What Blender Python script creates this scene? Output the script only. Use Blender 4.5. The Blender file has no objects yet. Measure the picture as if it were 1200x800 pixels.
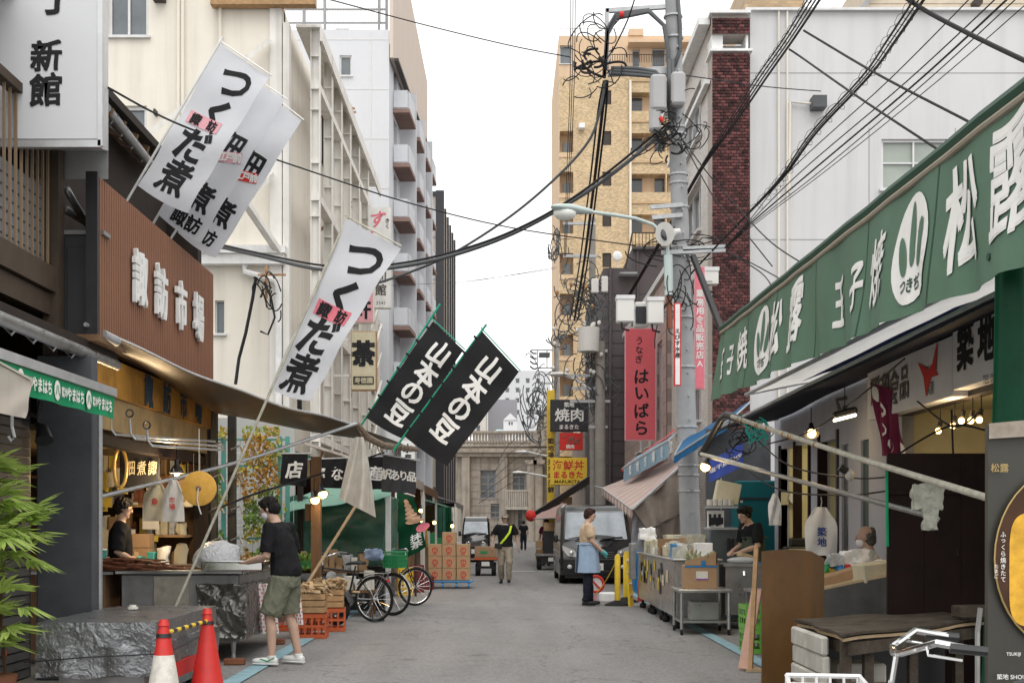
import bpy, bmesh, math, random
from math import sin, cos, pi, radians
from mathutils import Vector, Matrix, Euler
random.seed(7)
S = bpy.context.scene
COL = S.collection
# ------------------------------------------------------------------ camera
FP, CX, CY, EYE = 1500.0, 592.0, 615.0, 1.4  # focal length in photo pixels, vanishing point, eye height
cam = bpy.data.cameras.new('camera'); camo = bpy.data.objects.new('camera', cam); COL.objects.link(camo)
camo.location = (0, 0, EYE); camo.rotation_euler = (radians(90), 0, 0)
cam.sensor_width = 36; cam.lens = 36 * FP / 1200
cam.shift_x = (600 - CX) / 1200; cam.shift_y = (CY - 400) / 1200
cam.clip_start = 0.1; cam.clip_end = 3000
S.camera = camo
# ------------------------------------------------------------------ sky and sun (bright overcast)
SUN_EL, SUN_AZ = radians(58), radians(200)
w = bpy.data.worlds.new('World'); S.world = w; w.use_nodes = True
nt = w.node_tree; bg = nt.nodes['Background']
sky = nt.nodes.new('ShaderNodeTexSky'); sky.sky_type = 'NISHITA'; sky.sun_disc = False
sky.sun_elevation = SUN_EL; sky.sun_rotation = SUN_AZ; sky.air_density = 1.0; sky.dust_density = 6.0; sky.ozone_density = 1.0
hs = nt.nodes.new('ShaderNodeHueSaturation'); hs.inputs['Saturation'].default_value = 0.12
nt.links.new(sky.outputs[0], hs.inputs['Color'])
mixw = nt.nodes.new('ShaderNodeMix'); mixw.data_type = 'RGBA'; mixw.inputs[0].default_value = 0.72
nt.links.new(hs.outputs[0], mixw.inputs[6]); mixw.inputs[7].default_value = (24.0, 23.9, 23.6, 1)  # even cloud layer
nt.links.new(mixw.outputs[2], bg.inputs['Color']); bg.inputs['Strength'].default_value = 0.08
sl = bpy.data.lights.new('sun', 'SUN'); sl.energy = 1.15; sl.angle = radians(50); sl.color = (1, .97, .92)
so = bpy.data.objects.new('sun', sl); COL.objects.link(so)
so.rotation_euler = (radians(90) - SUN_EL, 0, radians(200 - 180) + 0.0)
S.view_settings.view_transform = 'Standard'; S.view_settings.look = 'None'
S.view_settings.exposure = 0.0; S.view_settings.gamma = 1.0
S.cycles.max_bounces = 7; S.cycles.diffuse_bounces = 4; S.cycles.glossy_bounces = 3; S.cycles.transparent_max_bounces = 8
S.cycles.use_denoising = True

# ------------------------------------------------------------------ photo pixel -> place
def W(px, py, d): return Vector(((px - CX) / FP * d, d, EYE + (CY - py) / FP * d))
def onx(px, py, X): return W(px, py, X * FP / (px - CX))
def zat(py, d): return EYE + (CY - py) / FP * d
def xat(px, d): return (px - CX) / FP * d

# ------------------------------------------------------------------ materials
MC = {}
def mat(name,col,rough=.6,metal=0.,var=.12,scale=6.,bump=0.,bscale=40.,streak=0.,emit=0.,trans=0.,spec=None,vz=1.,alpha=1.):
 if name in MC: return MC[name]
 m = bpy.data.materials.new(name); m.use_nodes = True; t = m.node_tree; b = t.nodes['Principled BSDF']
 b.inputs['Roughness'].default_value = rough; b.inputs['Metallic'].default_value = metal
 b.inputs['Specular IOR Level'].default_value = spec if spec is not None else (.5 if rough < .5 else .18)
 tc = t.nodes.new('ShaderNodeTexCoord'); mp = t.nodes.new('ShaderNodeMapping'); mp.inputs['Scale'].default_value = (1, 1, vz)
 t.links.new(tc.outputs['Object'], mp.inputs['Vector'])
 n=t.nodes.new('ShaderNodeTexNoise');n.inputs['Scale'].default_value=scale;n.inputs['Detail'].default_value=5;n.inputs['Roughness'].default_value=.65
 t.links.new(mp.outputs[0], n.inputs['Vector'])
 mr = t.nodes.new('ShaderNodeMapRange'); mr.inputs[1].default_value = .25; mr.inputs[2].default_value = .75
 mr.inputs[3].default_value = 1 - var; mr.inputs[4].default_value = 1 + var
 t.links.new(n.outputs[0], mr.inputs[0])
 mul = t.nodes.new('ShaderNodeVectorMath'); mul.operation = 'SCALE'; mul.inputs[0].default_value = col[:3]
 t.links.new(mr.outputs[0], mul.inputs['Scale'])
 out = mul.outputs[0]
 if streak > 0:
  mp2 = t.nodes.new('ShaderNodeMapping'); mp2.inputs['Scale'].default_value = (2.5, 2.5, .16)
  t.links.new(tc.outputs['Object'], mp2.inputs['Vector'])
  n2 = t.nodes.new('ShaderNodeTexNoise'); n2.inputs['Scale'].default_value = 1.6; n2.inputs['Detail'].default_value = 6
  t.links.new(mp2.outputs[0], n2.inputs['Vector'])
  r2 = t.nodes.new('ShaderNodeMapRange'); r2.inputs[1].default_value = .48; r2.inputs[2].default_value = .75
  r2.inputs[3].default_value = 1; r2.inputs[4].default_value = 1 - streak
  t.links.new(n2.outputs[0], r2.inputs[0])
  m2 = t.nodes.new('ShaderNodeVectorMath'); m2.operation = 'SCALE'
  t.links.new(out, m2.inputs[0]); t.links.new(r2.outputs[0], m2.inputs['Scale']); out = m2.outputs[0]
 t.links.new(out, b.inputs['Base Color'])
 mrr=t.nodes.new('ShaderNodeMapRange');mrr.inputs[3].default_value=max(.02,rough-.12);mrr.inputs[4].default_value=min(1,rough+.12)
 t.links.new(n.outputs[0], mrr.inputs[0]); t.links.new(mrr.outputs[0], b.inputs['Roughness'])
 if bump > 0:
  nb = t.nodes.new('ShaderNodeTexNoise'); nb.inputs['Scale'].default_value = bscale; nb.inputs['Detail'].default_value = 4
  t.links.new(mp.outputs[0], nb.inputs['Vector'])
  bp = t.nodes.new('ShaderNodeBump'); bp.inputs['Strength'].default_value = bump; bp.inputs['Distance'].default_value = .02
  t.links.new(nb.outputs[0], bp.inputs['Height']); t.links.new(bp.outputs[0], b.inputs['Normal'])
 if emit > 0:
  b.inputs['Emission Color'].default_value = (*col[:3], 1); b.inputs['Emission Strength'].default_value = emit
 if trans > 0:
  o = t.nodes['Material Output']; tr = t.nodes.new('ShaderNodeBsdfTranslucent'); mx = t.nodes.new('ShaderNodeMixShader')
  mx.inputs[0].default_value = trans; t.links.new(out, tr.inputs['Color'])
  t.links.new(b.outputs[0],mx.inputs[1]);t.links.new(tr.outputs[0],mx.inputs[2]);t.links.new(mx.outputs[0],o.inputs['Surface'])
 if alpha < 1: b.inputs['Alpha'].default_value = alpha
 MC[name] = m; return m
def gmat(name, col, kind, sx, sy, mortar, mcol, rough=.6, off=.5, axis='xz', var=.25, msize=.02, streak=0):
 """brick-texture surface for far tile work"""
 if name in MC: return MC[name]
 m = bpy.data.materials.new(name); m.use_nodes = True; t = m.node_tree; b = t.nodes['Principled BSDF']
 tc = t.nodes.new('ShaderNodeTexCoord'); sp = t.nodes.new('ShaderNodeSeparateXYZ'); cb = t.nodes.new('ShaderNodeCombineXYZ')
 t.links.new(tc.outputs['Object'], sp.inputs[0])
 t.links.new(sp.outputs['XYZ'.index(axis[0].upper())],cb.inputs[0]);t.links.new(sp.outputs['XYZ'.index(axis[1].upper())],cb.inputs[1])
 br = t.nodes.new('ShaderNodeTexBrick'); br.inputs['Scale'].default_value = 1; br.offset = off
 br.inputs['Brick Width'].default_value=sx;br.inputs['Row Height'].default_value=sy;br.inputs['Mortar Size'].default_value=msize
 br.inputs['Color1'].default_value=(*[c*(1-var)for c in col],1);br.inputs['Color2'].default_value=(*[min(1,c*(1+var))for c in col],1)
 br.inputs['Mortar'].default_value = (*mcol, 1); br.inputs['Bias'].default_value = 0
 t.links.new(cb.outputs[0], br.inputs['Vector'])
 n2 = t.nodes.new('ShaderNodeTexNoise'); n2.inputs['Scale'].default_value = .8; n2.inputs['Detail'].default_value = 6
 t.links.new(tc.outputs['Object'], n2.inputs['Vector'])
 r2=t.nodes.new('ShaderNodeMapRange');r2.inputs[1].default_value=.3;r2.inputs[2].default_value=.7;r2.inputs[3].default_value=.88;r2.inputs[4].default_value=1.08
 t.links.new(n2.outputs[0], r2.inputs[0])
 m2=t.nodes.new('ShaderNodeVectorMath');m2.operation='SCALE';t.links.new(br.outputs[0],m2.inputs[0]);t.links.new(r2.outputs[0],m2.inputs['Scale'])
 t.links.new(m2.outputs[0], b.inputs['Base Color']); b.inputs['Roughness'].default_value = rough
 bp=t.nodes.new('ShaderNodeBump');bp.inputs['Strength'].default_value=.4;bp.inputs['Distance'].default_value=.01;bp.invert=True
 t.links.new(br.outputs['Fac'], bp.inputs['Height']); t.links.new(bp.outputs[0], b.inputs['Normal'])
 MC[name] = m; return m

# ------------------------------------------------------------------ mesh builder
def V(*a): return Vector(a[0] if len(a) == 1 else a)
class MB:
 def __init__(s): s.v = []; s.f = []
 def add(s, vs, fs):
  n = len(s.v); s.v += [Vector(p) for p in vs]; s.f += [tuple(i + n for i in f) for f in fs]; return s
 def box(s, c, size, rot=None, bev=0):
  x, y, z = [k / 2 for k in size]; c = Vector(c)
  if bev > 0:
   b = min(bev, x * .9, y * .9, z * .9); vs = []
   for sx in (-1, 1):
    for sy in (-1, 1):
     for sz in (-1, 1):
      vs+=[(sx*x,sy*(y-b),sz*(z-b)),(sx*(x-b),sy*y,sz*(z-b)),(sx*(x-b),sy*(y-b),sz*z)]
   idx = lambda a, b_, c_: ((a > 0) * 4 + (b_ > 0) * 2 + (c_ > 0)) * 3
   fs = []
   for sg in (-1, 1):
    fs.append([idx(sg, a, b_) + 0 for a, b_ in ((-1, -1), (1, -1), (1, 1), (-1, 1))])
    fs.append([idx(a, sg, b_) + 1 for a, b_ in ((-1, -1), (1, -1), (1, 1), (-1, 1))])
    fs.append([idx(a, b_, sg) + 2 for a, b_ in ((-1, -1), (1, -1), (1, 1), (-1, 1))])
   for a in (-1, 1):
    for b_ in (-1, 1):
     fs.append([idx(a, b_, -1) + 0, idx(a, b_, 1) + 0, idx(a, b_, 1) + 1, idx(a, b_, -1) + 1])
     fs.append([idx(a, -1, b_) + 0, idx(a, 1, b_) + 0, idx(a, 1, b_) + 2, idx(a, -1, b_) + 2])
     fs.append([idx(-1, a, b_) + 1, idx(1, a, b_) + 1, idx(1, a, b_) + 2, idx(-1, a, b_) + 2])
     for d in (-1, 1): fs.append([idx(a, b_, d), idx(a, b_, d) + 1, idx(a, b_, d) + 2])
  else:
   vs = [(sx * x, sy * y, sz * z) for sx in (-1, 1) for sy in (-1, 1) for sz in (-1, 1)]
   fs = [(0, 1, 3, 2), (4, 6, 7, 5), (0, 4, 5, 1), (2, 3, 7, 6), (0, 2, 6, 4), (1, 5, 7, 3)]
  M = rot if isinstance(rot, Matrix) else (Euler(rot).to_matrix() if rot is not None else Matrix.Identity(3))
  return s.add([M @ Vector(p) + c for p in vs], fs)
 def bb(s, p0, p1, bev=0):
  p0 = Vector(p0); p1 = Vector(p1); return s.box((p0 + p1) / 2, [abs(a - b) for a, b in zip(p0, p1)], None, bev)
 def beam(s, a, b, wd, ht, up=(0, 0, 1), bev=0):
  a = Vector(a); b = Vector(b); d = (b - a); L = d.length; d.normalize(); up = Vector(up)
  sd = d.cross(up)
  if sd.length < 1e-4: sd = d.cross(Vector((1, 0, 0)))
  sd.normalize(); u = sd.cross(d)
  M = Matrix((sd, d, u)).transposed(); return s.box((a + b) / 2, (wd, L, ht), M, bev)
 def cyl(s, a, b, r0, r1=None, seg=10, cap=True):
  return s.tube([a, b], [r0, r0 if r1 is None else r1], seg, cap)
 def tube(s, pts, r, seg=8, cap=True, closed=False, flat=None):
  pts = [Vector(p) for p in pts]; n = len(pts)
  rr = r if isinstance(r, (list, tuple)) else [r] * n
  T = []
  for i in range(n):
   if closed: t = pts[(i + 1) % n] - pts[i - 1]
   else: t = pts[min(i + 1, n - 1)] - pts[max(i - 1, 0)]
   T.append(t.normalized() if t.length > 1e-9 else Vector((0, 0, 1)))
  a = Vector((0, 0, 1)) if abs(T[0].z) < .9 else Vector((1, 0, 0))
  if flat is not None: a = Vector(flat[0])
  u = (a - T[0] * a.dot(T[0])).normalized(); rings = []; vs = []
  for i in range(n):
   if flat is None: u = (u - T[i] * u.dot(T[i]))
   else: u = (a - T[i] * a.dot(T[i]))
   u = u.normalized() if u.length > 1e-6 else Vector((1, 0, 0)); v = T[i].cross(u)
   ra=rr[i]if isinstance(rr[i],(int,float))else rr[i][0];rb=rr[i]if isinstance(rr[i],(int,float))else rr[i][1]
   vs += [pts[i] + u * ra * cos(2 * pi * k / seg) + v * rb * sin(2 * pi * k / seg) for k in range(seg)]
  fs = []
  for i in range(n if closed else n - 1):
   j = (i + 1) % n
   fs += [(i * seg + k, i * seg + (k + 1) % seg, j * seg + (k + 1) % seg, j * seg + k) for k in range(seg)]
  if cap and not closed:
   fs.append(tuple(range(seg - 1, -1, -1))); fs.append(tuple((n - 1) * seg + k for k in range(seg)))
  return s.add(vs, fs)
 def ell(s, c, r, seg=14, rings=9, rot=None):
  c = Vector(c); r = (r, r, r) if isinstance(r, (int, float)) else r; vs = []; fs = []
  M = Euler(rot).to_matrix() if rot is not None else Matrix.Identity(3)
  for i in range(1, rings):
   th = pi * i / rings
   vs+=[c+M@Vector((r[0]*sin(th)*cos(2*pi*k/seg),r[1]*sin(th)*sin(2*pi*k/seg),r[2]*cos(th)))for k in range(seg)]
  for i in range(rings-2):fs+=[(i*seg+k,(i+1)*seg+k,(i+1)*seg+(k+1)%seg,i*seg+(k+1)%seg)for k in range(seg)]
  a = len(vs); vs += [c + M @ Vector((0, 0, r[2])), c + M @ Vector((0, 0, -r[2]))]
  fs += [(a, k, (k + 1) % seg) for k in range(seg)]; b0 = (rings - 2) * seg
  fs += [(a + 1, b0 + (k + 1) % seg, b0 + k) for k in range(seg)]
  return s.add(vs, fs)
 def poly(s, pts, ext=None):
  pts = [Vector(p) for p in pts]; n = len(pts)
  if ext is None: return s.add(pts, [tuple(range(n))])
  e = Vector(ext); vs = pts + [p + e for p in pts]
  fs = [tuple(range(n - 1, -1, -1)), tuple(range(n, 2 * n))] + [(i, (i + 1) % n, n + (i + 1) % n, n + i) for i in range(n)]
  return s.add(vs, fs)
 def grid(s, fn, nu, nv, th=0.):
  P = [[Vector(fn(i / nu, j / nv)) for j in range(nv + 1)] for i in range(nu + 1)]
  vs = [p for r in P for p in r]; q = lambda i, j: i * (nv + 1) + j
  fs = [(q(i, j), q(i + 1, j), q(i + 1, j + 1), q(i, j + 1)) for i in range(nu) for j in range(nv)]
  if th:
   N = len(vs); n2 = []
   for i in range(nu + 1):
    for j in range(nv + 1):
     du = P[min(i + 1, nu)][j] - P[max(i - 1, 0)][j]; dv = P[i][min(j + 1, nv)] - P[i][max(j - 1, 0)]
     nn = du.cross(dv); n2.append(P[i][j] - (nn.normalized() if nn.length > 1e-12 else Vector((0, 1, 0))) * th)
   fs2 = [tuple(N + k for k in reversed(f)) for f in fs]
   vs = vs + n2; fs = fs + fs2
   for i in range(nu):fs+=[(q(i+1,0),q(i,0),N+q(i,0),N+q(i+1,0)),(q(i,nv),q(i+1,nv),N+q(i+1,nv),N+q(i,nv))]
   for j in range(nv):fs+=[(q(0,j),q(0,j+1),N+q(0,j+1),N+q(0,j)),(q(nu,j+1),q(nu,j),N+q(nu,j),N+q(nu,j+1))]
  return s.add(vs, fs)
 def mesh(s, off=None):
  me = bpy.data.meshes.new('mesh'); o = Vector(off) if off is not None else Vector((0, 0, 0))
  me.from_pydata([p - o for p in s.v], [], s.f); me.update(); return me
 def build(s, name, m, parent=None, smooth=False, local=False, recalc=True):
  off = None if (local or parent is None) else wloc(parent)
  me = s.mesh(off)
  if recalc:
   b = bmesh.new(); b.from_mesh(me); bmesh.ops.recalc_face_normals(b, faces=b.faces); b.to_mesh(me); b.free()
  return link(name, me, m, parent, smooth)
def wloc(o):
 v = Vector((0, 0, 0))
 while o is not None: v = v + o.location; o = o.parent
 return v
def link(name, me, m, parent=None, smooth=False):
 if m is not None: me.materials.clear(); me.materials.append(m)
 if smooth:
  me.polygons.foreach_set('use_smooth', [True] * len(me.polygons))
  try: me.set_sharp_from_angle(angle=radians(40))
  except Exception: pass
 me.name = name
 o = bpy.data.objects.new(name, me); COL.objects.link(o)
 if parent is not None: o.parent = parent
 return o
def tag(o, label=None, cat=None, group=None, kind=None):
 if label: o['label'] = label
 if cat: o['category'] = cat
 if group: o['group'] = group
 if kind: o['kind'] = kind
 return o
def thing(name, label, cat, loc=(0, 0, 0), group=None, rz=0):
 o = bpy.data.objects.new(name, None); COL.objects.link(o); o.location = loc; o.empty_display_size = .2
 o.rotation_euler = (0, 0, rz); return tag(o, label, cat, group)
def struct(o): o['kind'] = 'structure'; return o
def stuffk(o): o['kind'] = 'stuff'; return o
def inst(src, name, parent, loc, rot=None, sc=None):
 o = bpy.data.objects.new(name, src if isinstance(src, bpy.types.Mesh) else src.data); COL.objects.link(o); o.parent = parent
 o.location = loc
 if rot is not None: o.rotation_euler = rot
 if sc is not None: o.scale = sc
 return o
KIDS = {}
def dup(root, loc, rz=0, label=None, sc=None):
 r = root.copy(); COL.objects.link(r); r.location = loc; r.rotation_euler = (0, 0, rz)
 if sc: r.scale = (sc, sc, sc) if isinstance(sc, (int, float)) else sc
 if label: r['label'] = label
 def rec(a, b):
  for ch in [x for x in list(bpy.data.objects) if x.parent == a]:
   c = ch.copy(); COL.objects.link(c); c.parent = b; rec(ch, c)
 rec(root, r); return r

# ------------------------------------------------------------------ lettering
_fc = {}
TS = bpy.data.scenes.new('workbench')  # scratch scene for evaluating text and fused bodies; removed at the end
def tdg():
 with bpy.context.temp_override(scene=TS,view_layer=TS.view_layers[0]):d=bpy.context.evaluated_depsgraph_get();d.update();return d
def glyphs(txt, bold=0.0, rough=0.0, seed=0, maxlen=.12):
 """flat triangulated outline of a string, unit em, centred; returns verts(2d), faces"""
 key = (txt, bold, rough, seed, maxlen)
 if key in _fc: return _fc[key]
 cu = bpy.data.curves.new('t', 'FONT'); cu.body = txt; cu.size = 1; cu.offset = bold; cu.resolution_u = 3
 cu.align_x = 'CENTER'; cu.align_y = 'CENTER'; cu.fill_mode = 'FRONT'
 o = bpy.data.objects.new('t', cu); TS.collection.objects.link(o); dg = tdg()
 me = bpy.data.meshes.new_from_object(o.evaluated_get(dg)); bpy.data.objects.remove(o); bpy.data.curves.remove(cu)
 if maxlen:
  b = bmesh.new(); b.from_mesh(me); bmesh.ops.triangulate(b, faces=b.faces)
  for _ in range(3):
   es = [e for e in b.edges if e.calc_length() > maxlen]
   if not es: break
   bmesh.ops.subdivide_edges(b, edges=es, cuts=1)
   bmesh.ops.triangulate(b, faces=b.faces)
  b.to_mesh(me); b.free()
 vs = [(v.co.x, v.co.y) for v in me.vertices]; fs = [tuple(p.vertices) for p in me.polygons]
 bpy.data.meshes.remove(me)
 if vs:
  x0 = min(v[0] for v in vs); x1 = max(v[0] for v in vs); y0 = min(v[1] for v in vs); y1 = max(v[1] for v in vs)
  cx_, cy_ = (x0 + x1) / 2, (y0 + y1) / 2; vs = [(a - cx_, b_ - cy_) for a, b_ in vs]
  if rough:
   k = seed * 1.7
   vs=[(a+rough*(1.2*sin(b_*5+k)+.4*sin(a*7+b_*6+k)),b_+rough*(1.3*sin(a*5+2*k)+.4*sin(b_*6-a*5+k)))for a,b_ in vs]
 _fc[key] = (vs, fs); return vs, fs
def letters(mb, txt, fn, size, bold=0.0, rough=0., seed=0, sx=1., cu=0., cv=0., rot=0.):
 """txt centred at (cu,cv) in a surface's own metres; fn(u,v)->point"""
 kanji = bold > .012 and any(ord(ch) > 0x4DFF for ch in txt) and size > .1
 vs, fs = glyphs(txt, .008 if kanji else bold, rough, seed)
 c, s_ = cos(rot), sin(rot); p0 = fn(cu, cv); nn = (fn(cu + .01, cv) - p0).cross(fn(cu, cv + .01) - p0)
 nn = nn.normalized() if nn.length > 0 else Vector((0, -1, 0)); b = bold * .8
 for k,(dx,dy)in enumerate(((-b,-b),(b,-b),(-b,b),(b,b))if kanji else((0,0),)):  # thicken dense characters without breaking their strokes
  mb.add([fn(cu+size*(c*(x+dx)*sx-s_*(y+dy)),cv+size*(s_*(x+dx)*sx+c*(y+dy)))+nn*(.0006*k)for x,y in vs],fs)
def vert_text(mb, txt, fn, size, cu, top, pitch=1.08, **k):
 for i, ch in enumerate(txt): letters(mb, ch, fn, size, cu=cu, cv=top - size * pitch * (i + .5), seed=i, **k)
def plane_fn(O, U, Vv, N=None, off=.004):
 O, U, Vv = Vector(O), Vector(U).normalized(), Vector(Vv).normalized()
 N = Vector(N) if N is not None else U.cross(Vv)
 N.normalize(); return lambda u, v: O + U * u + Vv * v + N * off

# ------------------------------------------------------------------ walls with real openings
def facade(parent,O,U,Wd,Ht,holes,m,depth=.15,name='wall',N=None,panes=True,fr=None,gl=None,curtain=None,th=.06,muntin=1,Vv=(0,0,1),sill=True):
 O = Vector(O); U = Vector(U).normalized(); Vv = Vector(Vv); N = Vector(N).normalized() if N is not None else U.cross(Vv)
 P = lambda u, v, n=0: O + U * u + Vv * v + N * n
 us=sorted({0,Wd}|{h[0]for h in holes}|{h[0]+h[2]for h in holes});vs_=sorted({0,Ht}|{h[1]for h in holes}|{h[1]+h[3]for h in holes})
 mb = MB()
 for i in range(len(us) - 1):
  for j in range(len(vs_) - 1):
   a, b, c, d = us[i], us[i + 1], vs_[j], vs_[j + 1]; mu, mv = (a + b) / 2, (c + d) / 2
   if any(h[0] < mu < h[0] + h[2] and h[1] < mv < h[1] + h[3] for h in holes): continue
   mb.add([P(a, c), P(b, c), P(b, d), P(a, d)], [(0, 1, 2, 3)])
 for (u, v, w_, h_) in [h[:4] for h in holes]:
  q = [(u, v), (u + w_, v), (u + w_, v + h_), (u, v + h_)]
  for k in range(4):
   a, b = q[k], q[(k + 1) % 4]
   mb.add([P(*a), P(*b), P(*b, -depth), P(*a, -depth)], [(0, 1, 2, 3)])
 q = [(0, 0), (Wd, 0), (Wd, Ht), (0, Ht)]
 for k in range(4):
  a, b = q[k], q[(k + 1) % 4]; mb.add([P(*a), P(*b), P(*b, -depth), P(*a, -depth)], [(0, 1, 2, 3)])
 o = mb.build(name, m, parent, recalc=False)
 if panes:
  fr = fr or M['win_frame']; gl = gl or M['glass']
  for h in holes:
   u, v, w_, h_ = h[:4]; t = min(th, w_ * .12)
   f = MB(); R = Matrix((U, N, Vv)).transposed()
   n0 = -depth + .05
   f.box(P(u + t / 2, v + h_ / 2, n0), (t, .06, h_), R); f.box(P(u + w_ - t / 2, v + h_ / 2, n0), (t, .06, h_), R)
   f.box(P(u+w_/2,v+t/2,n0),(w_-2*t,.06,t),R);f.box(P(u+w_/2,v+h_-t/2,n0),(w_-2*t,.06,t),R)
   mu_ = h[4] if len(h) > 4 else muntin
   for k in range(1, mu_ + 1): f.box(P(u + w_ * k / (mu_ + 1), v + h_ / 2, n0 + .004), (t * .7, .06, h_ - 2 * t), R)
   if sill: f.box(P(u + w_ / 2, v - .02, .03), (w_ + .1, .1, .05), R)
   fo = f.build('window', fr, parent)
   g = MB(); g.box(P(u + w_ / 2, v + h_ / 2, n0 - .035), (w_ - t, .01, h_ - t), R)
   g.build('pane', gl, fo)
 return o

def sag(a, b, s, n=14):
 a = Vector(a); b = Vector(b); return [a.lerp(b, i / n) - Vector((0, 0, s * 4 * (i / n) * (1 - i / n))) for i in range(n + 1)]
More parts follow.
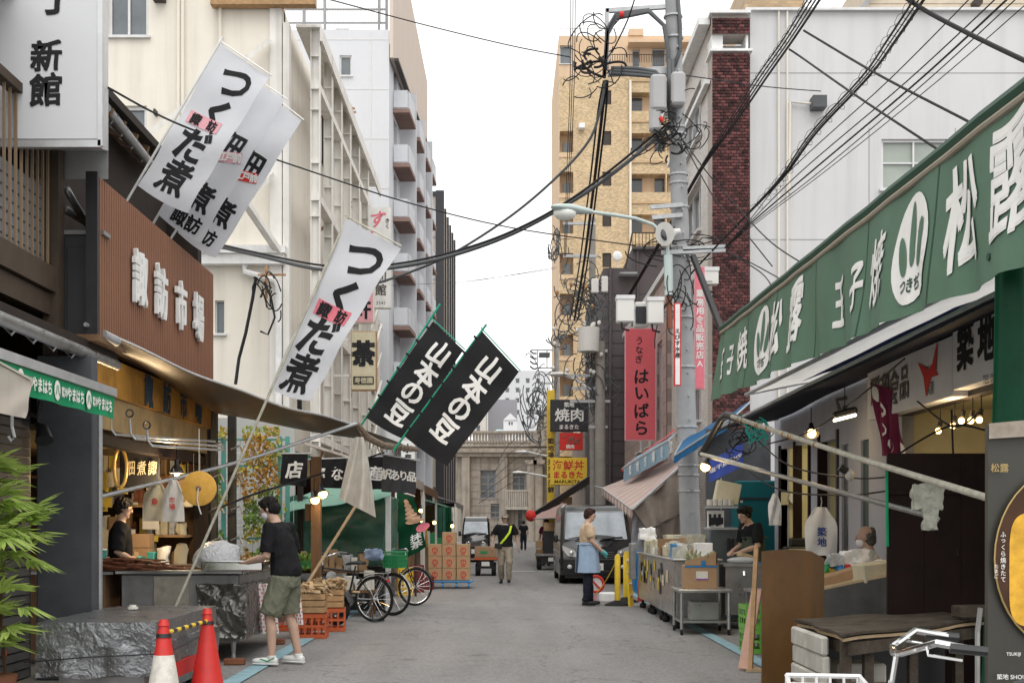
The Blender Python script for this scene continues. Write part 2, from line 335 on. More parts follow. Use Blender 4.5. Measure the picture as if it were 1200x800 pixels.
# ------------------------------------------------------------------ palette
M = {}
M.update(
 glass=mat('glass',(.12,.14,.155),.12,0,.3,1.2,spec=.8),glass_dark=mat('glass_dark',(.045,.05,.055),.12,0,.3,1,spec=.8),glass_green=mat('glass_frosted',(.34,.38,.34),.35,0,.12,1.5),
 win_frame=mat('window_frame_alu', (.62, .62, .62), .4, .2), frame_dark=mat('frame_dark', (.06, .05, .045), .5),
 white=mat('white_paint',(.78,.78,.77),.6,streak=.1),cream=mat('cream_render',(.77,.725,.64),.85,0,.04,1.5,.1,30,streak=.13),white_wall=mat('white_wall',(.60,.60,.605),.8,0,.04,.8,.06,30,streak=.11),
 cool_white=mat('cool_white_cladding',(.60,.615,.65),.75,0,.03,1,streak=.05),grey_wall=mat('grey_wall',(.33,.33,.34),.8,0,.1,1,.1,streak=.25),dark_wall=mat('dark_cladding',(.12,.11,.11),.7,0,.15,1.5,.1,streak=.2),
 pinkish=mat('pink_grey_wall',(.55,.42,.38),.8,0,.1,1,streak=.2),stone=mat('weathered_stone',(.38,.34,.29),.85,0,.25,1.2,.3,8,streak=.45),
 steel_white=mat('painted_steel',(.74,.72,.68),.55,0,.08,3,streak=.3),rust=mat('rusty_steel',(.40,.22,.11),.8,0,.5,9),tan_soffit=mat('tan_board',(.33,.23,.11),.7,0,.25,4,.1,streak=.3),
 conc=mat('concrete_pole',(.33,.335,.34),.8,0,.15,3,.12,50,streak=.15),conc2=mat('concrete_dark',(.30,.28,.26),.85,0,.2,4,.2),
 black=mat('black_cable',(.018,.018,.02),.5),blackp=mat('black_plastic',(.02,.02,.022),.4),grey_cable=mat('grey_cable',(.10,.105,.11),.5),
 steel=mat('stainless',(.48,.48,.47),.3,.85,.12,5,.03,12),steel_dull=mat('worn_steel',(.30,.30,.30),.42,.7,.25,6,.1,20,streak=.3),galv=mat('galvanised_pipe',(.42,.43,.44),.45,.5,.2,10),chrome=mat('chrome',(.7,.7,.7),.12,1,.05),alu=mat('aluminium',(.55,.56,.57),.35,.6),
 pipe=mat('pale_pipe',(.50,.48,.40),.5,.1,.3,12),dark_timber=mat('dark_timber',(.03,.022,.018),.7,0,.35,9,.2,60,vz=.2),timber=mat('brown_timber',(.17,.10,.055),.65,0,.35,8,.2,60,vz=.25),
 wood=mat('bare_wood',(.40,.25,.13),.65,0,.3,9,.15,60),ply=mat('plywood',(.45,.33,.20),.65,0,.2,5,.1),old_wood=mat('weathered_wood',(.075,.06,.045),.8,0,.5,7,.4,40,streak=.5),maroon_wood=mat('maroon_board',(.018,.008,.006),.6,0,.35,5,.15,30,streak=.2),
 slat=mat('reddish_slat',(.235,.112,.068),.5,0,.25,6,.1,60,vz=.15),slat_light=mat('tan_slat',(.25,.18,.12),.6,0,.2,6,vz=.2),rail_brown=mat('brown_rail',(.075,.055,.04),.6,0,.2,5),
 card=mat('cardboard',(.37,.245,.145),.85,0,.12,7,.05),card2=mat('cardboard_dark',(.26,.165,.09),.85,0,.15,7),paper=mat('paper',(.68,.66,.60),.8),paper_y=mat('yellow_paper',(.62,.46,.08),.7),cream_paper=mat('cream_paper',(.55,.50,.36),.8),
 tarp_black=mat('black_tarp',(.20,.205,.215),.30,.6,.3,5,spec=.8),tarp_brown=mat('brown_tarp',(.095,.052,.022),.36,.1,.35,3,.15,6,trans=.12),tarp_dkgreen=mat('dark_green_tarp',(.035,.115,.08),.4,0,.4,4,.35,6,trans=.1),tarp_mint=mat('mint_tarp',(.27,.47,.38),.5,0,.1,3,.1,6,trans=.4),tarp_grey=mat('grey_canvas',(.32,.27,.23),.7,0,.2,3,.2,7,trans=.35,streak=.3),
 tarp_navy=mat('navy_awning',(.022,.024,.040),.7,0,.25,3,.1,trans=.05,spec=.1),tarp_blue=mat('blue_awning',(.02,.13,.30),.6,0,.2,3,trans=.2),tarp_pink=mat('pink_awning',(.60,.40,.37),.7,0,.12,3,trans=.3),tarp_white=mat('white_awning',(.82,.81,.79),.7,0,.05,3,streak=.08,trans=.75),tarp_cream=mat('cream_awning',(.60,.54,.48),.7,0,.1,3,streak=.3,trans=.3),crate_red=mat('crate_red',(.15,.02,.02),.5),
 green=mat('green_canvas',(.135,.235,.165),.6,0,.10,3,.1,5,trans=.25),green_deep=mat('deep_green_curtain',(.007,.065,.03),.5,0,.3,3,.15,6,trans=.15),green_v=mat('bright_green_valance',(.02,.36,.16),.6,0,.08,3,trans=.2),green_trim=mat('dark_green_trim',(.03,.075,.05),.55),
 flagw=mat('white_flag_cloth',(.80,.81,.84),.8,0,.04,3,.05,20,trans=.42),flagb=mat('black_flag_cloth',(.018,.018,.02),.75,0,.25,3,.1,30,trans=.05),ink=mat('black_ink',(.022,.022,.024),.8),ink_g=mat('grey_ink',(.13,.12,.11),.7),printw=mat('white_print',(.80,.79,.76),.7,0,.06),pink=mat('pink_print',(.74,.20,.25),.7),pinkpale=mat('pale_pink_print',(.70,.36,.40),.7),red=mat('red_print',(.62,.045,.04),.6),blue_ink=mat('blue_ink',(.05,.09,.30),.7),blue_print=mat('faded_blue_print',(.035,.06,.09),.8),
 orange=mat('orange_plastic',(.50,.10,.03),.45),cone=mat('red_cone',(.60,.03,.025),.45,0,.15,6),cone_w=mat('cone_reflective',(.70,.66,.60),.45,0,.3,14),yellow=mat('yellow_paint',(.72,.50,.05),.5,0,.15,8),yellow_sign=mat('yellow_sign',(.85,.58,.07),.5),green_pl=mat('green_plastic',(.02,.26,.09),.4),green_lt=mat('light_green_plastic',(.16,.42,.06),.4),blue_pl=mat('blue_plastic',(.02,.18,.42),.4),teal_pl=mat('teal_plastic',(.07,.38,.38),.45),teal_panel=mat('teal_panel',(.008,.105,.12),.5,0,.15,2),blue_tarp=mat('blue_sheet',(.03,.25,.55),.45,0,.2,5,.3,8),
 brown_sign=mat('pink_sign',(.62,.12,.14),.6,0,.05),lightbox=mat('pale_signboard',(.62,.63,.65),.45,0,.03,1),sign_dark=mat('charcoal_sign',(.05,.05,.055),.5),sign_grey=mat('white_signboard',(.72,.71,.71),.5,0,.08,3),sign_gold=mat('old_orange_board',(.36,.17,.025),.5,0,.45,3,.1,streak=.5),  # sign_grey is the fascia signboards' own white
 pillar=mat('slate_grey_paint',(.085,.09,.10),.55,0,.2,3,.06,20,streak=.2),shutter=mat('grey_shutter',(.13,.125,.12),.6,.2,.2,4),tile=mat('pavement',(.27,.25,.22),.85,0,.2,4,.1),
 lamp_g=mat('pale_green_lampost',(.48,.56,.54),.45,.1,.08),box_w=mat('service_box',(.70,.69,.66),.5,0,.05,2,streak=.12),lens=mat('lamp_lens',(.75,.76,.72),.3),
 bulb=mat('lit_bulb',(1,.62,.22),.4,emit=9.),spot=mat('lit_spot_lens',(1,.85,.6),.4,emit=5.),neon=mat('neon_orange',(1,.32,.03),.4,emit=1.6),warm=mat('warm_interior_wall',(.62,.50,.26),.7,0,.15,3),tube=mat('lit_tube',(1,.93,.75),.4,emit=7.),
 skin=mat('skin',(.50,.33,.25),.55,0,.08,20),skin2=mat('tan_skin',(.40,.28,.22),.55,0,.08,20),hair=mat('black_hair',(.012,.010,.010),.5,0,.3,30,.6,120),hair_g=mat('grey_hair',(.09,.085,.085),.6,0,.3,40,.5,120),hair_r=mat('dark_red_hair',(.035,.014,.012),.5,0,.3,40,.5,120),eye=mat('eye',(.02,.015,.012),.3),lips=mat('lips',(.36,.13,.11),.5),
 tee=mat('black_tee',(.012,.012,.014),.85,0,.3,8,.25,16),shorts=mat('olive_shorts',(.16,.165,.12),.9,0,.2,6,.4,16),denim=mat('light_denim_apron',(.30,.40,.54),.85,0,.12,8,.2,18),beige=mat('beige_shirt',(.52,.38,.26),.85,0,.1,6,.2,16),navy_cl=mat('navy_trousers',(.015,.018,.028),.85,0,.2,6,.2,16),khaki=mat('khaki_trousers',(.30,.26,.20),.9,0,.15,6,.3,16),apron_g=mat('olive_apron',(.055,.07,.05),.8,0,.2,6),mask=mat('white_mask',(.72,.72,.74),.8),shoe_w=mat('white_leather',(.72,.72,.70),.5),shoe_b=mat('dark_shoe',(.03,.03,.032),.6),hivis=mat('hivis_strap',(.55,.75,.04),.6),gingham=mat('red_check_cloth',(.6,.12,.11),.8),
 leaf=mat('palm_leaf',(.46,.60,.16),.45,0,.25,12,trans=.45),leaf_g=mat('ivy_green',(.20,.32,.07),.6,0,.5,12,trans=.3),leaf_o=mat('ivy_autumn',(.55,.30,.06),.6,0,.5,12,trans=.3),leaf_y=mat('ivy_yellow',(.55,.50,.12),.6,0,.4,12,trans=.3),stem=mat('stem',(.10,.065,.04),.8),teal_post=mat('teal_post',(.12,.36,.31),.5),bamboo_g=mat('green_pole',(.01,.32,.19),.4),rope=mat('rope',(.28,.22,.15),.9,0,.3,30),rope_teal=mat('teal_twine',(.03,.36,.32),.7),
 car_black=mat('black_car_paint',(.012,.012,.014),.12,0,.1,3,spec=.9),tyre=mat('tyre',(.02,.02,.02),.8),rim=mat('rim',(.45,.45,.46),.3,.8),headl=mat('headlight',(.62,.63,.62),.15,.3),windscreen=mat('windscreen',(.13,.15,.17),.05,.3,.5,2,spec=.8),plate=mat('plate',(.72,.73,.70),.5),wick=mat('woven_disc',(.72,.40,.08),.6,0,.2,7,.2,30),dried=mat('dried_goods',(.12,.045,.025),.6,0,.6,14,.5,30),bag=mat('pale_plastic_bag',(.62,.64,.66),.35,0,.1,8,.4,14,trans=.3),clearp=mat('clear_film',(.5,.5,.42),.15,0,.3,20,.5,20,alpha=.55),bluewhite=mat('pale_blue_awning',(.32,.46,.56),.6,0,.1,3,trans=.3),purple=mat('plum_cloth',(.19,.025,.07),.7,0,.15,4,trans=.15),blue_sign=mat('blue_banner',(.06,.10,.42),.6,0,.1,3,trans=.2),stucco_y=mat('pale_yellow_room',(.62,.56,.34),.8,0,.08,2),egg=mat('egg_yellow',(.72,.40,.05),.5,0,.35,9,.3,20),dark_poster=mat('dark_poster',(.045,.042,.034),.4,0,.1,2),brick_r=mat('dark_red_brick',(.085,.030,.030),.55,0,.55,9,.15,40),mortar=mat('mortar',(.40,.35,.32),.9),interior=mat('shop_shade',(.07,.05,.035),.8,0,.3,2))

def crumple(m, sc, dist, strength=1.):
 t = m.node_tree; b = t.nodes['Principled BSDF']; tc = t.nodes['Texture Coordinate']
 nz=t.nodes.new('ShaderNodeTexNoise');nz.inputs['Scale'].default_value=sc*.5;nz.inputs['Detail'].default_value=3;t.links.new(tc.outputs['Object'],nz.inputs['Vector'])
 mx=t.nodes.new('ShaderNodeMix');mx.data_type='RGBA';mx.blend_type='LINEAR_LIGHT';mx.inputs[0].default_value=.25;t.links.new(tc.outputs['Object'],mx.inputs[6]);t.links.new(nz.outputs[1],mx.inputs[7])
 last = None
 for k in (1., 2.7):
  v=t.nodes.new('ShaderNodeTexVoronoi');v.inputs['Scale'].default_value=sc*k;t.links.new(mx.outputs[2],v.inputs['Vector'])
  bp=t.nodes.new('ShaderNodeBump');bp.inputs['Strength'].default_value=strength;bp.inputs['Distance'].default_value=dist/k;t.links.new(v.outputs['Distance'],bp.inputs['Height'])
  if last: t.links.new(last, bp.inputs['Normal'])
  last = bp.outputs[0]
 t.links.new(last, b.inputs['Normal'])
crumple(M['tarp_black'], 10, .011, .85); crumple(M['bag'], 14, .02, .6)

def island_vary(m, lo, hi):
 t = m.node_tree; b = t.nodes['Principled BSDF']; src = b.inputs['Base Color'].links[0].from_socket
 g=t.nodes.new('ShaderNodeNewGeometry');r=t.nodes.new('ShaderNodeMapRange');r.inputs[3].default_value=lo;r.inputs[4].default_value=hi;t.links.new(g.outputs['Random Per Island'],r.inputs[0])
 v=t.nodes.new('ShaderNodeVectorMath');v.operation='SCALE';t.links.new(src,v.inputs[0]);t.links.new(r.outputs[0],v.inputs['Scale']);t.links.new(v.outputs[0],b.inputs['Base Color'])
island_vary(M['brick_r'], .35, 1.9); island_vary(M['leaf'], .55, 1.25)
for k in ('leaf_g', 'leaf_o', 'leaf_y'): island_vary(M[k], .5, 1.4)
# ================================================================== GROUND
def road_mat():
 m = mat('asphalt', (.235, .229, .226), .86, 0, .10, .35, 0)
 t = m.node_tree; b = t.nodes['Principled BSDF']; tc = t.nodes['Texture Coordinate']
 base = b.inputs['Base Color'].links[0].from_socket
 vo=t.nodes.new('ShaderNodeTexVoronoi');vo.inputs['Scale'].default_value=55;t.links.new(tc.outputs['Object'],vo.inputs['Vector'])
 r=t.nodes.new('ShaderNodeMapRange');r.inputs[1].default_value=0;r.inputs[2].default_value=1;r.inputs[3].default_value=.80;r.inputs[4].default_value=1.2
 sp=t.nodes.new('ShaderNodeSeparateColor');t.links.new(vo.outputs['Color'],sp.inputs[0]);t.links.new(sp.outputs[0],r.inputs[0])
 s1=t.nodes.new('ShaderNodeVectorMath');s1.operation='SCALE';t.links.new(base,s1.inputs[0]);t.links.new(r.outputs[0],s1.inputs['Scale'])
 # long wear bands, patches and stains
 mp=t.nodes.new('ShaderNodeMapping');mp.inputs['Scale'].default_value=(1.3,.14,1);t.links.new(tc.outputs['Object'],mp.inputs['Vector'])
 n=t.nodes.new('ShaderNodeTexNoise');n.inputs['Scale'].default_value=1.2;n.inputs['Detail'].default_value=7;t.links.new(mp.outputs[0],n.inputs['Vector'])
 r2=t.nodes.new('ShaderNodeMapRange');r2.inputs[1].default_value=.3;r2.inputs[2].default_value=.7;r2.inputs[3].default_value=.84;r2.inputs[4].default_value=1.1
 t.links.new(n.outputs[0], r2.inputs[0])
 s2=t.nodes.new('ShaderNodeVectorMath');s2.operation='SCALE';t.links.new(s1.outputs[0],s2.inputs[0]);t.links.new(r2.outputs[0],s2.inputs['Scale'])
 n3=t.nodes.new('ShaderNodeTexNoise');n3.inputs['Scale'].default_value=2.3;n3.inputs['Detail'].default_value=3;t.links.new(tc.outputs['Object'],n3.inputs['Vector'])
 r3=t.nodes.new('ShaderNodeMapRange');r3.inputs[1].default_value=.62;r3.inputs[2].default_value=.75;r3.inputs[3].default_value=1;r3.inputs[4].default_value=.72
 t.links.new(n3.outputs[0], r3.inputs[0])
 s3=t.nodes.new('ShaderNodeVectorMath');s3.operation='SCALE';t.links.new(s2.outputs[0],s3.inputs[0]);t.links.new(r3.outputs[0],s3.inputs['Scale'])
 # hairline cracks
 vc = t.nodes.new('ShaderNodeTexVoronoi'); vc.feature = 'DISTANCE_TO_EDGE'; vc.inputs['Scale'].default_value = .45
 nz=t.nodes.new('ShaderNodeTexNoise');nz.inputs['Scale'].default_value=2;nz.inputs['Detail'].default_value=5;t.links.new(tc.outputs['Object'],nz.inputs['Vector'])
 mx = t.nodes.new('ShaderNodeMix'); mx.data_type = 'RGBA'; mx.blend_type = 'LINEAR_LIGHT'; mx.inputs[0].default_value = .35
 t.links.new(tc.outputs['Object'],mx.inputs[6]);t.links.new(nz.outputs[1],mx.inputs[7]);t.links.new(mx.outputs[2],vc.inputs['Vector'])
 r4=t.nodes.new('ShaderNodeMapRange');r4.inputs[1].default_value=.0;r4.inputs[2].default_value=.008;r4.inputs[3].default_value=.62;r4.inputs[4].default_value=1
 t.links.new(vc.outputs[0], r4.inputs[0])
 s4=t.nodes.new('ShaderNodeVectorMath');s4.operation='SCALE';t.links.new(s3.outputs[0],s4.inputs[0]);t.links.new(r4.outputs[0],s4.inputs['Scale'])
 t.links.new(s4.outputs[0], b.inputs['Base Color'])
 bp = t.nodes.new('ShaderNodeBump'); bp.inputs['Strength'].default_value = .5; bp.inputs['Distance'].default_value = .006
 t.links.new(sp.outputs[0], bp.inputs['Height']); t.links.new(bp.outputs[0], b.inputs['Normal'])
 return m
g=MB();g.poly([(-300,-30,-.008),(300,-30,-.008),(300,900,-.008),(-300,900,-.008)]);struct(g.build('ground',mat('ground_concrete',(.19,.18,.17),.9,0,.15,.8)))
g=MB();g.grid(lambda u,v:(-4.4+8.8*u,-10+130*v,.012*(1-(2*u-1)**2)),8,2);struct(g.build('road',road_mat()))
g=MB();g.poly([(-40,96,.016),(40,96,.016),(40,106,.016),(-40,106,.016)]);struct(g.build('cross_road',MC['asphalt']))
bl = mat('pale_blue_road_paint', (.24, .38, .43), .75, 0, .25, 9, streak=0)
for x0, x1, ya, yb in ((-2.50, -2.32, 5, 27), (2.50, 2.66, 5, 27)):
 g = MB(); g.poly([(x0, ya, .02), (x1, ya, .02), (x1 - .02, yb, .02), (x0, yb, .02)]); struct(g.build('painted_line', bl))
g=MB();g.poly([(.05,38.2,.022),(.9,38.0,.022),(.9,38.4,.022),(.05,38.6,.022)]);struct(g.build('painted_line',mat('worn_white_paint',(.5,.5,.5),.8,0,.3,6)))
pv = MB(); pv.bb((-7, 8, 0), (-3.05, 12.4, .03)); pvo = struct(pv.build('pavement', M['tile']))
for i in range(6):
 for j in range(7):
  q=MB();q.bb((-3.42-.3*i,9.0+.3*j,.031),(-3.13-.3*i,9.29+.3*j,.04+.003*random.random()),.004);q.build('tile',M['tile'],pvo)

# ================================================================== BUILDINGS, LEFT SIDE
def body(root, p0, p1, m, name='wall'): b = MB(); b.bb(p0, p1); return b.build(name, m, root)
# --- cream building with the white steel stair frame
r=thing('cream_building','cream rendered building with sliding windows and a tall white steel frame on its side','building',(-8,28,0))
X0, Y0, ZT = -4.7, 27.2, zat(8, 27.9)
def hole(px0,py0,px1,py1,d,O):return(xat(px0,d)-O[0],zat(py1,d)-O[2],xat(px1,d)-xat(px0,d),zat(py0,d)-zat(py1,d))
O = (-16, Y0, 0)
hl = [hole(126, -25, 174, 43, Y0, O), hole(126, 124, 172, 170, Y0, O), hole(252, 352, 263, 391, Y0, O)]
hl = [(h[0], h[1], h[2], h[3], 1 if i < 2 else 0) for i, h in enumerate(hl)]
facade(r, O, (1, 0, 0), X0 + 16, ZT + 6, hl, M['cream'], .16, th=.07)
for o in bpy.data.objects:
 pass
# street side wall, with two brown-framed windows
side = [(8.0, zat(230, 36) , 2.4, 1.9, 2), (1.9, 4.2, 1.3, 1.9, 1), (4.6, 4.2, 1.3, 1.9, 1)]
hs_ = [(5.6, zat(210, 34.5), 1.7, 1.6, 2), (1.7, 3.9, 1.2, 1.9, 1)]
facade(r,(X0,Y0+.006,0),(0,1,0),15.5,ZT-.4,hs_,M['cream'],.16,N=(1,0,0),fr=M['frame_dark'],gl=M['glass_dark'])
body(r, (-16, Y0 + .17, 0), (X0 - .17, Y0 + 15.5, ZT - .5), M['cream'], 'core')
m_ = MB()
for px in (209, 214, 258): m_.cyl(W(px, -60, Y0 - .08), W(px, 178 if px < 250 else 60, Y0 - .08), .035)
m_.build('drainpipe', M['cream'], r)
m_=MB();m_.bb((-9.5,Y0-.35,zat(300,Y0)),(-4.62,Y0+.1,zat(291,Y0)));m_.bb((-9.5,Y0-.28,zat(312,Y0)),(-4.66,Y0-.002,zat(300,Y0)-.002));m_.build('ledge',M['white'],r)
m_=MB();m_.tube([(-5.5,Y0-.15,6.9),(-5.5,Y0-.15,6.75),(-4.85,Y0-.2,6.55),(-4.78,Y0-.2,6.4),(-4.78,Y0-.2,3.0)],.07);m_.build('downpipe',M['white'],r)
m_=MB();m_.bb((xat(180,Y0-.1),Y0-.3,zat(-3,Y0)),(xat(195,Y0),Y0-.002,zat(4,Y0)));m_.build('vent_hood',M['frame_dark'],r)
m_=MB();m_.bb((xat(181,Y0-.1),Y0-.2,zat(137,Y0)),(xat(185,Y0),Y0-.002,zat(131,Y0)));m_.build('vent',M['frame_dark'],r)
# steel frame on the street side: columns, cross beams, raking top channel, braces
zt = ZT - .9
colsY = [27.7, 29.7, 31.4, 33.2, 35.2, 37.5]
for i, yy in enumerate(colsY):
 m_ = MB(); xx = -4.1
 for dx in (-.09, .09): m_.bb((xx + dx - .012, yy - .09, 0), (xx + dx + .012, yy + .09, zt + .3))
 m_.bb((xx - .079, yy - .012, 0), (xx + .079, yy + .012, zt + .3))
 for z in range(1, 11): m_.bb((xx - .1, yy - .1, z * 1.15), (xx + .1, yy - .013, z * 1.15 + .03))
 m_.build('steel_column', M['steel_white'], r)
m_ = MB()
for z in (3.2, 5.8, 8.4, 10.8): m_.bb((-4.2, 27.6, z), (-4.0, 38.2, z + .16))
m_.build('cross_beam', M['steel_white'], r)
m_=MB();m_.bb((-4.5,27.5,zt+.3),(-3.95,40.5,zt+.36));m_.bb((-3.98,27.5,zt+.0),(-3.93,40.5,zt+.3));m_.build('top_channel',M['steel_white'],r)
for (a, b) in (((315, 48), (155, 172)), ((322, 118), (165, 218)), ((318, 205), (250, 262)), ((330, 300), (262, 200))):
 m_ = MB(); m_.beam(W(*a, 27.0), W(*b, 25.4), .16, .10); m_.build('brace', M['steel_white'], r)
m_ = MB()
for px,w_ in((325,.26),(337,.14)):m_.bb((xat(px,27.3)-w_/2,27.1,3),(xat(px,27.3)+w_/2,27.35,zt+.55 if px<330 else zt+.25),.01)
m_.build('front_column', M['steel_white'], r)
m_ = MB()
for k, (a, b) in enumerate((((375, 300), (362, 262)), ((388, 292), (372, 268)))): pass
for i in range(4):
 z0 = 2.9 + i * 2.6
 for k in (0, 1): m_.beam((-4.25, 28 + k * 1.2 , z0), (-4.25, 36 + k * .3, z0 + 2.4), .05, .06)
m_.build('stair_string', M['rust'], r)
m_=MB();m_.bb((-6.2,26.9,ZT-.35),(-4.0,27.15,ZT-.1));m_.bb((-6.2,27.0,ZT-.05),(-5.0,28.5,ZT+.05));m_.build('roof_beam',M['wood'],r)
# --- tall cool white building with balconies
r=thing('white_apartment_block','tall cool-white apartment block with stacked balconies and a beige parapet on the left','building',(-5.6,45,0))
yF = 45; xA, xB = xat(330, yF), xat(456, yF); zF = zat(35, yF)
hl = [hole(px, py, px + 14, py + 24, yF, (xA, 0, 0)) + (0,) for px in (398,) for py in (65, 123, 181, 239)]
facade(r, (xA, yF, 0), (1, 0, 0), xB - xA, zF, hl, M['cool_white'], .15, gl=M['glass'], th=.06)
m_ = MB()
for py in (47, 105, 163, 221): m_.bb((xA, yF - .012, zat(py, yF)), (xB, yF - .002, zat(py, yF) + .03))
m_.bb((xat(434, yF), yF - .015, 2), (xat(434, yF) + .03, yF - .003, zF - .1)); m_.build('cladding_joint', M['win_frame'], r)
A=Vector((xB,yF,0));B=Vector((xat(497,56.5),56.5,0));U=(B-A).normalized();Nn=Vector((U.y,-U.x,0));L=(B-A).length
hol = []
zs = [zF - 2.3 - 1.95 * k for k in range(7)]
for z in zs:
 for u in (1.2, 3.8, 6.2, 8.4, 10.2): hol.append((u, z, .9, 1.5, 0))
facade(r, A, U, L, zF - .45, hol, M['cool_white'], .2, N=Nn, sill=False, gl=M['glass'])
body(r, (xA, yF + .25, 0), (xB - .25, yF + L, zF - .1), M['cool_white'], 'core')
P = lambda u, n, z: A + U * u + Nn * n + Vector((0, 0, z))
R = Matrix((U, Nn, Vector((0, 0, 1)))).transposed()
for z in zs:
 for u, wd in ((1.0, 2.0), (4.4, 1.7), (7.2, 1.6), (9.6, 1.4)):
  m_=MB();m_.box(P(u+wd/2,.30,z-.22),(wd,.60,.14),R);fo=m_.build('balcony',mat('terracotta_edge',(.27,.18,.155),.8,0,.15,4),r)
  m_=MB();m_.box(P(u+wd/2,.56,z+.2),(wd*.86,.04,.62),R);m_.box(P(u+.03,.28,z+.2),(.05,.50,.62),R);m_.build('balcony_panel',M['cool_white'],fo)
m_ = MB()
for u in (3.2, 6.4, 9.2): m_.box(P(u, .3, (zF - 1.5) / 2 + .3), (.16, .6, zF - 1.5), R)
m_.build('fin_wall', M['cool_white'], r)
m_=MB();m_.poly([P(-.05,.03,zF-1.0),P(L,.03,zF-.9),P(L,.03,zF+2.1),P(-.05,.03,zF+4.2)],Nn*.12);m_.build('parapet_screen',mat('beige_screen',(.58,.50,.44),.8,0,.04,1),r)
m_ = MB(); m_.box(P(L / 2, .25, zF - 1.05), (L, .16, .1), R); m_.build('eaves_line', M['frame_dark'], r)
# roof plant fence
m_ = MB(); y_ = yF + .5
for z in (zF + .42, zF + .9, zF + 1.3): m_.bb((xat(318, yF), y_, z), (xat(452, yF), y_ + .06, z + .05))
for px in (318, 352, 377, 441, 450): m_.bb((xat(px, yF), y_ - .05, zF - .1), (xat(px, yF) + .09, y_ + .05, zF + 2.4))
m_.build('roof_rail', mat('grey_steel', (.30, .30, .31), .5, .3), r)
m_ = MB(); n = 70
for i in range(n):
 x = xat(320, yF) + (xat(450, yF) - xat(320, yF)) * i / n; m_.bb((x, y_ + .02, zF + .45), (x + .02, y_ + .04, zF + 2.5))
stuffk(m_.build('roof_fence_bars', M['win_frame'], r))
m_ = MB(); m_.bb((xat(388, yF), yF + 1, zF - .05), (xat(405, yF), yF + 2, zF + .45), .03); m_.build('roof_unit', M['white'], r)
# --- slatted grey tower
r=thing('louvred_tower','grey and buff tower with vertical louvres standing beyond the white apartment block','building',(-4,70,0))
a, b, c = xat(497, 70), xat(516, 70), xat(533, 82); zt_ = zat(230, 70)
m_=MB();m_.poly([(a,70,0),(b,70,0),(c,82,0),(c-3,82,0),(a,80,0)],(0,0,zt_));m_.build('wall',mat('tower_buff',(.45,.41,.37),.8,0,.05,.4),r)
m_=MB();m_.bb((a-.1,69.9,0),(a+.12,70.1,zt_+.3));m_.bb((b-.25,69.9,0),(b+.2,70.3,zt_+.3));m_.bb((a,69.92,zt_),(b,70,zt_+.25))
for i in range(6):p=Vector((b,70,0)).lerp(Vector((c,82,0)),(i+.6)/6);m_.bb((p.x-.02,p.y-.05,0),(p.x+.1,p.y+.05,zt_+.1))
m_.build('louvre_fin', M['sign_dark'], r)
m_ = MB()
for k in range(8): m_.bb((a, 69.97, 2.3 * k + 1), (b, 69.99, 2.3 * k + 1.1))
m_.build('floor_line', M['grey_wall'], r)
# --- narrow shop-houses between the cream building and the white block
def simple_house(name, label, X, y0, y1, z, m, holes, xback, side=-1, hfront=(), fr=None, depth=.14):
 r = thing(name, label, 'building', (X, y0, 0))
 facade(r, (X, y0 + .006, 0), (0, 1, 0), y1 - y0, z, holes, m, depth, N=(-side, 0, 0), fr=fr)
 w_ = abs(xback - X); x0 = min(X, xback)
 facade(r, (x0, y0, 0), (1, 0, 0), w_, z, hfront, m, depth, fr=fr)
 body(r,(min(X+side*depth*1.05,xback),y0+depth*1.05,0),(max(X+side*depth*1.05,xback),y1,z-.02),m,'core')
 c = MB(); c.bb((x0 - .08, y0 - .08, z), (x0 + w_ + .08, y1, z + .16)); c.build('coping', M['win_frame'], r); return r
simple_house('narrow_shop_house','narrow cream shop house with small windows behind the tea sign',-4.35,41.2,44.6,8.2,M['cream'],[(.4,3.4,1.0,1.3,1),(1.9,3.4,1.0,1.3,1),(.4,5.8,1.0,1.3,1),(1.9,5.8,1.0,1.3,1)],-9)
simple_house('grey_shop_house','grey two storey shop house below the balconied block',-3.9,58,66,7.4,M['grey_wall'],[(.6,4,1.6,1.5,1),(3.4,4,1.6,1.5,1),(6,4,1.2,1.5,1)],-9)
simple_house('buff_shop_house','buff building with dark mullions between the louvred tower and the street end',-3.8,66.5,79,8.8,mat('buff',(.46,.41,.34),.8,0,.06,1,streak=.2),[(1,3.4,.5,4.5,0),(2.2,3.4,.5,4.5,0),(3.4,3.4,.5,4.5,0),(6,3.6,1.5,1.6),(8.5,3.6,1.5,1.6),(6,6,1.5,1.6),(8.5,6,1.5,1.6)],-9,fr=M['frame_dark'])
simple_house('low_white_shop','low white building showing beneath the black banners',-4.2,46,57,5.6,M['white'],[(1,3,1.5,1.5),(4,3,1.5,1.5),(7,3,1.5,1.5)],-8)
# steel trellis stair seen behind the tea sign
r = thing('fire_stair', 'thin white steel fire stair zigzagging up beside the tea sign', 'stair', (-4, 40, 0));
m_ = MB()
for z in(2.6,4.4,6.2):m_.beam((-4.1,38.6,z),(-3.95,40.9,z+1.6),.07,.05);m_.beam((-4.1,38.6,z+.9),(-3.95,40.9,z+2.5),.04,.04)
m_.build('stringer', M['steel_white'], r)
m_ = MB()
for y in (38.6, 40.9): m_.bb((-4.15, y - .05, 0), (-4.05, y + .05, 8.6))
m_.build('post', M['steel_white'], r)

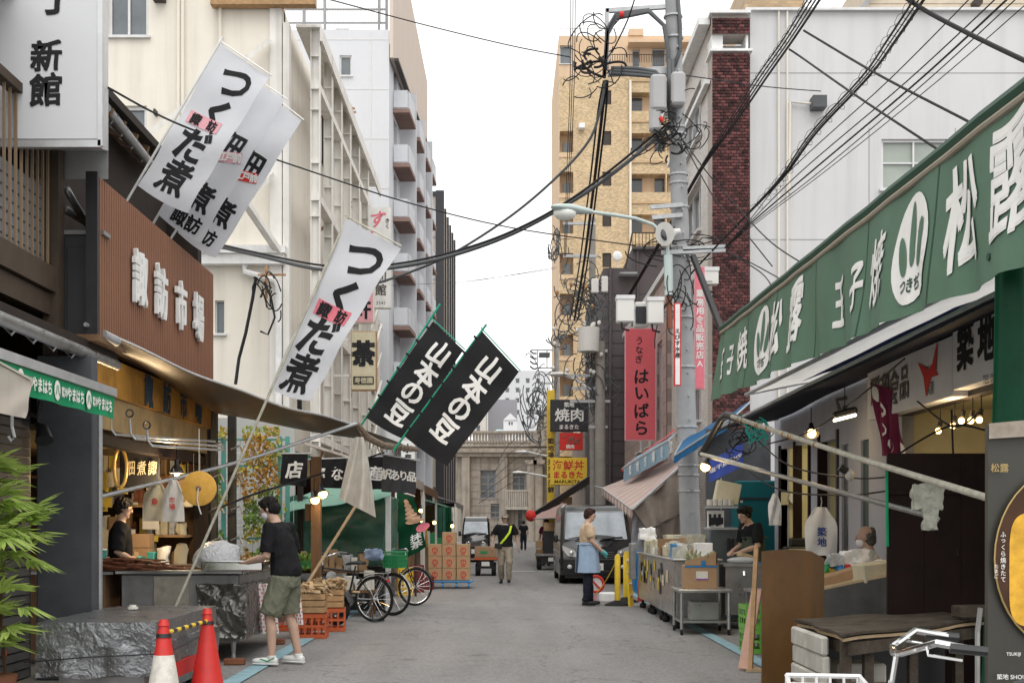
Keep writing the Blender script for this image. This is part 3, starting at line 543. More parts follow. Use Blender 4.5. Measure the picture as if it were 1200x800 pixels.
# ================================================================== STREET END
r=thing('stone_hall','old stone building with balustrade, columns and tall windows closing the end of the street','building',(0,112,0))
D = 112; zt_ = zat(523, D); xL, xR = xat(520, D), xat(720, D)
hl=[hole(563,550,581,584,D,(xL,0,0)),hole(601,555,616,576,D,(xL,0,0)),hole(542,568,550,583,D,(xL,0,0)),hole(607,592,612,618,D,(xL,0,0)),hole(575,590,586,606,D,(xL,0,0))]
facade(r, (xL, D, 0), (1, 0, 0), xR - xL, zt_, hl, M['stone'], .45, gl=M['glass'], th=.12, fr=M['grey_wall'])
body(r, (xL, D + .5, 0), (xR, D + 14, zt_ - .1), M['stone'], 'core')
m_=MB();m_.bb((xat(533,D),D-.9,zt_-.55),(xR+.3,D-.01,zt_-.2));m_.bb((xat(533,D),D-.6,zt_-.9),(xR+.2,D-.012,zt_-.552));m_.build('cornice',M['stone'],r)
m_=MB();m_.bb((xat(535,D),D-.35,zt_+1.15),(xR,D+.05,zt_+1.35));m_.bb((xat(535,D),D-.3,zt_+.005),(xR,D,zt_+.15));m_.build('parapet_rail',M['stone'],r)
bal=MB();bal.tube([(0,0,0),(0,0,.2),(0,0,.5),(0,0,.95),(0,0,1.0)],[.1,.16,.07,.12,.14],6);bme=bal.mesh();bme.materials.append(M['stone'])
for i in range(52): inst(bme, 'baluster', r, Vector((xat(537, D) + .27 * i, D - .15, zt_ + .15)) - r.location)
for px in (546, 590, 631):
 m_=MB();m_.bb((xat(px,D)-.35,D-.5,0),(xat(px,D)+.35,D-.02,zt_-.9),.04);m_.build('pilaster',M['stone'],r)
for px in (622, 631, 648):
 m_=MB();m_.cyl((xat(px,D),D-1.0,0),(xat(px,D),D-1.0,zt_-1.6),.42,.36,14);m_.bb((xat(px,D)-.5,D-1.5,zt_-1.6),(xat(px,D)+.5,D-.5,zt_-1.25));m_.build('column',M['stone'],r)
m_=MB();m_.bb((xat(592,D),D-1.3,zat(597,D)),(xat(620,D),D-.02,zat(594,D)));m_.bb((xat(592,D),D-1.3,zat(576,D)),(xat(620,D),D-1.1,zat(574,D)));
for i in range(13): m_.cyl((xat(593, D) + .16 * i, D - 1.2, zat(594, D)), (xat(593, D) + .16 * i, D - 1.2, zat(576, D)), .06)
m_.build('stone_balcony', mat('pale_stone', (.48, .45, .40), .8, 0, .15, 2, streak=.3), r)
m_ = MB()
for k in range(1, 12): m_.bb((xat(540, D), D - .04, .62 * k), (xR, D - .004, .62 * k + .06))
m_.build('stone_course', M['conc2'], r)
m_=MB();m_.poly([(xat(620,D),D-.6,zt_+.01),(xR,D-.6,zt_+.01),(xat(665,D),D-.6,zt_+3.2),(xat(640,D),D-.6,zt_+3.6)],(0,1.2,0));m_.build('pediment',M['stone'],r)
def far_block(name, label, px0, px1, py, d, m, wins=(), dep=12):
 r = thing(name, label, 'building', (xat(px0, d), d, 0)); O = (xat(px0, d), d, 0)
 hl = [hole(a, b, a + w_, b + h_, d, O) + (0,) for a, b, w_, h_ in wins]
 facade(r, O, (1, 0, 0), xat(px1, d) - xat(px0, d), zat(py, d), hl, m, .25, gl=M['glass'], th=.15, sill=False)
 body(r, (O[0], d + .3, 0), (xat(px1, d), d + dep, zat(py, d) - .1), m, 'core'); return r
pale = mat('pale_far_wall', (.62, .63, .65), .8, 0, .03, .3)
far_block('far_office','pale office block with small square windows far beyond the street end',566,645,434,190,pale,[(a,b,5,6)for a in(578,592,604,616,628)for b in(443,454,466,480)])
far_block('grey_block','blank grey block behind the little white gabled house',572,606,468,160,mat('far_grey',(.30,.30,.33),.8,0,.03,.3))
far_block('pale_tower','narrow pale building left of the grey block at the street end',555,569,452,150,mat('far_cream',(.58,.55,.50),.8,0,.03,.3),[(558,462,5,8),(558,480,5,8),(558,498,5,8)])
r=far_block('gabled_house','small white gabled house peeping over the stone balustrade',590,606,492,140,mat('far_white',(.74,.75,.77),.8,0,.02,.3),[(596,494,2,4),(599,494,2,4)],8)
m_=MB();d=140;m_.poly([(xat(589.5,d),d-.1,zat(492,d)),(xat(606.5,d),d-.1,zat(492,d)),(xat(598,d),d-.1,zat(484,d))],(0,8,0));m_.build('gable',MC['far_white'],r)
m_=MB();m_.poly([(xat(575,d),d-.5,zat(508,d)),(xat(590,d),d-.5,zat(508,d)),(xat(590,d),d+5,zat(499,d)),(xat(582,d),d+5,zat(499,d))]);m_.build('roof',mat('mint_roof',(.45,.58,.58),.6),r)

# ================================================================== BUILDINGS, RIGHT SIDE
# --- beige tiled apartment tower
r=thing('beige_apartment_tower','tall beige tiled apartment tower with recessed corridors rising behind the utility pole','building',(8,90,0))
tile_m = gmat('beige_tile', (.56, .42, .25), '', .16, .075, 0, (.46, .34, .21), .6, axis='xz', var=.25, msize=.006)
plain = mat('apricot_render', (.64, .47, .32), .8, 0, .04, .4, streak=.08)
D = 90; xL = xat(655, D); xR = xat(826, D); O = (xL, D, 0); hl = []
zroof = zat(42, D); ztile = zat(90, D)
fl = [zat(96 + 47.6 * k, D) for k in range(12)]  # corridor slot tops
for k, z in enumerate(fl):
 hl.append((xat(737, D) - xL, z - 2.05, xat(780, D) - xat(737, D), 1.3))  # corridor slot
 hl.append((xat(781.5, D) - xL, z - 2.05, xat(824, D) - xat(781.5, D), 1.3))
 if k: hl.append((0.05, z - 2.1, xat(671, D) - xL, 1.5))
 hl.append((xat(706, D) - xL, z - 1.6, .62, 1.0))
facade(r, O, (1, 0, 0), xR - xL, ztile, hl, tile_m, 1.0, panes=False)
body(r, (xL, D + 1.02, 0), (xR, D + 14, ztile - .05), plain, 'core')
for k, z in enumerate(fl):
 m_ = MB();
 for px,w_ in((739,.9),(769,.9),(795,.9),(812,.7)):m_.bb((xat(px,D),D+.92,z-2.0),(xat(px,D)+w_,D+.98,z-.85))
 m_.build('door', M['glass_dark'], r)
 m_=MB();m_.bb((xat(706,D)+.03,D+.1,z-1.57),(xat(706,D)+.59,D+.16,z-.63));m_.build('window',M['frame_dark'],r)
 if k:
  m_ = MB(); m_.bb((xL + .35, D + .8, z - 2.1), (xL + .85, D + .9, z - 1.2)); m_.build('window', M['glass'], r)
  m_ = MB(); m_.bb((xL + .0, D - .06, z - 2.45), (xat(672, D), D - .01, z - 2.25)); m_.build('balcony_edge', plain, r)
 m_=MB();m_.bb((xat(737,D),D-.1,z-.0),(xat(824,D),D-.012,z+.16));m_.build('slab_edge',mat('tan_band',(.50,.36,.22),.8),r)
m_ = MB(); m_.cyl((xat(738.5, D), D - .15, 0), (xat(738.5, D), D - .15, ztile - .3), .09); m_.build('drainpipe', M['cream'], r)
facade(r,(xL,D+.02,ztile+.002),(1,0,0),xR-xL,zroof-ztile,[(xat(656,D)-xL,.9,.85,1.3,0),(xat(764,D)-xL,.7,.95,1.3,0),(xat(741,D)-xL,.7,.55,1.2,0)],plain,.3,name='top_floor')
m_=MB();m_.bb((xat(735,D),D-1.2,zat(57,D)),(xat(822,D),D,zat(54,D)));m_.bb((xat(737,D),D-.1,zroof),(xat(754,D),D+2,zroof+.45));m_.build('canopy',plain,r)
body(r, (xL, D + .35, ztile), (xR, D + 14, zroof - .02), plain, 'top_core')
m_ = MB()
for i in range(24): m_.cyl((xat(668, D) + i * .42, D + .3, zroof), (xat(668, D) + i * .42, D + .3, zroof + .6), .025, seg=5)
m_.cyl((xL,D+.3,zroof+.6),(xR,D+.3,zroof+.6),.03);m_.cyl((xL,D+.3,zroof+.3),(xR,D+.3,zroof+.3),.02);m_.build('roof_railing',M['win_frame'],r)
m_ = MB()
for i in range(36): m_.cyl((xat(711, D) + i * .17, D - .8, zat(78, D)), (xat(711, D) + i * .17, D - .8, zat(69, D)), .02, seg=4)
m_.cyl((xat(711,D),D-.8,zat(69,D)),(xat(814,D),D-.8,zat(69,D)),.03);m_.build('terrace_railing',M['rail_brown'],r)
m_=MB();m_.bb((xat(678,D),D-.6,zat(153,D)),(xat(685,D),D-.01,zat(147,D)),.03);m_.build('vent_unit',M['white'],r)
# --- beige roof box far behind the white wall
r = thing('tan_roof_house', 'tan rooftop structure showing above the white wall', 'building', (13, 60, 0)); d = 60
body(r,(xat(873,d),d,0),(xat(943,d),d+6,zat(-30,d)),gmat('tan_tile',(.46,.32,.18),'',.4,.15,0,(.4,.3,.2),var=.2),'wall')
r=thing('cream_roof_house','cream clapboard upper storey behind the top edge of the white wall','building',(11,34,0));d=34
b_ = MB(); x0, x1 = xat(1018, d), xat(1260, d); b_.bb((x0, d, 5), (x1, d + 5, zat(-40, d)))
for k in range(6): b_.bb((x0 - .02, d - .03, zat(12, d) + .16 * k), (x1, d - .001, zat(12, d) + .16 * k + .14))
b_.build('clapboard_wall', mat('cream_clapboard', (.58, .50, .40), .8), r)
b_=MB();b_.beam((x0-.3,d-.2,zat(16,d)),(x0+.6,d-.2,zat(-30,d)),.1,.12);b_.build('barge_board',M['grey_wall'],r)
b_=MB();b_.tube([(xat(1142,d),d-.3,zat(7,d)),(xat(1142,d),d-.02,zat(7,d))],.12,10);b_.build('vent',M['frame_dark'],r)
# --- big white-walled building, camera-facing side wall
r=thing('white_walled_building','large plain white-walled building on the right crossed by overhead wires','building',(6,25,0));D=25.5
xL = xat(879, D); xR = xat(1330, D); zt_ = zat(14, D); O = (xL, D, 0)
facade(r,O,(1,0,0),xR-xL,zt_,[hole(1033,163,1110,222,D,O)+(1,)],M['white_wall'],.14,gl=M['glass_green'],th=.05)
body(r, (xL, D + .15, 0), (xR, D + 11, zt_ - .05), M['white_wall'], 'core')
m_ = MB(); m_.bb((xL - .1, D - .1, zt_), (xR, D + .3, zt_ + .05)); m_.build('coping', M['win_frame'], r)
m_ = MB();
for py in (86,): m_.bb((xL, D - .006, zat(py, D)), (xR, D - .002, zat(py, D) + .012))
for py in (86 + 195,): m_.bb((xL, D - .006, zat(py, D)), (xR, D - .002, zat(py, D) + .012))
for px in (1018, 1119): m_.bb((xat(px, D), D - .006, zat(290, D)), (xat(px, D) + .014, D - .003, zat(150, D)))
m_.build('panel_joint', M['grey_wall'], r)
m_ = MB()
for px in (912, 922): m_.cyl((xat(px, D), D - .05, 1), (xat(px, D), D - .05, zt_), .022, seg=6)
m_.tube([(xat(924, D), D - .05, 8), W(926, 120, D - .05), W(955, 122, D - .1)], .03, 6); m_.build('conduit', M['cream'], r)
m_ = MB(); m_.bb(W(953, 125, D - .3), W(965, 117, D - .01)); m_.build('insulator_bracket', M['grey_cable'], r)
m_ = MB();
for py in (191,): m_.bb((xat(1034, D), D + .07, zat(py, D)), (xat(1110, D), D + .10, zat(py, D) + .03))
m_.build('window_rail', M['win_frame'], r)
# --- brick fronted building with tiled flank
r=thing('brick_building','narrow building with a dark red brick end pier and a pale tiled street side','building',(5,25,0));D=25.3
xL = xat(835, D); xR = xat(878, D); zt_ = zat(17, D); zb = zat(39, D); zb2 = zat(61, D)
body(r,(xL,D+.04,0),(xR,D+.6,zb2),M['mortar'],'brick_backing');body(r,(xL,D+.04,zb),(xR,D+.6,zt_),M['mortar'],'parapet_backing')
bk = MB(); bw, bh = .106, .062
for part_, za, zb_ in ((0, 0.5, zb2), (1, zb, zt_)):
 for k in range(int((zb_ - za) / bh)):
  off = (k % 2) * bw / 2
  for i in range(-1, int((xR - xL) / bw) + 1):
   xa = max(xL, xL + i * bw + off); xb = min(xR, xL + (i + 1) * bw + off - .013)
   if xb - xa < .02: continue
   dp = random.uniform(0, .012); z = za + k * bh; bk.bb((xa, D - dp, z), (xb, D + .039, z + bh - .015))
stuffk(bk.build('brick', M['brick_r'], r))
m_=MB();m_.bb((xL-.05,D-.06,zb2+.002),(xR+.06,D+.6,zb2+.05));m_.bb((xL-.06,D-.08,zt_+.002),(xR+.02,D+.6,zt_+.06));m_.build('coping',M['white'],r)
m_=MB();m_.bb((xL,D+.1,zb2+.05),(xL+.22,D+.6,zb-.002));m_.bb((xR-.05,D+.1,zb2+.05),(xR,D+.6,zb-.002));m_.build('parapet_post',M['white'],r)
ft = gmat('white_tile', (.62, .58, .54), '', .11, .06, 0, (.36, .34, .32), .5, axis='yz', var=.12, msize=.006)
hl = [(.9, z, 3.9, 1.15, 3) for z in (3.6, 5.6, 7.6, 9.6)]
facade(r, (xL, D + .6, 0), (0, 1, 0), 5.6, zt_, hl, ft, .2, N=(-1, 0, 0), gl=M['glass_dark'])
body(r, (xL + .22, D + .61, 0), (xR + 3, D + 6.1, zt_ - .4), M['white_wall'], 'core')
m_=MB();m_.bb((xL-.25,D+.2,zt_-.12),(xL-.02,D+6.2,zt_+.02));m_.bb((xL-.12,D+.2,zt_-1.3),(xL-.02,D+6.2,zt_-1.2));m_.build('eaves',M['white'],r)
# --- dark grey building with the hanging banner
r=thing('dark_grey_building','dark grey clad building with a roof terrace behind the two utility poles','building',(5,44,0));D=44
xL = xat(707, D); xR = xat(800, D); zt_ = zat(314, D)
dk = mat('charcoal_siding', (.10, .085, .088), .7, 0, .08, 1, streak=.1)
body(r, (xL, D, 0), (xR, D + 10, zt_), dk)
m_ = MB()
for k in range(22): m_.bb((xL, D - .01, .5 + k * .42), (xR, D - .002, .5 + k * .42 + .02))
m_.build('cladding_joint', M['sign_dark'], r)
m_=MB();m_.cyl((xat(715,D),D-.08,0),(xat(715,D),D-.08,zt_),.05);m_.cyl((xat(747,D),D-.06,0),(xat(747,D),D-.06,zt_+.7),.04);m_.build('drainpipe',dk,r)
m_=MB();m_.bb((xat(741,D),D-.2,zat(293,D)),(xR,D+8,zat(290,D)));m_.bb((xat(741,D),D,zt_+.002),(xat(800,D),D+7,zat(293,D)-.002));m_.build('upper_storey',dk,r)
m_ = MB(); m_.bb((xat(725, D), D - .5, zat(324, D)), (xat(745, D), D - .01, zat(322, D))); m_.build('canopy', M['grey_wall'], r)
m_ = MB()
for i in range(14):m_.cyl((xat(741,D)+i*.12,D+.1,zat(290,D)),(xat(741,D)+i*.12,D+.1,zat(272,D)),.012,seg=4)
m_.cyl((xat(741,D),D+.1,zat(272,D)),(xR,D+.1,zat(272,D)),.025);m_.tube([W(733,314,D),W(741,273,D)],.03);m_.build('railing',M['rail_brown'],r)
m_=MB();m_.tube([W(723,300,D+.3),W(723,301,D+.0)],.01);m_.ell(W(723.5,300,D-.2),(.17,.06,.17));m_.cyl(W(723.5,300,D),W(723.5,314,D),.02);m_.build('satellite_dish',M['white'],r)
# pink-grey flats beyond the pole and the lane side behind them
simple_house('pink_grey_flats','pinkish-grey tiled building behind the big concrete pole',4.05,32.0,43.4,zat(352,36),gmat('pink_tile',(.42,.32,.29),'',.3,.3,0,(.25,.2,.18),var=.08,axis='yz',msize=.012),[(1,3.6,1.1,2.6,1),(3.6,3.6,1.1,2.6,1),(6,3.6,1.1,2.6,1)],9,side=1)
simple_house('far_right_shop_house','brown shop house behind the yellow seafood sign',4.6,56,88,7.0,mat('brown_render',(.22,.18,.15),.8,0,.2,1,streak=.3),[(1+3.2*k,3.6,1.6,1.6,1)for k in range(8)],12,side=1,fr=M['frame_dark'])
simple_house('apricot_house','narrow apricot house glimpsed between the poles above the charcoal sign',5.15,70,84,12.5,plain,[(1+3*k,z,1.2,1.6,1)for k in range(3)for z in(6.5,9.5)],9,side=1,hfront=[(.4,8.2,.8,1.2,0)],fr=M['frame_dark'])
# ================================================================== UTILITY POLES, LAMPS, CABLES
def curls(mb, c, r, n, th, seed=0, squash=(1, 1, 1)):
 rnd = random.Random(seed); c = Vector(c)
 for _ in range(n):
  k = Vector((rnd.gauss(0, .35) * r * squash[0], rnd.gauss(0, .3) * r * squash[1], rnd.gauss(0, .4) * r * squash[2])) + c
  a0=rnd.uniform(0,6.28);ln=rnd.uniform(1.2,3.3);rr=rnd.uniform(.25,.7)*r;tx=rnd.uniform(-.9,.9);ty=rnd.uniform(-.5,.5)
  mb.tube([k+Vector((rr*cos(a0+ln*t/8)*squash[0],rr*ty*sin(a0+ln*t/8)*squash[1]+tx*.1,rr*sin(a0+tx+ln*t/8)*squash[2]))for t in range(9)],th,4,cap=False)
PD = 22.0
p=thing('utility_pole','big concrete utility pole with bracket, grey boxes and tangled cables beside the curved street lamp','utility pole',W(812,708,PD).to_tuple())
m_=MB();m_.tube([W(812,716,PD),W(800,350,PD),W(786,-60,PD)],[.185,.155,.125],20);m_.build('pole',M['conc'],p,True)
m_ = MB()
for py in (20, 45, 88, 150, 158, 205, 215, 243, 290, 300, 372, 430, 500, 545, 556, 575):
 x=786+(py+60)/410*14 if py<350 else 800+(py-350)/366*12;c=W(x,py,PD);m_.tube([c-Vector((0,0,.015)),c+Vector((0,0,.015))],.19-.0*py if py>350 else .165,16)
m_.build('steel_band', M['galv'], p)
m_ = MB()
for i in range(24):
 py=60+i*27;x=790+py*.033;s_=1 if i%2 else-1;m_.cyl(W(x,py,PD)+Vector((0,-.1,0)),W(x,py,PD)+Vector((s_*.0,-.24,0)),.012,seg=6)
m_.build('step_bolt', M['galv'], p)
# bracket frame
m_=MB();m_.beam(W(710,13,PD),W(785,8,PD),.07,.07);m_.beam(W(711,11,PD),W(711,80,PD),.07,.07);m_.beam(W(712,86,PD),W(785,83,PD),.07,.11);m_.build('cable_bracket',M['galv'],p)
m_ = MB()
for k in range(3):m_.tube([W(708,90,PD-.1),W(712,40-k*3,PD-.1),W(722,22-k*3,PD-.1),W(760,14-k,PD-.1),W(778,30,PD-.15),W(783,60,PD-.2),W(785,130,PD-.2)],.035,6)
for k in range(3):m_.tube([W(716,80+k*3,PD-.12),W(745,80+k*4,PD-.14),W(768,84+k*3,PD-.16),W(782,100+k*6,PD-.2),W(786,140,PD-.2)],.035,6)
m_.tube([W(793, -20, PD - .1), W(797, 30, PD - .15), W(797, 60, PD - .15), W(790, 78, PD - .2)], .035, 6)
for k in range(2): m_.tube([W(784 + k * 4, 70, PD - .2), W(786 + k * 4, 140, PD - .22)], .045, 6)
m_.build('cable_loom', M['grey_cable'], p, True)
m_=MB();curls(m_,W(700,66,PD-.15),.6,26,.010,3,(.9,.6,1));curls(m_,W(690,78,PD-.15),.38,9,.022,4,(1.3,.5,.7));curls(m_,W(791,152,PD-.3),.5,30,.009,5,(1,.6,.9));curls(m_,W(783,165,PD-.3),.3,8,.018,8)
curls(m_,W(806,290,PD-.1),.5,16,.010,15,(1.6,.6,.6));curls(m_,W(800,350,PD-.25),.5,16,.009,16,(.8,.4,1.6))
stuffk(m_.build('cable_tangle', M['black'], p))
m_=MB();m_.tube([W(726,17,PD-.2),W(731,17,PD-.2)],.05,8);m_.tube([W(773,138,PD-.4),W(777,142,PD-.4)],.04,8);m_.build('red_tape',M['red'],p)
for px0, px1, py0, py1, dd in ((763, 779, 93, 128, .45), (787, 801, 90, 122, .45), (762, 773, 130, 152, .42)):
 m_ = MB(); m_.bb(W(px0, py1, PD - dd), W(px1, py0, PD - .17), .04)
 m_.build('junction_box', mat('grey_box', (.40, .40, .40), .5, 0, .06, 3), p)
m_ = MB()
for py,xa,xb in((243,762,800),(255,764,800),(296,775,850),(292,800,850)):m_.beam(W(xa,py,PD-.2),W(xb,py-3,PD-.2),.06,.07)
m_.build('cross_arm', M['galv'], p)
m_ = MB(); m_.beam(W(812, 300, PD - .2), W(846, 388, 20.6), .08, .08); m_.build('guard_strut', M['blackp'], p)
# loudspeaker
m_=MB();m_.tube([W(796,271,PD-.3),W(790,272,PD-.34),W(786,273,PD-.38),W(779,274,PD-.5)],[.05,.06,.10,.2],4 if 0 else 14);m_.build('horn_speaker',M['box_w'],p,True)
m_ = MB(); m_.ell(W(781, 274, PD - .48), (.1, .04, .12)); m_.build('horn_mouth', M['glass_dark'], p, True)
# street lamp
lp=thing('street_lamp','pale green street lamp curving from the big concrete pole over the road','street lamp',W(785,345,PD-.25).to_tuple())
m_ = MB(); m_.tube([W(784, 346, PD - .3), W(783, 299, PD - .3)], .075, 12); m_.build('socket_sleeve', M['lamp_g'], lp, True)
m_=MB();m_.tube([W(783,300,PD-.3),W(782,286,PD-.3),W(776,273,PD-.32),W(765,263,PD-.36),W(745,256,PD-.45),W(720,252,PD-.6),W(690,248,PD-.75)],.030,10);m_.build('arm',M['lamp_g'],lp,True)
m_=MB();m_.tube([W(694,248,PD-.75),W(684,247,PD-.8),W(668,245,PD-.9),W(652,243,PD-1),W(646,242,PD-1.02)],[(.035,.04),(.06,.09),(.08,.16),(.055,.13),(.02,.05)],14,flat=((0,0,1),));m_.build('lamp_head',M['lamp_g'],lp,True)
m_ = MB(); m_.ell(W(662, 250, PD - .92), (.19, .15, .12)); m_.build('lamp_lens', M['lens'], lp, True)
m_=MB();m_.tube([W(784,348,PD-.28),W(785,385,PD-.26)],.05,8);m_.build('lower_tube',mat('rust_tube',(.30,.12,.08),.7),lp)
# service boxes beside the pole
for(a,b,c,d_),l in zip(((723,350,742,377),(759,352,776,379),(824,317,840,333)),('white service box mounted left of the dark unit, above the pink hanging banner','white service box between the dark unit and the concrete pole','white box unit fixed to the brick pier right of the pole')):
 q=thing('service_box',l,'utility box',W((a+c)/2,d_,21.5 if a<800 else 24.6).to_tuple(),'white service boxes on brackets');D=21.5 if a<800 else 24.6
 m_ = MB(); m_.bb(W(a, d_, D), W(c, b, D + .22), .02); m_.build('case', M['box_w'], q)
 m_ = MB(); m_.bb(W(a - .5, b, D - .015), W(c + .5, b - 1.5, D + .24)); m_.build('lid', M['win_frame'], q)
 m_=MB();m_.tube([W(a+5,d_,D+.05),W(a+6,d_+8,D+.05),W(a+14,d_+10,D+.1)],.018,6);m_.build('cable',M['black'],q)
 m_=MB();m_.beam(W((a+c)/2,(b+d_)/2,D+.225),W((a+c)/2+(30 if a<800 else 0),(b+d_)/2,D+.6),.05,.05);m_.build('bracket',M['galv'],q)
q=thing('dark_unit','dark grilled wall unit between two white service boxes','utility box',W(750,382,21.8).to_tuple());m_=MB();m_.bb(W(744,382,21.8),W(758,357,22.1),.02);m_.build('case',M['box_w'],q)
m_=MB();m_.bb(W(745,379,21.78),W(757,359,21.795));m_.build('grille',M['sign_dark'],q);m_=MB();m_.beam(W(750,370,22.1),W(790,370,22.1),.05,.05);m_.build('bracket',M['galv'],q)

# second and third poles
p=thing('utility_pole','rear concrete pole carrying a pale drum transformer above the charcoal restaurant sign','utility pole',(xat(704,38),38,0))
m_=MB();m_.tube([(xat(704,38),38,0),W(703,400,38)],[.17,.15],12);m_.tube([W(695,600,38.4),W(694,255,38.4)],.10,10);m_.build('pole',M['conc2'],p,True)
m_ = MB(); m_.cyl(W(690, 412, 37.7), W(690, 384, 37.7), .30, .32, 18); m_.build('transformer_drum', M['box_w'], p, True)
m_=MB();m_.bb(W(693,343,37.8),W(701,328,38.0),.02);m_.bb(W(705,342,37.8),W(712,325,38.0),.02);m_.build('cylinder_case',M['box_w'],p)
m_ = MB()
for py,a,b in((262,660,698),(300,660,700),(411,676,712),(440,665,712),(455,670,712),(470,668,715),(500,690,712)):m_.beam(W(a,py,38),W(b,py,38),.07,.08)
m_.build('cross_arm', M['galv'], p)
m_=MB();curls(m_,W(675,360,38),.8,44,.016,21,(.9,.5,1.1));curls(m_,W(694,355,38),.6,30,.016,22,(1.1,.5,1.2));curls(m_,W(700,440,38),.6,60,.015,23,(1,.4,1.6));curls(m_,W(652,290,38),.35,26,.014,24,(.6,.4,1.7))
stuffk(m_.build('cable_tangle', M['grey_cable'], p))
m_ = MB(); rnd = random.Random(4)
for i in range(5): c = W(664 + rnd.uniform(-14, 34), 345 + rnd.uniform(-18, 22), 37.8); m_.ell(c, (.05, .05, .08), 8, 5)
m_.build('insulator', M['rust'], p)
m_ = MB(); rnd = random.Random(5)
for i in range(14): c = W(664 + rnd.uniform(-16, 44), 400 + rnd.uniform(-30, 40), 37.8); m_.ell(c, (.06, .06, .07), 8, 5)
m_.build('insulator', M['box_w'], p)
p=thing('utility_pole','slim far pole with a wire rack, rising left of the yellow vertical sign','utility pole',(xat(652,60),60,0))
m_ = MB(); m_.tube([(xat(653, 60), 60, 0), W(652, 395, 60)], [.15, .11], 10); m_.build('pole', M['conc2'], p, True)
m_ = MB()
for py,a,b in((410,622,656),(431,628,656),(449,634,656),(462,634,656)):m_.beam(W(a,py,60),W(b,py,60),.07,.07)
for px in (630, 641): m_.beam(W(px, 409, 60), W(px, 432, 60), .05, .05)
m_.build('wire_rack', M['galv'], p)
m_ = MB()
for k in range(9): m_.tube([W(633 + k * 1.3, 413, 59.8), W(632.5 + k * 1.3, 419, 59.8)], .05, 6)
for k in range(4): m_.tube([W(621, 411 + 6 * k, 59.8), W(625, 414 + 6 * k, 59.8), W(629, 414 + 6 * k, 59.8)], .04, 6)
m_.build('insulator', M['grey_cable'], p)
m_ = MB(); curls(m_, W(632, 480, 60), 1.2, 50, .022, 31, (.7, .5, 1.5)); curls(m_, W(655, 402, 60), .5, 20, .03, 32)
stuffk(m_.build('cable_tangle', M['grey_cable'], p))
def small_lamp(l, pts, d, base):
 q=thing('street_lamp',l,'street lamp',W(*base,d).to_tuple());m_=MB();m_.tube([W(a,b,d)for a,b in pts],.05,8);m_.build('arm',M['box_w'],q,True)
 m_ = MB(); m_.ell(W(pts[-1][0], pts[-1][1] + 1.5, d), (.32, .15, .08), 12, 6); m_.build('lamp_head', M['box_w'], q, True)
small_lamp('distant white lamp arm curving left above the charcoal sign',[(693,500),(692,468),(688,455),(676,445),(655,437)],40,(693,500))
small_lamp('far thin lamp arm level above the stone hall', [(650, 540), (640, 534), (612, 528)], 58, (650, 540))
small_lamp('lower far lamp arm before the stone balcony', [(648, 566), (640, 558), (606, 552)], 66, (648, 566))

def cable(label, pts, th, m='black', s=0, name='overhead_cable', grp='overhead cables'):
 P_ = [W(*q) for q in pts]; out = []
 # Catmull-Rom through the anchor points
 n = len(P_)
 for i in range(n - 1):
  a, b, c, d_ = P_[max(i - 1, 0)], P_[i], P_[i + 1], P_[min(i + 2, n - 1)]
  for k in range(8):
   t=k/8;out.append(.5*((2*b)+(c-a)*t+(2*a-5*b+4*c-d_)*t*t+(3*b-a-3*c+d_)*t**3))
 out.append(P_[-1]);
 mb=MB();mb.tube(out,th,5 if th<.02 else 7);o=mb.build(name,M[m],None,True);tag(o,label,'cable',grp);return o,out
def coilwrap(parent_pts, label, r, th, turns):
 mb = MB(); pts = []; n = len(parent_pts) - 1; N = turns * 8
 for k in range(N + 1):
  t = k / N * n; i = min(int(t), n - 1); c = parent_pts[i].lerp(parent_pts[i + 1], t - i)
  pts.append(c + Vector((r * cos(k * pi / 4), 0, r * sin(k * pi / 4) - r * .6)))
 mb.tube(pts, th, 4, cap=False); tag(stuffk(mb.build('lashing_wire', M['black'])), label, 'wire')
cable('thin wire from the top left dropping to the tangle on the pole bracket',[(330,-14,21),(387,0,21),(500,30,21.5),(600,54,21.8),(668,67,22)],.010)
cable('thin wire leaving the pole to the right across the brick pier',[(786,86,21.8),(835,93,22.5),(900,102,24),(962,107,25.2)],.010)
cable('long thin wire from the signboard falling right past the white flags',[(127,103,11.5),(220,150,13.5),(362,200,17),(480,238,19.5),(600,267,21),(745,288,22)],.011)
cable('heavy drooping cable crossing the street behind the white flag to the pole',[(235,284,26.8),(300,299,25.5),(378,316,24.5),(448,315,24),(520,302,23.5),(600,274,23),(680,230,22.5),(735,190,22),(785,148,21.8)],.036,'grey_cable')
cable('second heavy cable lashed just above the drooping one',[(235,281,26.6),(300,296,25.3),(378,311,24.3),(448,311,23.8),(520,298,23.3),(600,271,22.8),(680,226,22.3),(785,143,21.7)],.022)
cable('cable rising steeply from mid street to the tangle on the bracket',[(438,333,24.3),(480,319,24),(532,296,23.5),(600,252,23),(655,205,22.6),(690,165,22.3),(703,130,22.1),(709,95,22)],.024,'grey_cable')
for k, (dx, th) in enumerate(((0, .03), (4, .02), (-5, .018))):
 cable(('thick vertical cable dropping from the bracket tangle','slimmer vertical cable right of the thick dropping one','thin vertical cable left of the thick dropping one')[k],[(710+dx*.5,95,22),(706+dx,130,22.6),(698+dx,200,24),(693+dx,240,26),(684+dx,310,30),(673+dx,375,36)],th)
for k in range(3):cable(('leftmost','middle','rightmost')[k]+' of three fine wires hanging down the beige tower left side',[(669+k*2.6,-12,26),(668+k*2.4,100,28),(664+k*2,210,32),(661+k,300,37)],.009)
cable('short wire slanting from the top edge to the bracket', [(746, -8, 21), (735, 25, 21.5), (717, 62, 22)], .013)
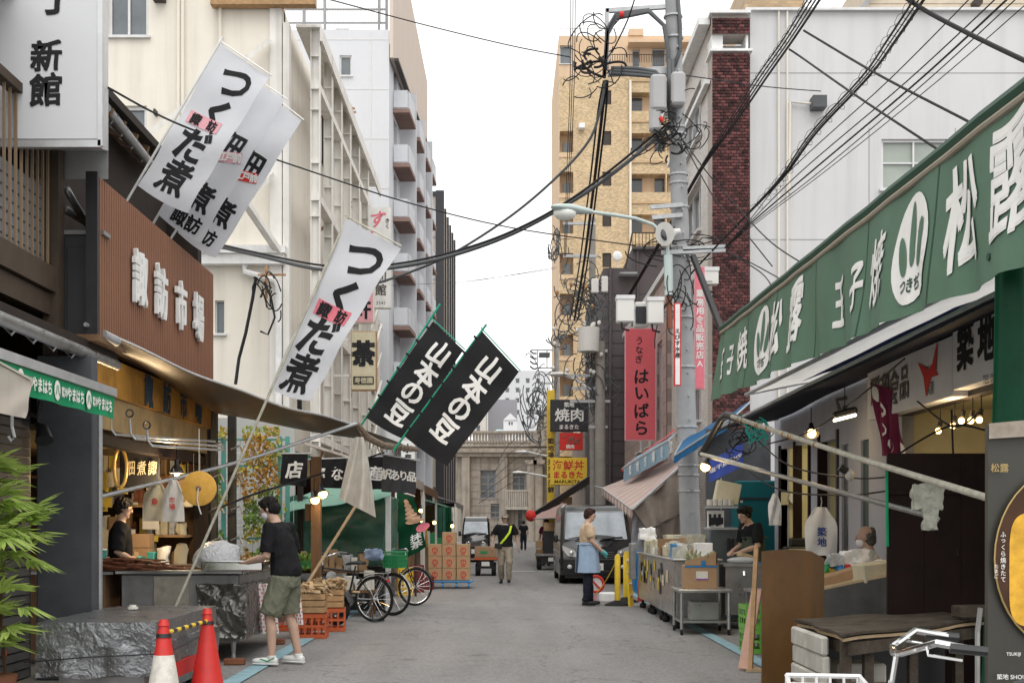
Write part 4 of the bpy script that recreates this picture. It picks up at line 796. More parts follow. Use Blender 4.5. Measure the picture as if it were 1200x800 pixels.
for k in range(4):
 _,pts=cable(('lowest wire','second wire','third wire','uppermost wire')[k]+' of the steep bundle from the top edge beside the brick pier',[(966-k*5,-8,14),(930-k*4,46,15.6),(899-k*4,90,17),(862-k*3,144,19),(820-k,203,21.6),(780-k,275,25),(735-k,352,30)],.010 if k else .015)
coilwrap(pts[:20], 'thin lashing wire spiralling round the steep bundle above the brick pier', .04, .0035, 14)
for k in range(3):
 _,pts=cable(('heavy','slender','medium')[k]+' cable of the lashed bundle running down across the white wall',[(1088-k*6,-8,12.4),(1050-k*5,47,13.4),(1018-k*4,90,14.6),(957-k*3,155,16.4),(922-k*2,203,18),(897-k,230,19),(840,288,21.6),(800,332,22.5),(762,380,25)],(.016,.008,.012)[k])
coilwrap(pts[:44], 'looping lashing wire round the bundle crossing the white wall', .075, .0035, 24)
for k,(xa,xb,th)in enumerate(((1141,926,.007),(1172,940,.008),(1186,952,.012),(1196,962,.007),(1215,968,.006))):
 cable(('first','second','third, thicker','fourth','last')[k]+' of the parallel wires fanning over the white wall, counted from the left',[(xa,-6,12.5),((xa+xb)/2+6,96,14.5),(xb,200,17.5),(880+k*2,256+k,20.5),(849,291,22)],th)
cable('black service wire sloping down right from the steep bundle',[(942,36,15),(957,45,14.6),(1030,88,13),(1132,141,11.6),(1160,156,11.2)],.013)
cable('black service wire lower down sloping to the green awning edge',[(925,58,16),(940,68,15.7),(1000,110,14),(1094,172,12.4),(1125,192,12)],.013)
cable('thick dark cable crossing the top right corner',[(1040,-18,13),(1080,10,12.5),(1140,42,11.8),(1215,78,11)],.022)
for k,pl in enumerate(([(790,150,21.8),(827,200,21),(862,240,20),(905,285,18.5),(960,320,17)],[(800,165,21.8),(840,237,21),(875,275,20),(905,312,18.5)],[(848,294,22),(880,308,22),(920,330,22.5)],[(848,293,22),(890,318,21),(905,336,20)],[(798,330,21.7),(785,352,22),(760,378,25)])):
 cable('slack drop wire '+('from the pole past the brick pier toward the green awning','lower, bending beside the brick pier','fanning from the cross arm end','steepest of the fan from the cross arm','looping down left below the lamp sleeve')[k],pl,.010)
for k in range(5):cable('fine wire to the far poles, '+('lowest','second lowest','middle','second highest','highest')[k]+' across the stone hall',[(560+6*k,590-12*k,60),(600,565-12*k,58),(650,535-14*k,56),(700,500-16*k,40)],.012,'grey_cable')
cable('faint wire running level from the louvred tower to the far pole',[(533,333,70),(600,322,65),(652,313,60)],.012,'grey_cable')
cable('faint upper wire crossing open sky to the rear pole',[(440,335,45),(540,330,45),(650,315,40)],.008,'grey_cable')
# cable hardware on the cream wall
q=thing('cable_anchor','rusty cable anchor with black cable loops on the cream wall','cable fitting',W(312,330,26.5).to_tuple());m_=MB();m_.cyl(W(312,312,26.7),W(312,350,26.7),.03);m_.beam(W(302,322,26.7),W(335,322,26.7),.03,.04);m_.build('bracket',M['rust'],q)
m_=MB();m_.tube([W(310,330,26.6),W(318,350,26.6),W(322,372,26.6),W(314,392,26.6),W(305,388,26.6)],.022,6);m_.tube([W(300,325,26.6),W(296,350,26.6),W(288,390,26.6),W(280,420,26.6),W(276,450,26.5)],.035,8);curls(m_,W(312,350,26.6),.3,14,.014,77,(.8,.3,1.6));m_.build('cable_loop',M['black'],q)

# ================================================================== FLAGS
def flag(name,label,cat,TL,TR,BR,BL,amp,cloth,texts,ink,pole,pole_m='pipe',pole_r=.014,loops=0,seed=0,grp=None,wave=1.2):
 TL, TR, BR, BL = [W(*q) for q in (TL, TR, BR, BL)]
 r = thing(name, label, cat, W(*pole[0]).to_tuple(), grp)
 wid = (TR - TL).length; ln = (BL - TL).length; N = ((TR - TL).cross(BL - TL)).normalized()
 if N.y > 0: N = -N
 def pos(u, v, off=0):
  p_ = TL.lerp(TR, u).lerp(BL.lerp(BR, u), v)
  w_=amp*(sin(2*pi*(u*wave+v*.6)+seed)*(.35+.65*u)+.45*sin(5.1*v*pi+2.3*u+seed*2)+.22*sin(11*u+7*v+seed))
  sg = Vector((0, 0, -amp * .9 * sin(pi * u) * (.2 + v)))
  return p_ + N * (w_ + off) + sg
 m_ = MB(); m_.grid(lambda u, v: pos(u, v), 14, 40, .002); m_.build('cloth', M[cloth], r, True)
 fn = lambda a, b: pos(.5 + a / wid, -b / ln, .006)
 for t in texts:
  m_ = MB(); vert_text(m_, t[0], fn, t[1], t[2], -t[3], t[4], bold=t[5], rough=t[6], sx=t[7] if len(t) > 7 else 1.);
  m_.build('lettering', M[t[8] if len(t) > 8 else ink], r)
 m_ = MB(); m_.tube([W(*q) for q in pole], pole_r, 8); m_.build('pole', M[pole_m], r, True)
 m_=MB();m_.tube([TL+(TL-TR)*.06+(TL-BL)*.012,TR+(TR-TL)*.02+(TL-BL)*.012],.008,6);m_.build('top_rod',M[pole_m],r)
 for k in range(loops):
  v=(k+.5)/loops;a=pos(0,v);b=a+(TL-TR).normalized()*.05;q=MB();q.tube([a,b],.016,6);q.build('loop',M[cloth],r)
 return r, fn, pos
def tagpatch(r, fn, u0, v0, w_, h_, txt, m, inkm, ts, rot=0, horiz=True):
 m_ = MB(); f2 = lambda a, b: fn(u0 + a * cos(rot) - b * sin(rot), v0 + a * sin(rot) + b * cos(rot))
 P_ = lambda off: (lambda a, b: f2(a, b))
 m_.grid(lambda u,v:f2((u-.5)*w_,(v-.5)*h_)+Vector((0,-.004,0)),10,4,.001);m_.build('printed_label',M[m],r)
 m_ = MB()
 for i, ch in enumerate(txt):
  letters(m_,ch,lambda a,b:f2(a,b)+Vector((0,-.009,0)),ts,.035,.02,i,1,(i-(len(txt)-1)/2)*w_/len(txt),0,0)
 m_.build('label_lettering', M[inkm], r)
# lower white flag
r,fn,pos=flag('nobori_flag','lowest white nobori flag with black brush lettering, its pole planted behind the covered cart','flag',
 (407,257,12.5),(468,290,12.3),(365,470,12.4),(315,454,12.6),.03,'flagw',[('つく',.45,.02,.08,.92,.035,.022,1.0),('だ',.44,-.02,.94,.92,.035,.018,1.0),('煮',.44,-.02,1.35,.92,.022,.010,1.0)],'ink',[(205,712,12.45),(409,250,12.5)],seed=1,wave=.7)
tagpatch(r, fn, -.01, -.88, .44, .155, '諏訪', 'pink', 'ink', .15, .0)
for o in [x for x in bpy.data.objects if x.parent == r and x.name.startswith('pole')]: pass
# upper white flags (leftmost in front)
g_ = 'upper white nobori flags'
r,fn,pos=flag('nobori_flag','front upper white nobori flag with large brush letters and a pink label, nearest the signboard','flag',
 (259,52,13.8),(316,90,13.6),(220,250,13.7),(162,218,13.9),.028,'flagw',[('つく',.43,.02,.08,.9,.035,.022),('だ',.42,-.02,.88,.92,.035,.018),('煮',.42,-.02,1.27,.92,.022,.010)],'ink',[(143,245,14),(261,44,13.8)],seed=2,grp=g_,wave=.6,pole_m='white')
tagpatch(r, fn, -.06, -.80, .44, .14, '諏訪', 'pinkpale', 'ink', .13, .12)
r,fn,pos=flag('nobori_flag','middle upper white nobori flag, half hidden behind the front one, with a faded pink label','flag',
 (283,84,14.3),(335,118,14.2),(234,284,14.3),(186,252,14.4),.03,'flagw',[('佃煮',.34,.03,.42,1.9,.024,.01),('諏',.2,-.08,1.60,1.0,.03,.01),('訪',.2,.12,1.60,1.0,.03,.01)],'ink',[(176,268,14.5),(286,78,14.3)],seed=3,grp=g_,wave=.6,pole_m='white')
tagpatch(r, fn, .10, -.86, .30, .12, '江戸前', 'pinkpale', 'printw', .11, .35)
r, fn, pos = flag('nobori_flag', 'rearmost upper white nobori flag, furthest right, with a red label', 'flag',
 (308,106,14.7),(354,142,14.65),(252,302,14.7),(208,272,14.8),.03,'flagw',[('佃煮',.34,.04,.44,1.85,.024,.01),('訪',.2,.06,1.62,1.0,.03,.01)],'ink',[(192,292,14.8),(310,112,14.7)],seed=4,grp=g_,wave=.6,pole_m='white')
tagpatch(r, fn, .08, -.90, .28, .12, '江戸前', 'red', 'printw', .10, .35)
# black flags
for TL,TR,BR,BL,pole,l,sd in(((507,376,18.2),(543,410,18.0),(472,514,18.1),(429,489,18.3),[(420,503,18.4),(516,356,18.2)],'left black nobori flag with white lettering on a green pole',5),
                              ((565,388,17.4),(608,435,17.2),(524,546,17.3),(474,511,17.5),[(461,528,17.6),(570,380,17.4)],'right black nobori flag with white lettering, larger and nearer on a green pole',6)):
 r,fn,pos=flag('nobori_flag',l,'flag',TL,TR,BR,BL,.02,'flagb',[('山本の豆',.38,.05 if sd==5 else .02,.10,.94,.03,.03,.95)],'printw',pole,'bamboo_g',.016,7,sd,'black nobori flags on green poles',.7)
# ================================================================== STREET SIGNS
def sign(name, label, cat, x0, y0, x1, y1, d, th, face, frame, texts, N=None, skew=0, rimw=.02):
 """box sign seen face-on: pixel rectangle at distance d"""
 a = W(x0, y1, d); b = W(x1, y0, d); r = thing(name, label, cat, (a.x, d, a.z))
 m_ = MB(); m_.bb((a.x, d, a.z), (b.x, d + th, b.z)); m_.build('case', M[frame], r)
 m_ = MB(); m_.bb((a.x + rimw, d - .012, a.z + rimw), (b.x - rimw, d - .0005, b.z - rimw)); m_.build('face', M[face], r)
 fn = lambda u, v: Vector(((a.x + b.x) / 2 + u, d - .018, b.z + v)); pm = d / FP
 for t in texts:  # (text, centre px x, centre px y, size px, vertical?, material, bold, rough, sx)
  m_ = MB(); cu = t[1] * pm; cu = (t[1] - (x0 + x1) / 2) * pm; cv = -(t[2] - y0) * pm; sz = t[3] * pm
  if t[4]: vert_text(m_, t[0], fn, sz, cu, cv + sz * 1.08 * len(t[0]) / 2, bold=t[6], rough=t[7])
  else: letters(m_, t[0], fn, sz, bold=t[6], rough=t[7], cu=cu, cv=cv, sx=t[8] if len(t) > 8 else 1)
  m_.build('lettering', M[t[5]], r)
 return r
sign('signboard','large pale grey lightbox signboard with black brush characters at the top left corner','signboard',-60,-70,118,166,10.6,.0,'lightbox','steel_dull',[('丁',67,-2,46,0,'ink',.02,.012),('新',55,66,38,0,'ink',.022,.016),('館',54,106,40,0,'ink',.022,.016)])
r = [o for o in bpy.data.objects if o.name == 'signboard'][0]
a = W(-60, 166, 10.6); b = W(118, -70, 10.6)
m_=MB();m_.poly([(b.x,10.59,a.z-.06),(b.x,10.59,b.z),(xat(127,11.6),11.6,b.z),(xat(127,11.6),11.6,zat(177,11.6)),]);m_.build('side_panel',M['alu'],r)
m_=MB();m_.bb((a.x,10.58,a.z-.05),(b.x+.005,10.64,a.z+.01));m_.bb((b.x-.02,10.58,a.z-.04),(b.x+.02,10.62,b.z));m_.poly([(a.x,10.6,a.z-.04),(b.x,10.6,a.z-.04),(xat(127,11.6),11.6,zat(177,11.6)),(a.x,11.6,zat(177,11.6))]);m_.poly([(a.x,11.6,a.z-.04),(xat(127,11.6),11.6,a.z-.04),(xat(127,11.6),11.6,b.z),(a.x,11.6,b.z)]);m_.build('rim',M['alu'],r)
sign('tea_sign','cream projecting sign with a big black tea character and a small black plate','sign',411,388,441,457,30,.25,'cream_paper','wood',[('茶',426,414,30,0,'ink',.06,0,.9),])
r=bpy.data.objects['tea_sign'];m_=MB();m_.bb(W(414,450,29.97),W(438,441,29.985));m_.build('name_plate',M['ink'],r);m_=MB();letters(m_,'寿徳園',plane_fn(W(426,445.5,29.955),(1,0,0),(0,0,1)),.145,.02);m_.build('lettering',M['cream_paper'],r)
m_=MB();m_.beam(W(411,398,30.1),W(390,398,30.1),.05,.05);m_.beam(W(411,440,30.1),W(390,440,30.1),.05,.05);m_.build('bracket',M['steel_white'],r)
sign('restaurant_sign','pink projecting sign with a black character, partly behind the lowest white flag','sign',399,326,438,378,33,.2,'pinkpale','cream',[('軒',424,363,22,0,'ink',.035,0),('三',424,340,20,0,'ink',.02,0)])
sign('sushi_sign','tall white projecting sign with pink script above black characters','sign',431,243,458,361,37,.2,'white','steel_white',[('す',443,257,20,0,'pink',.025,.04),('し',440,278,18,0,'pink',.025,.04),('きく',454,262,6,1,'ink',.02,0),('別館',446,332,14,1,'ink_g',.02,0),('3541',446,355,6,0,'ink_g',0,0)])
sign('neon_sign','small glowing orange katakana sign between the two black flags','sign',480,468,503,486,27,.12,'sign_dark','sign_dark',[('サラ',491,477,14,0,'neon',.03,0)])
sign('water_sign','small white sign with a black character below the right black flag','sign',470,516,486,540,24,.12,'white','steel_white',[('水',478,525,11,0,'ink',.03,0),('産',478,536,9,0,'ink',.02,0)])
sign('pale_banner','pale grey hanging banner behind the left black flag','banner',452,455,482,520,31,.02,'lightbox','lightbox',[('大売',466,485,14,1,'white',.01,0)])
sign('restaurant_sign','yellow restaurant sign with red characters, lowest of the stacked signs','sign',645,536,688,568,46,.3,'yellow_sign','yellow_sign',[('海鮮丼',666,545,12.5,0,'red',.012,0),('まるきた',666,556,9,0,'red',.03,0),('MARUKITA',665,564,5,0,'ink',.02,0,1.25)])
sign('restaurant_sign','charcoal restaurant sign with white characters above the small red picture sign','sign',645,468,689,505,46.6,.3,'sign_dark','sign_dark',[('築地',667,474,6,0,'printw',.02,0),('焼肉',667,486,16,0,'printw',.015,0,1.1),('まるきた',667,500,6,0,'printw',.02,0)])
r=sign('picture_sign','small red picture sign of grilled meat under the charcoal sign','sign',656,507,683,527,46.3,.2,'red','red',[('焼肉',668,523,5,0,'printw',.02,0)])
m_ = MB(); rnd = random.Random(2)
for i in range(14): c = W(660 + rnd.uniform(0, 18), 511 + rnd.uniform(0, 8), 46.28); m_.ell(c, (.06, .01, .04), 6, 4)
m_.build('meat_picture', mat('grilled_meat', (.25, .10, .08), .6, 0, .5, 20), r)
sign('vertical_sign','tall narrow yellow vertical sign at the left edge of the charcoal sign','sign',641,457,650,632,47.2,.3,'yellow_sign','yellow_sign',[('築地場外市場海鮮',645.5,545,7.5,1,'sign_dark',.02,0)])
r=sign('hanging_banner','long pink banner with dark brush hiragana hanging on the dark grey building','banner',732,384,769,516,33.5,.03,'brown_sign','pinkpale',[('うなぎ',749,410,10,1,'ink',.01,.02),('はいばら',752,471,18.5,1,'ink',.025,.02)],rimw=.03)
m_=MB();m_.beam(W(733,383,33.52),W(774,383,33.52),.03,.03);m_.beam(W(768,515,33.55),W(774,515,33.9),.03,.03);m_.build('bracket',M['galv'],r)
r=sign('vertical_sign','pink vertical sign with pale characters right of the concrete pole','sign',814,312,826,456,23.4,.08,'pink','pinkpale',[('業務用食品販売店A',820,385,9.5,1,'printw',.02,0)])
m_=MB();m_.beam(W(826,330,23.5),W(834,330,23.5+.9),.03,.03);m_.beam(W(826,440,23.5),W(834,440,24.4),.03,.03);m_.build('bracket',M['galv'],r)
r=sign('vertical_sign','narrow white vertical sign with black letters at the left of the concrete pole','sign',790,355,798,452,21.2,.04,'white','red',[('えびす水産',794,402,6.5,1,'ink',.02,0)]);
m_ = MB(); m_.beam(W(797, 362, 21.22), W(803, 362, 21.85), .03, .03); m_.build('bracket', M['galv'], r)
# ================================================================== LEFT: SHOPS AND STALLS
from mathutils import noise as NZ
def wbox(mb, p0, p1, n=10, amp=.02, freq=4, seed=0, skip=()):
 """subdivided box whose faces are crumpled by smooth noise (tarpaulins, sacks)"""
 p0 = Vector(p0); p1 = Vector(p1); c = (p0 + p1) / 2
 def dsp(p):
  q = p * freq + Vector((seed * 3.1, seed, 0)); f = NZ.noise(q) + .5 * abs(NZ.noise(q * 2.3)) + .25 * NZ.noise(q * 5)
  d=(p-c);d=Vector((d.x/max(.05,abs(p1.x-p0.x)),d.y/max(.05,abs(p1.y-p0.y)),d.z/max(.05,abs(p1.z-p0.z)))).normalized()
  return p + d * amp * f * 1.6
 L = lambda a, b, t: a + (b - a) * t
 F=[lambda u,v:(L(p0.x,p1.x,u),p0.y,L(p0.z,p1.z,v)),lambda u,v:(L(p1.x,p0.x,u),p1.y,L(p0.z,p1.z,v)),lambda u,v:(p0.x,L(p1.y,p0.y,u),L(p0.z,p1.z,v)),
         lambda u,v:(p1.x,L(p0.y,p1.y,u),L(p0.z,p1.z,v)),lambda u,v:(L(p0.x,p1.x,u),L(p0.y,p1.y,v),p1.z),lambda u,v:(L(p0.x,p1.x,u),L(p1.y,p0.y,v),p0.z)]
 for i, f in enumerate(F):
  if i in skip: continue
  mb.grid(lambda u, v: dsp(Vector(f(u, v))), n, n)
def cloth4(mb, a, b, c, d, amp=.03, nu=16, nv=10, seed=0, sagv=0., th=.003, fu=2.5, fv=1.):
 a, b, c, d = map(Vector, (a, b, c, d)); N = (b - a).cross(d - a).normalized()
 def f(u, v):
  p = a.lerp(b, u).lerp(d.lerp(c, u), v)
  return p+N*amp*(sin(2*pi*(fu*u+fv*v)+seed)*.6+.4*sin(9*u*v+13*u+seed*2))*(.3+.7*v)-Vector((0,0,sagv*4*u*(1-u)))
 mb.grid(f, nu, nv, th); return f
# --- timber shop (upper storey, eaves, gutter, balcony)
r=thing('timber_shop','dark timber shop on the far left with slatted balcony, deep eaves and a grey gutter','building',(-5,9,0))
m_=MB();m_.bb((-9,9.2,3.35),(-4.35,16.6,5.7));m_.bb((-9,16.45,0),(-3.95,16.65,5.65));m_.bb((-9,7,0),(-7.2,16.4,3.3));m_.build('wall',M['dark_timber'],r)
m_=MB();m_.poly([(-4.05,9.0,5.78),(-4.05,16.0,5.78),(-9,16.0,7.6),(-9,9.0,7.6)],(0,0,.09));m_.build('roof',M['dark_timber'],r)
for i in range(15):m_=MB();m_.beam((-4.1,9.3+i*.45,5.70),(-4.9,9.3+i*.45,5.99),.06,.09);m_.build('rafter',M['timber'],r)
m_=MB();m_.tube([onx(100,98,-4.15),onx(127,130,-4.15),onx(182,200,-4.15)],.055,10);m_.build('gutter',M['galv'],r,True)
m_ = MB()
for k in range(5):c=onx(132+k*12,137+k*15,-4.15);m_.tube([c+Vector((-.15,0,.05)),c+Vector((-.02,0,-.07)),c+Vector((.06,0,.02))],.012,5)
m_.build('gutter_hook', M['steel_dull'], r)
m_=MB();m_.tube([onx(78,222,-4.0),onx(86,236,-4.0),onx(108,272,-4.0)],.035,8);m_.tube([onx(76,245,-4.05),onx(104,262,-4.05)],.04,8);m_.build('duct',M['steel_dull'],r,True)
zf = zat(345, 11.6)
m_=MB();m_.bb((-4.5,7.5,zf-.02),(-4.0,11.55,zf+.2));m_.bb((-7,7.5,zf-.22),(-4.05,11.6,zf-.03));m_.build('balcony_floor',M['rail_brown'],r)
m_ = MB(); m_.bb((-4.12, 11.4, 2.6), (-3.98, 11.56, 5.7)); m_.build('corner_post', M['rail_brown'], r)
for i in range(31):m_=MB();m_.bb((-4.05,7.6+i*.123,zf+.2),(-4.028,7.618+i*.123,zf+1.48));m_.build('baluster',M['slat_light'],r)
m_ = MB(); m_.bb((-4.1, 7.5, zf + 1.48), (-3.99, 11.4, zf + 1.56)); m_.build('handrail', M['rail_brown'], r)
m_=MB();m_.bb((-4.16,7.5,zf+.2),(-4.12,11.38,zf+.92));m_.build('balcony_screen',mat('grey_screen',(.20,.22,.24),.6,0,.1,3),r)
m_ = MB()
for k in range(6): m_.bb((-4.118, 7.5, zf + .3 + .1 * k), (-4.112, 11.38, zf + .31 + .1 * k))
m_.build('screen_line', M['sign_dark'], r)
m_=MB();m_.bb((-4.02,11.58,zat(400,11.6)),(-3.66,11.7,zat(272,11.6)),.004);m_.build('side_panel',mat('charcoal_panel',(.03,.032,.036),.45,0,.15,3),r)
m_=MB();m_.bb((-3.96,11.565,zat(395,11.6)),(-3.78,11.578,zat(290,11.6)),.004);m_.build('panel_door',MC['charcoal_panel'],r)
m_ = MB(); m_.bb((-4.1, 11.55, zat(276, 11.6)), (-3.62, 11.75, zat(271, 11.6))); m_.build('panel_cap', M['steel_dull'], r)
# lower roof, pillar, shutter
m_=MB();m_.poly([(-3.72,8.0,2.98),(-3.72,12.3,2.98),(-4.5,12.3,3.3),(-4.5,8.0,3.3)],(0,0,.07));m_.build('lower_roof',M['dark_timber'],r)
m_ = MB(); m_.tube([(-3.74, 8.2, 2.93), (-3.74, 12.3, 2.93)], .055, 10); m_.build('lower_gutter', M['steel_dull'], r, True)
for k in range(9):m_=MB();m_.tube([(-3.86,8.4+.45*k,2.95),(-3.76,8.4+.45*k,2.85),(-3.67,8.4+.45*k,2.95)],.011,5);m_.build('gutter_hook',M['steel_dull'],r)
m_ = MB(); m_.bb((-4.14, 11.3, 0.03), (-3.64, 11.44, 2.9), .012); m_.build('pillar', M['pillar'], r)
m_ = MB(); m_.bb((-4.32, 7.4, .03), (-4.30, 11.6, 2.9)); so_ = m_.build('shutter', M['sign_dark'], r)
for i in range(33):m_=MB();m_.box((-4.285,9.5,.08+i*.082),(.02,4.0,.07),(0,radians(-12),0));m_.build('shutter_slat',M['shutter'],so_)
m_ = MB(); m_.bb((-4.29, 10.55, .03), (-4.25, 10.62, 2.9)); m_.build('shutter_post', M['frame_dark'], r)
m_ = MB(); m_.bb((-4.268, 10.85, .28), (-4.262, 10.95, .33)); m_.build('sticker', M['orange'], r)
# --- green valance
q=thing('awning','bright green shop valance with white lettering under the left gutter','awning',onx(134,462,-3.35).to_tuple());X=-3.35;ya,yb=8.0,X*FP/(134-CX)
zt_ = zat(463, yb)
m_=MB();m_.grid(lambda u,v:(X+.015*sin(u*30)*v,ya+(yb-ya)*u,zt_-.02-.185*v),40,3,.004);m_.build('valance',M['green_v'],q,True)
m_=MB();m_.beam((X,ya,zt_+.02),(X,yb,zt_+.02),.05,.07);m_.poly([(X,ya,zt_+.03),(X,yb,zt_+.03),(X-.9,yb,zt_+.3),(X-.9,ya,zt_+.3)],(0,0,.02));m_.build('canopy_frame',M['alu'],q)
fn = lambda u, v: Vector((X + .02 + .0 * v, yb - 3.12 + u, zt_ - .11 + v))
for k in range(3):
 u0=.95+.72*k;m_=MB();m_.add([fn(u0+.065*cos(t*pi/8),.075*sin(t*pi/8))for t in range(16)],[tuple(range(16))]);m_.build('emblem_disc',M['printw'],q)
 m_=MB();letters(m_,'八',lambda a,b:fn(a,b)+Vector((.004,0,0)),.09,.02,cu=u0);m_.build('emblem',M['green_v'],q)
 m_=MB();letters(m_,'築地',fn,.085,.02,cu=u0+.16,sx=.8);letters(m_,'やまはち',fn,.11,.035,cu=u0+.41,sx=.9);m_.build('lettering',M['printw'],q)
q = thing('awning', 'corner of a beige canvas awning poking in at the left edge', 'awning', W(37, 447, 8.3).to_tuple())
m_=MB();cloth4(m_,W(-60,395,8.3),W(38,448,8.3),W(30,490,8.3),W(-60,472,8.3),.02);m_.build('skirt',M['tarp_cream'],q,True)
m_=MB();m_.poly([W(-60,393,8.28),W(39,447,8.28),W(-20,430,9.8),W(-90,395,9.8)],(0,0,.015));m_.build('canopy',M['tarp_cream'],q)
q=thing('clip_lamp','black clip lamp and hook hanging in the shade under the green valance','lamp',W(48,500,10.4).to_tuple())
m_=MB();m_.tube([W(43,498,10.4),W(50,503,10.3),W(52,516,10.25)],[.03,.05,.075],10);m_.tube([W(30,483,10.4),W(44,488,10.4),W(48,470,10.4)],.02);m_.build('lamp_body',M['blackp'],q,True)
m_=MB();m_.tube([W(14,480,9),W(14,500,9),W(17,512,9),(W(13,516,9)),W(10,511,9)],.012,6);m_.build('hook',M['galv'],q)
# --- market hall
r = thing('market_hall', 'open-fronted market shop hung with goods under an old orange fascia board', 'shop', (-4.5, 13, 0))
X = -3.72
m_ = MB(); m_.bb((X - .1, 11.6, 2.62), (X, 16.2, 2.97)); m_.build('fascia', M['sign_gold'], r)
fn = plane_fn((X, 14.2, 2.8), (0, 1, 0), (0, 0, 1), (1, 0, 0), .006)
for i,ch in enumerate('諏訪市場'):m_=MB();letters(m_,ch,fn,.36,.03,cu=-1.05+.72*i+.2,sx=.9);m_.build('lettering',M['blue_print'],r)
m_=MB();m_.bb((X-.12,11.6,2.30),(X-.03,16.2,2.615));m_.bb((-7,11.6,2.26),(X-.15,16.3,2.32));m_.build('soffit_board',M['tan_soffit'],r)
m_ = MB(); m_.bb((X - .2, 11.6, 2.16), (X - .05, 16.3, 2.255)); m_.build('beam', M['maroon_wood'], r)
m_=MB();m_.bb((-3.80,11.5,0),(-3.70,11.6,2.28));m_.build('post',M['dark_timber'],r);m_=MB();m_.bb((-3.92,16.1,0),(-3.74,16.3,2.6));m_.build('post',M['dark_timber'],r)
m_ = MB(); m_.tube([(-3.68, 11.62, .4), (-3.68, 11.62, 2.5)], .025, 8); m_.build('white_conduit', M['galv'], r)
m_=MB();m_.bb((-7.1,16.2,0),(-3.92,16.32,2.5));m_.bb((-7.1,11.5,0),(-7.0,16.2,2.5));m_.build('inner_wall',mat('brown_backing',(.10,.055,.025),.8,0,.4,3),r)
# shelves on the far inner wall
for k,z in enumerate((.85,1.25,1.62,1.98)):m_=MB();m_.bb((-6.6,15.75,z),(-3.95,16.19,z+.03));m_.build('shelf',M['wood'],r)
rnd=random.Random(11);pm=['cream_paper','paper','yellow','card','paper_y','paper','wood','red','blue_pl','green_pl','card2','orange','ply']
ORD=['first','second','third','fourth','fifth','sixth','seventh','eighth','ninth','tenth','eleventh','twelfth','thirteenth','fourteenth']
CW=dict(cream_paper='cream',paper='off-white',yellow='yellow',card='cardboard-brown',paper_y='mustard',wood='tan',red='red',blue_pl='blue',green_pl='green',card2='dark cardboard',orange='orange',ply='pale wood',teal_pl='teal',white='white',bag='pale plastic',pinkpale='pink',dried='dark brown',clearp='clear wrapped',steel='steel',blackp='black',green_lt='light green',egg='golden',alu='silver')
def goods(place,x0,x1,y,z,n,hmin,hmax,mats=pm,grp=None,dep=.2,cat='package',name='package',rz=.2,kinds='b',x=None,side=1):
 """a row of separately standing packages; x given: the row runs along y (x0..x1 are then depths)"""
 w_ = (x1 - x0) / n
 for i in range(n):
  h=rnd.uniform(hmin,hmax);ww=abs(w_)*rnd.uniform(.7,.98);o_=MB();kk=rnd.choice(kinds);mm=rnd.choice(mats)
  if kk == 'b': o_.box((0, 0, h / 2), (ww, dep * rnd.uniform(.6, 1), h), None, .006)
  elif kk=='j':o_.tube([(0,0,0),(0,0,.02),(0,0,h*.75),(0,0,h*.85),(0,0,h)],[ww*.4,ww*.45,ww*.45,ww*.3,ww*.3],10)
  else: wbox(o_, (-ww / 2, -dep / 3, 0), (ww / 2, dep / 3, h), 4, .03, 9, i)
  o = o_.build({'b': 'box_package', 'j': 'jar', 's': 'bagged_package'}[kk], M[mm], None, kk != 'b', recalc=True)
  o.location=(x0+w_*(i+.5),y+rnd.uniform(-.02,.02),z)if x is None else(x,x0+w_*(i+.5),z);o.rotation_euler=(0,0,rnd.uniform(-rz,rz)+(0 if x is None else pi/2))
  tag(o,CW.get(mm,'plain')+{'b':' box ','j':' jar ','s':' bag '}[kk]+place+', '+ORD[i]+(' from left' if x is None else ' from the near end'),{'b':'box','j':'jar','s':'bag'}[kk],grp or place)
for k, z in enumerate((.88, 1.28, 1.65, 2.01)):
 goods('on the '+('lowest','second','third','top')[k]+' market shop shelf',-5.2,-3.98,15.9,z,13,.12,.30,['cream_paper','paper','paper_y','cream_paper','dried','paper','card2','bag'],None,.2,kinds='bbsj')
for i in range(14):
 m_=MB();m_.box((0,0,0),(.12,.012,.085));o=m_.build('price_card',M['paper_y' if i%3 else 'paper']);o.location=(-5.1+.155*(i%7),15.73,(.84,1.24,1.61,1.97)[(i//7)*2+i%2]);tag(o,('yellow' if i%3 else 'white')+' price card on the '+('upper' if i%2 else 'lower')+' shelf edges behind the shopkeeper, '+ORD[i]+' in order','price card','price cards on the shop shelves')
# round-ended dark sign with gold letters
q=thing('shop_board','dark board with gold rim and pale brush letters hanging inside the market shop','sign',W(160,570,14.3).to_tuple())
m_ = MB(); m_.bb(W(140, 571, 14.4), W(188, 524, 14.45), .01); m_.build('board', M['ink'], q)
m_=MB();c=W(141,548,14.33);m_.tube([c+Vector((.07*cos(t*pi/8),0,.21*sin(t*pi/8)))for t in range(16)],.02,6,closed=True);m_.build('gold_rim',mat('brass',(.5,.34,.12),.35,.7),q,True)
m_ = MB()
for i,ch in enumerate('佃煮諏'):letters(m_,ch,plane_fn(W(153+i*13,548,14.37),(1,0,0),(0,0,1),(0,-1,0),.004),.17,.012,rough=.02,sx=.62)
m_.build('lettering', M['cream_paper'], q)
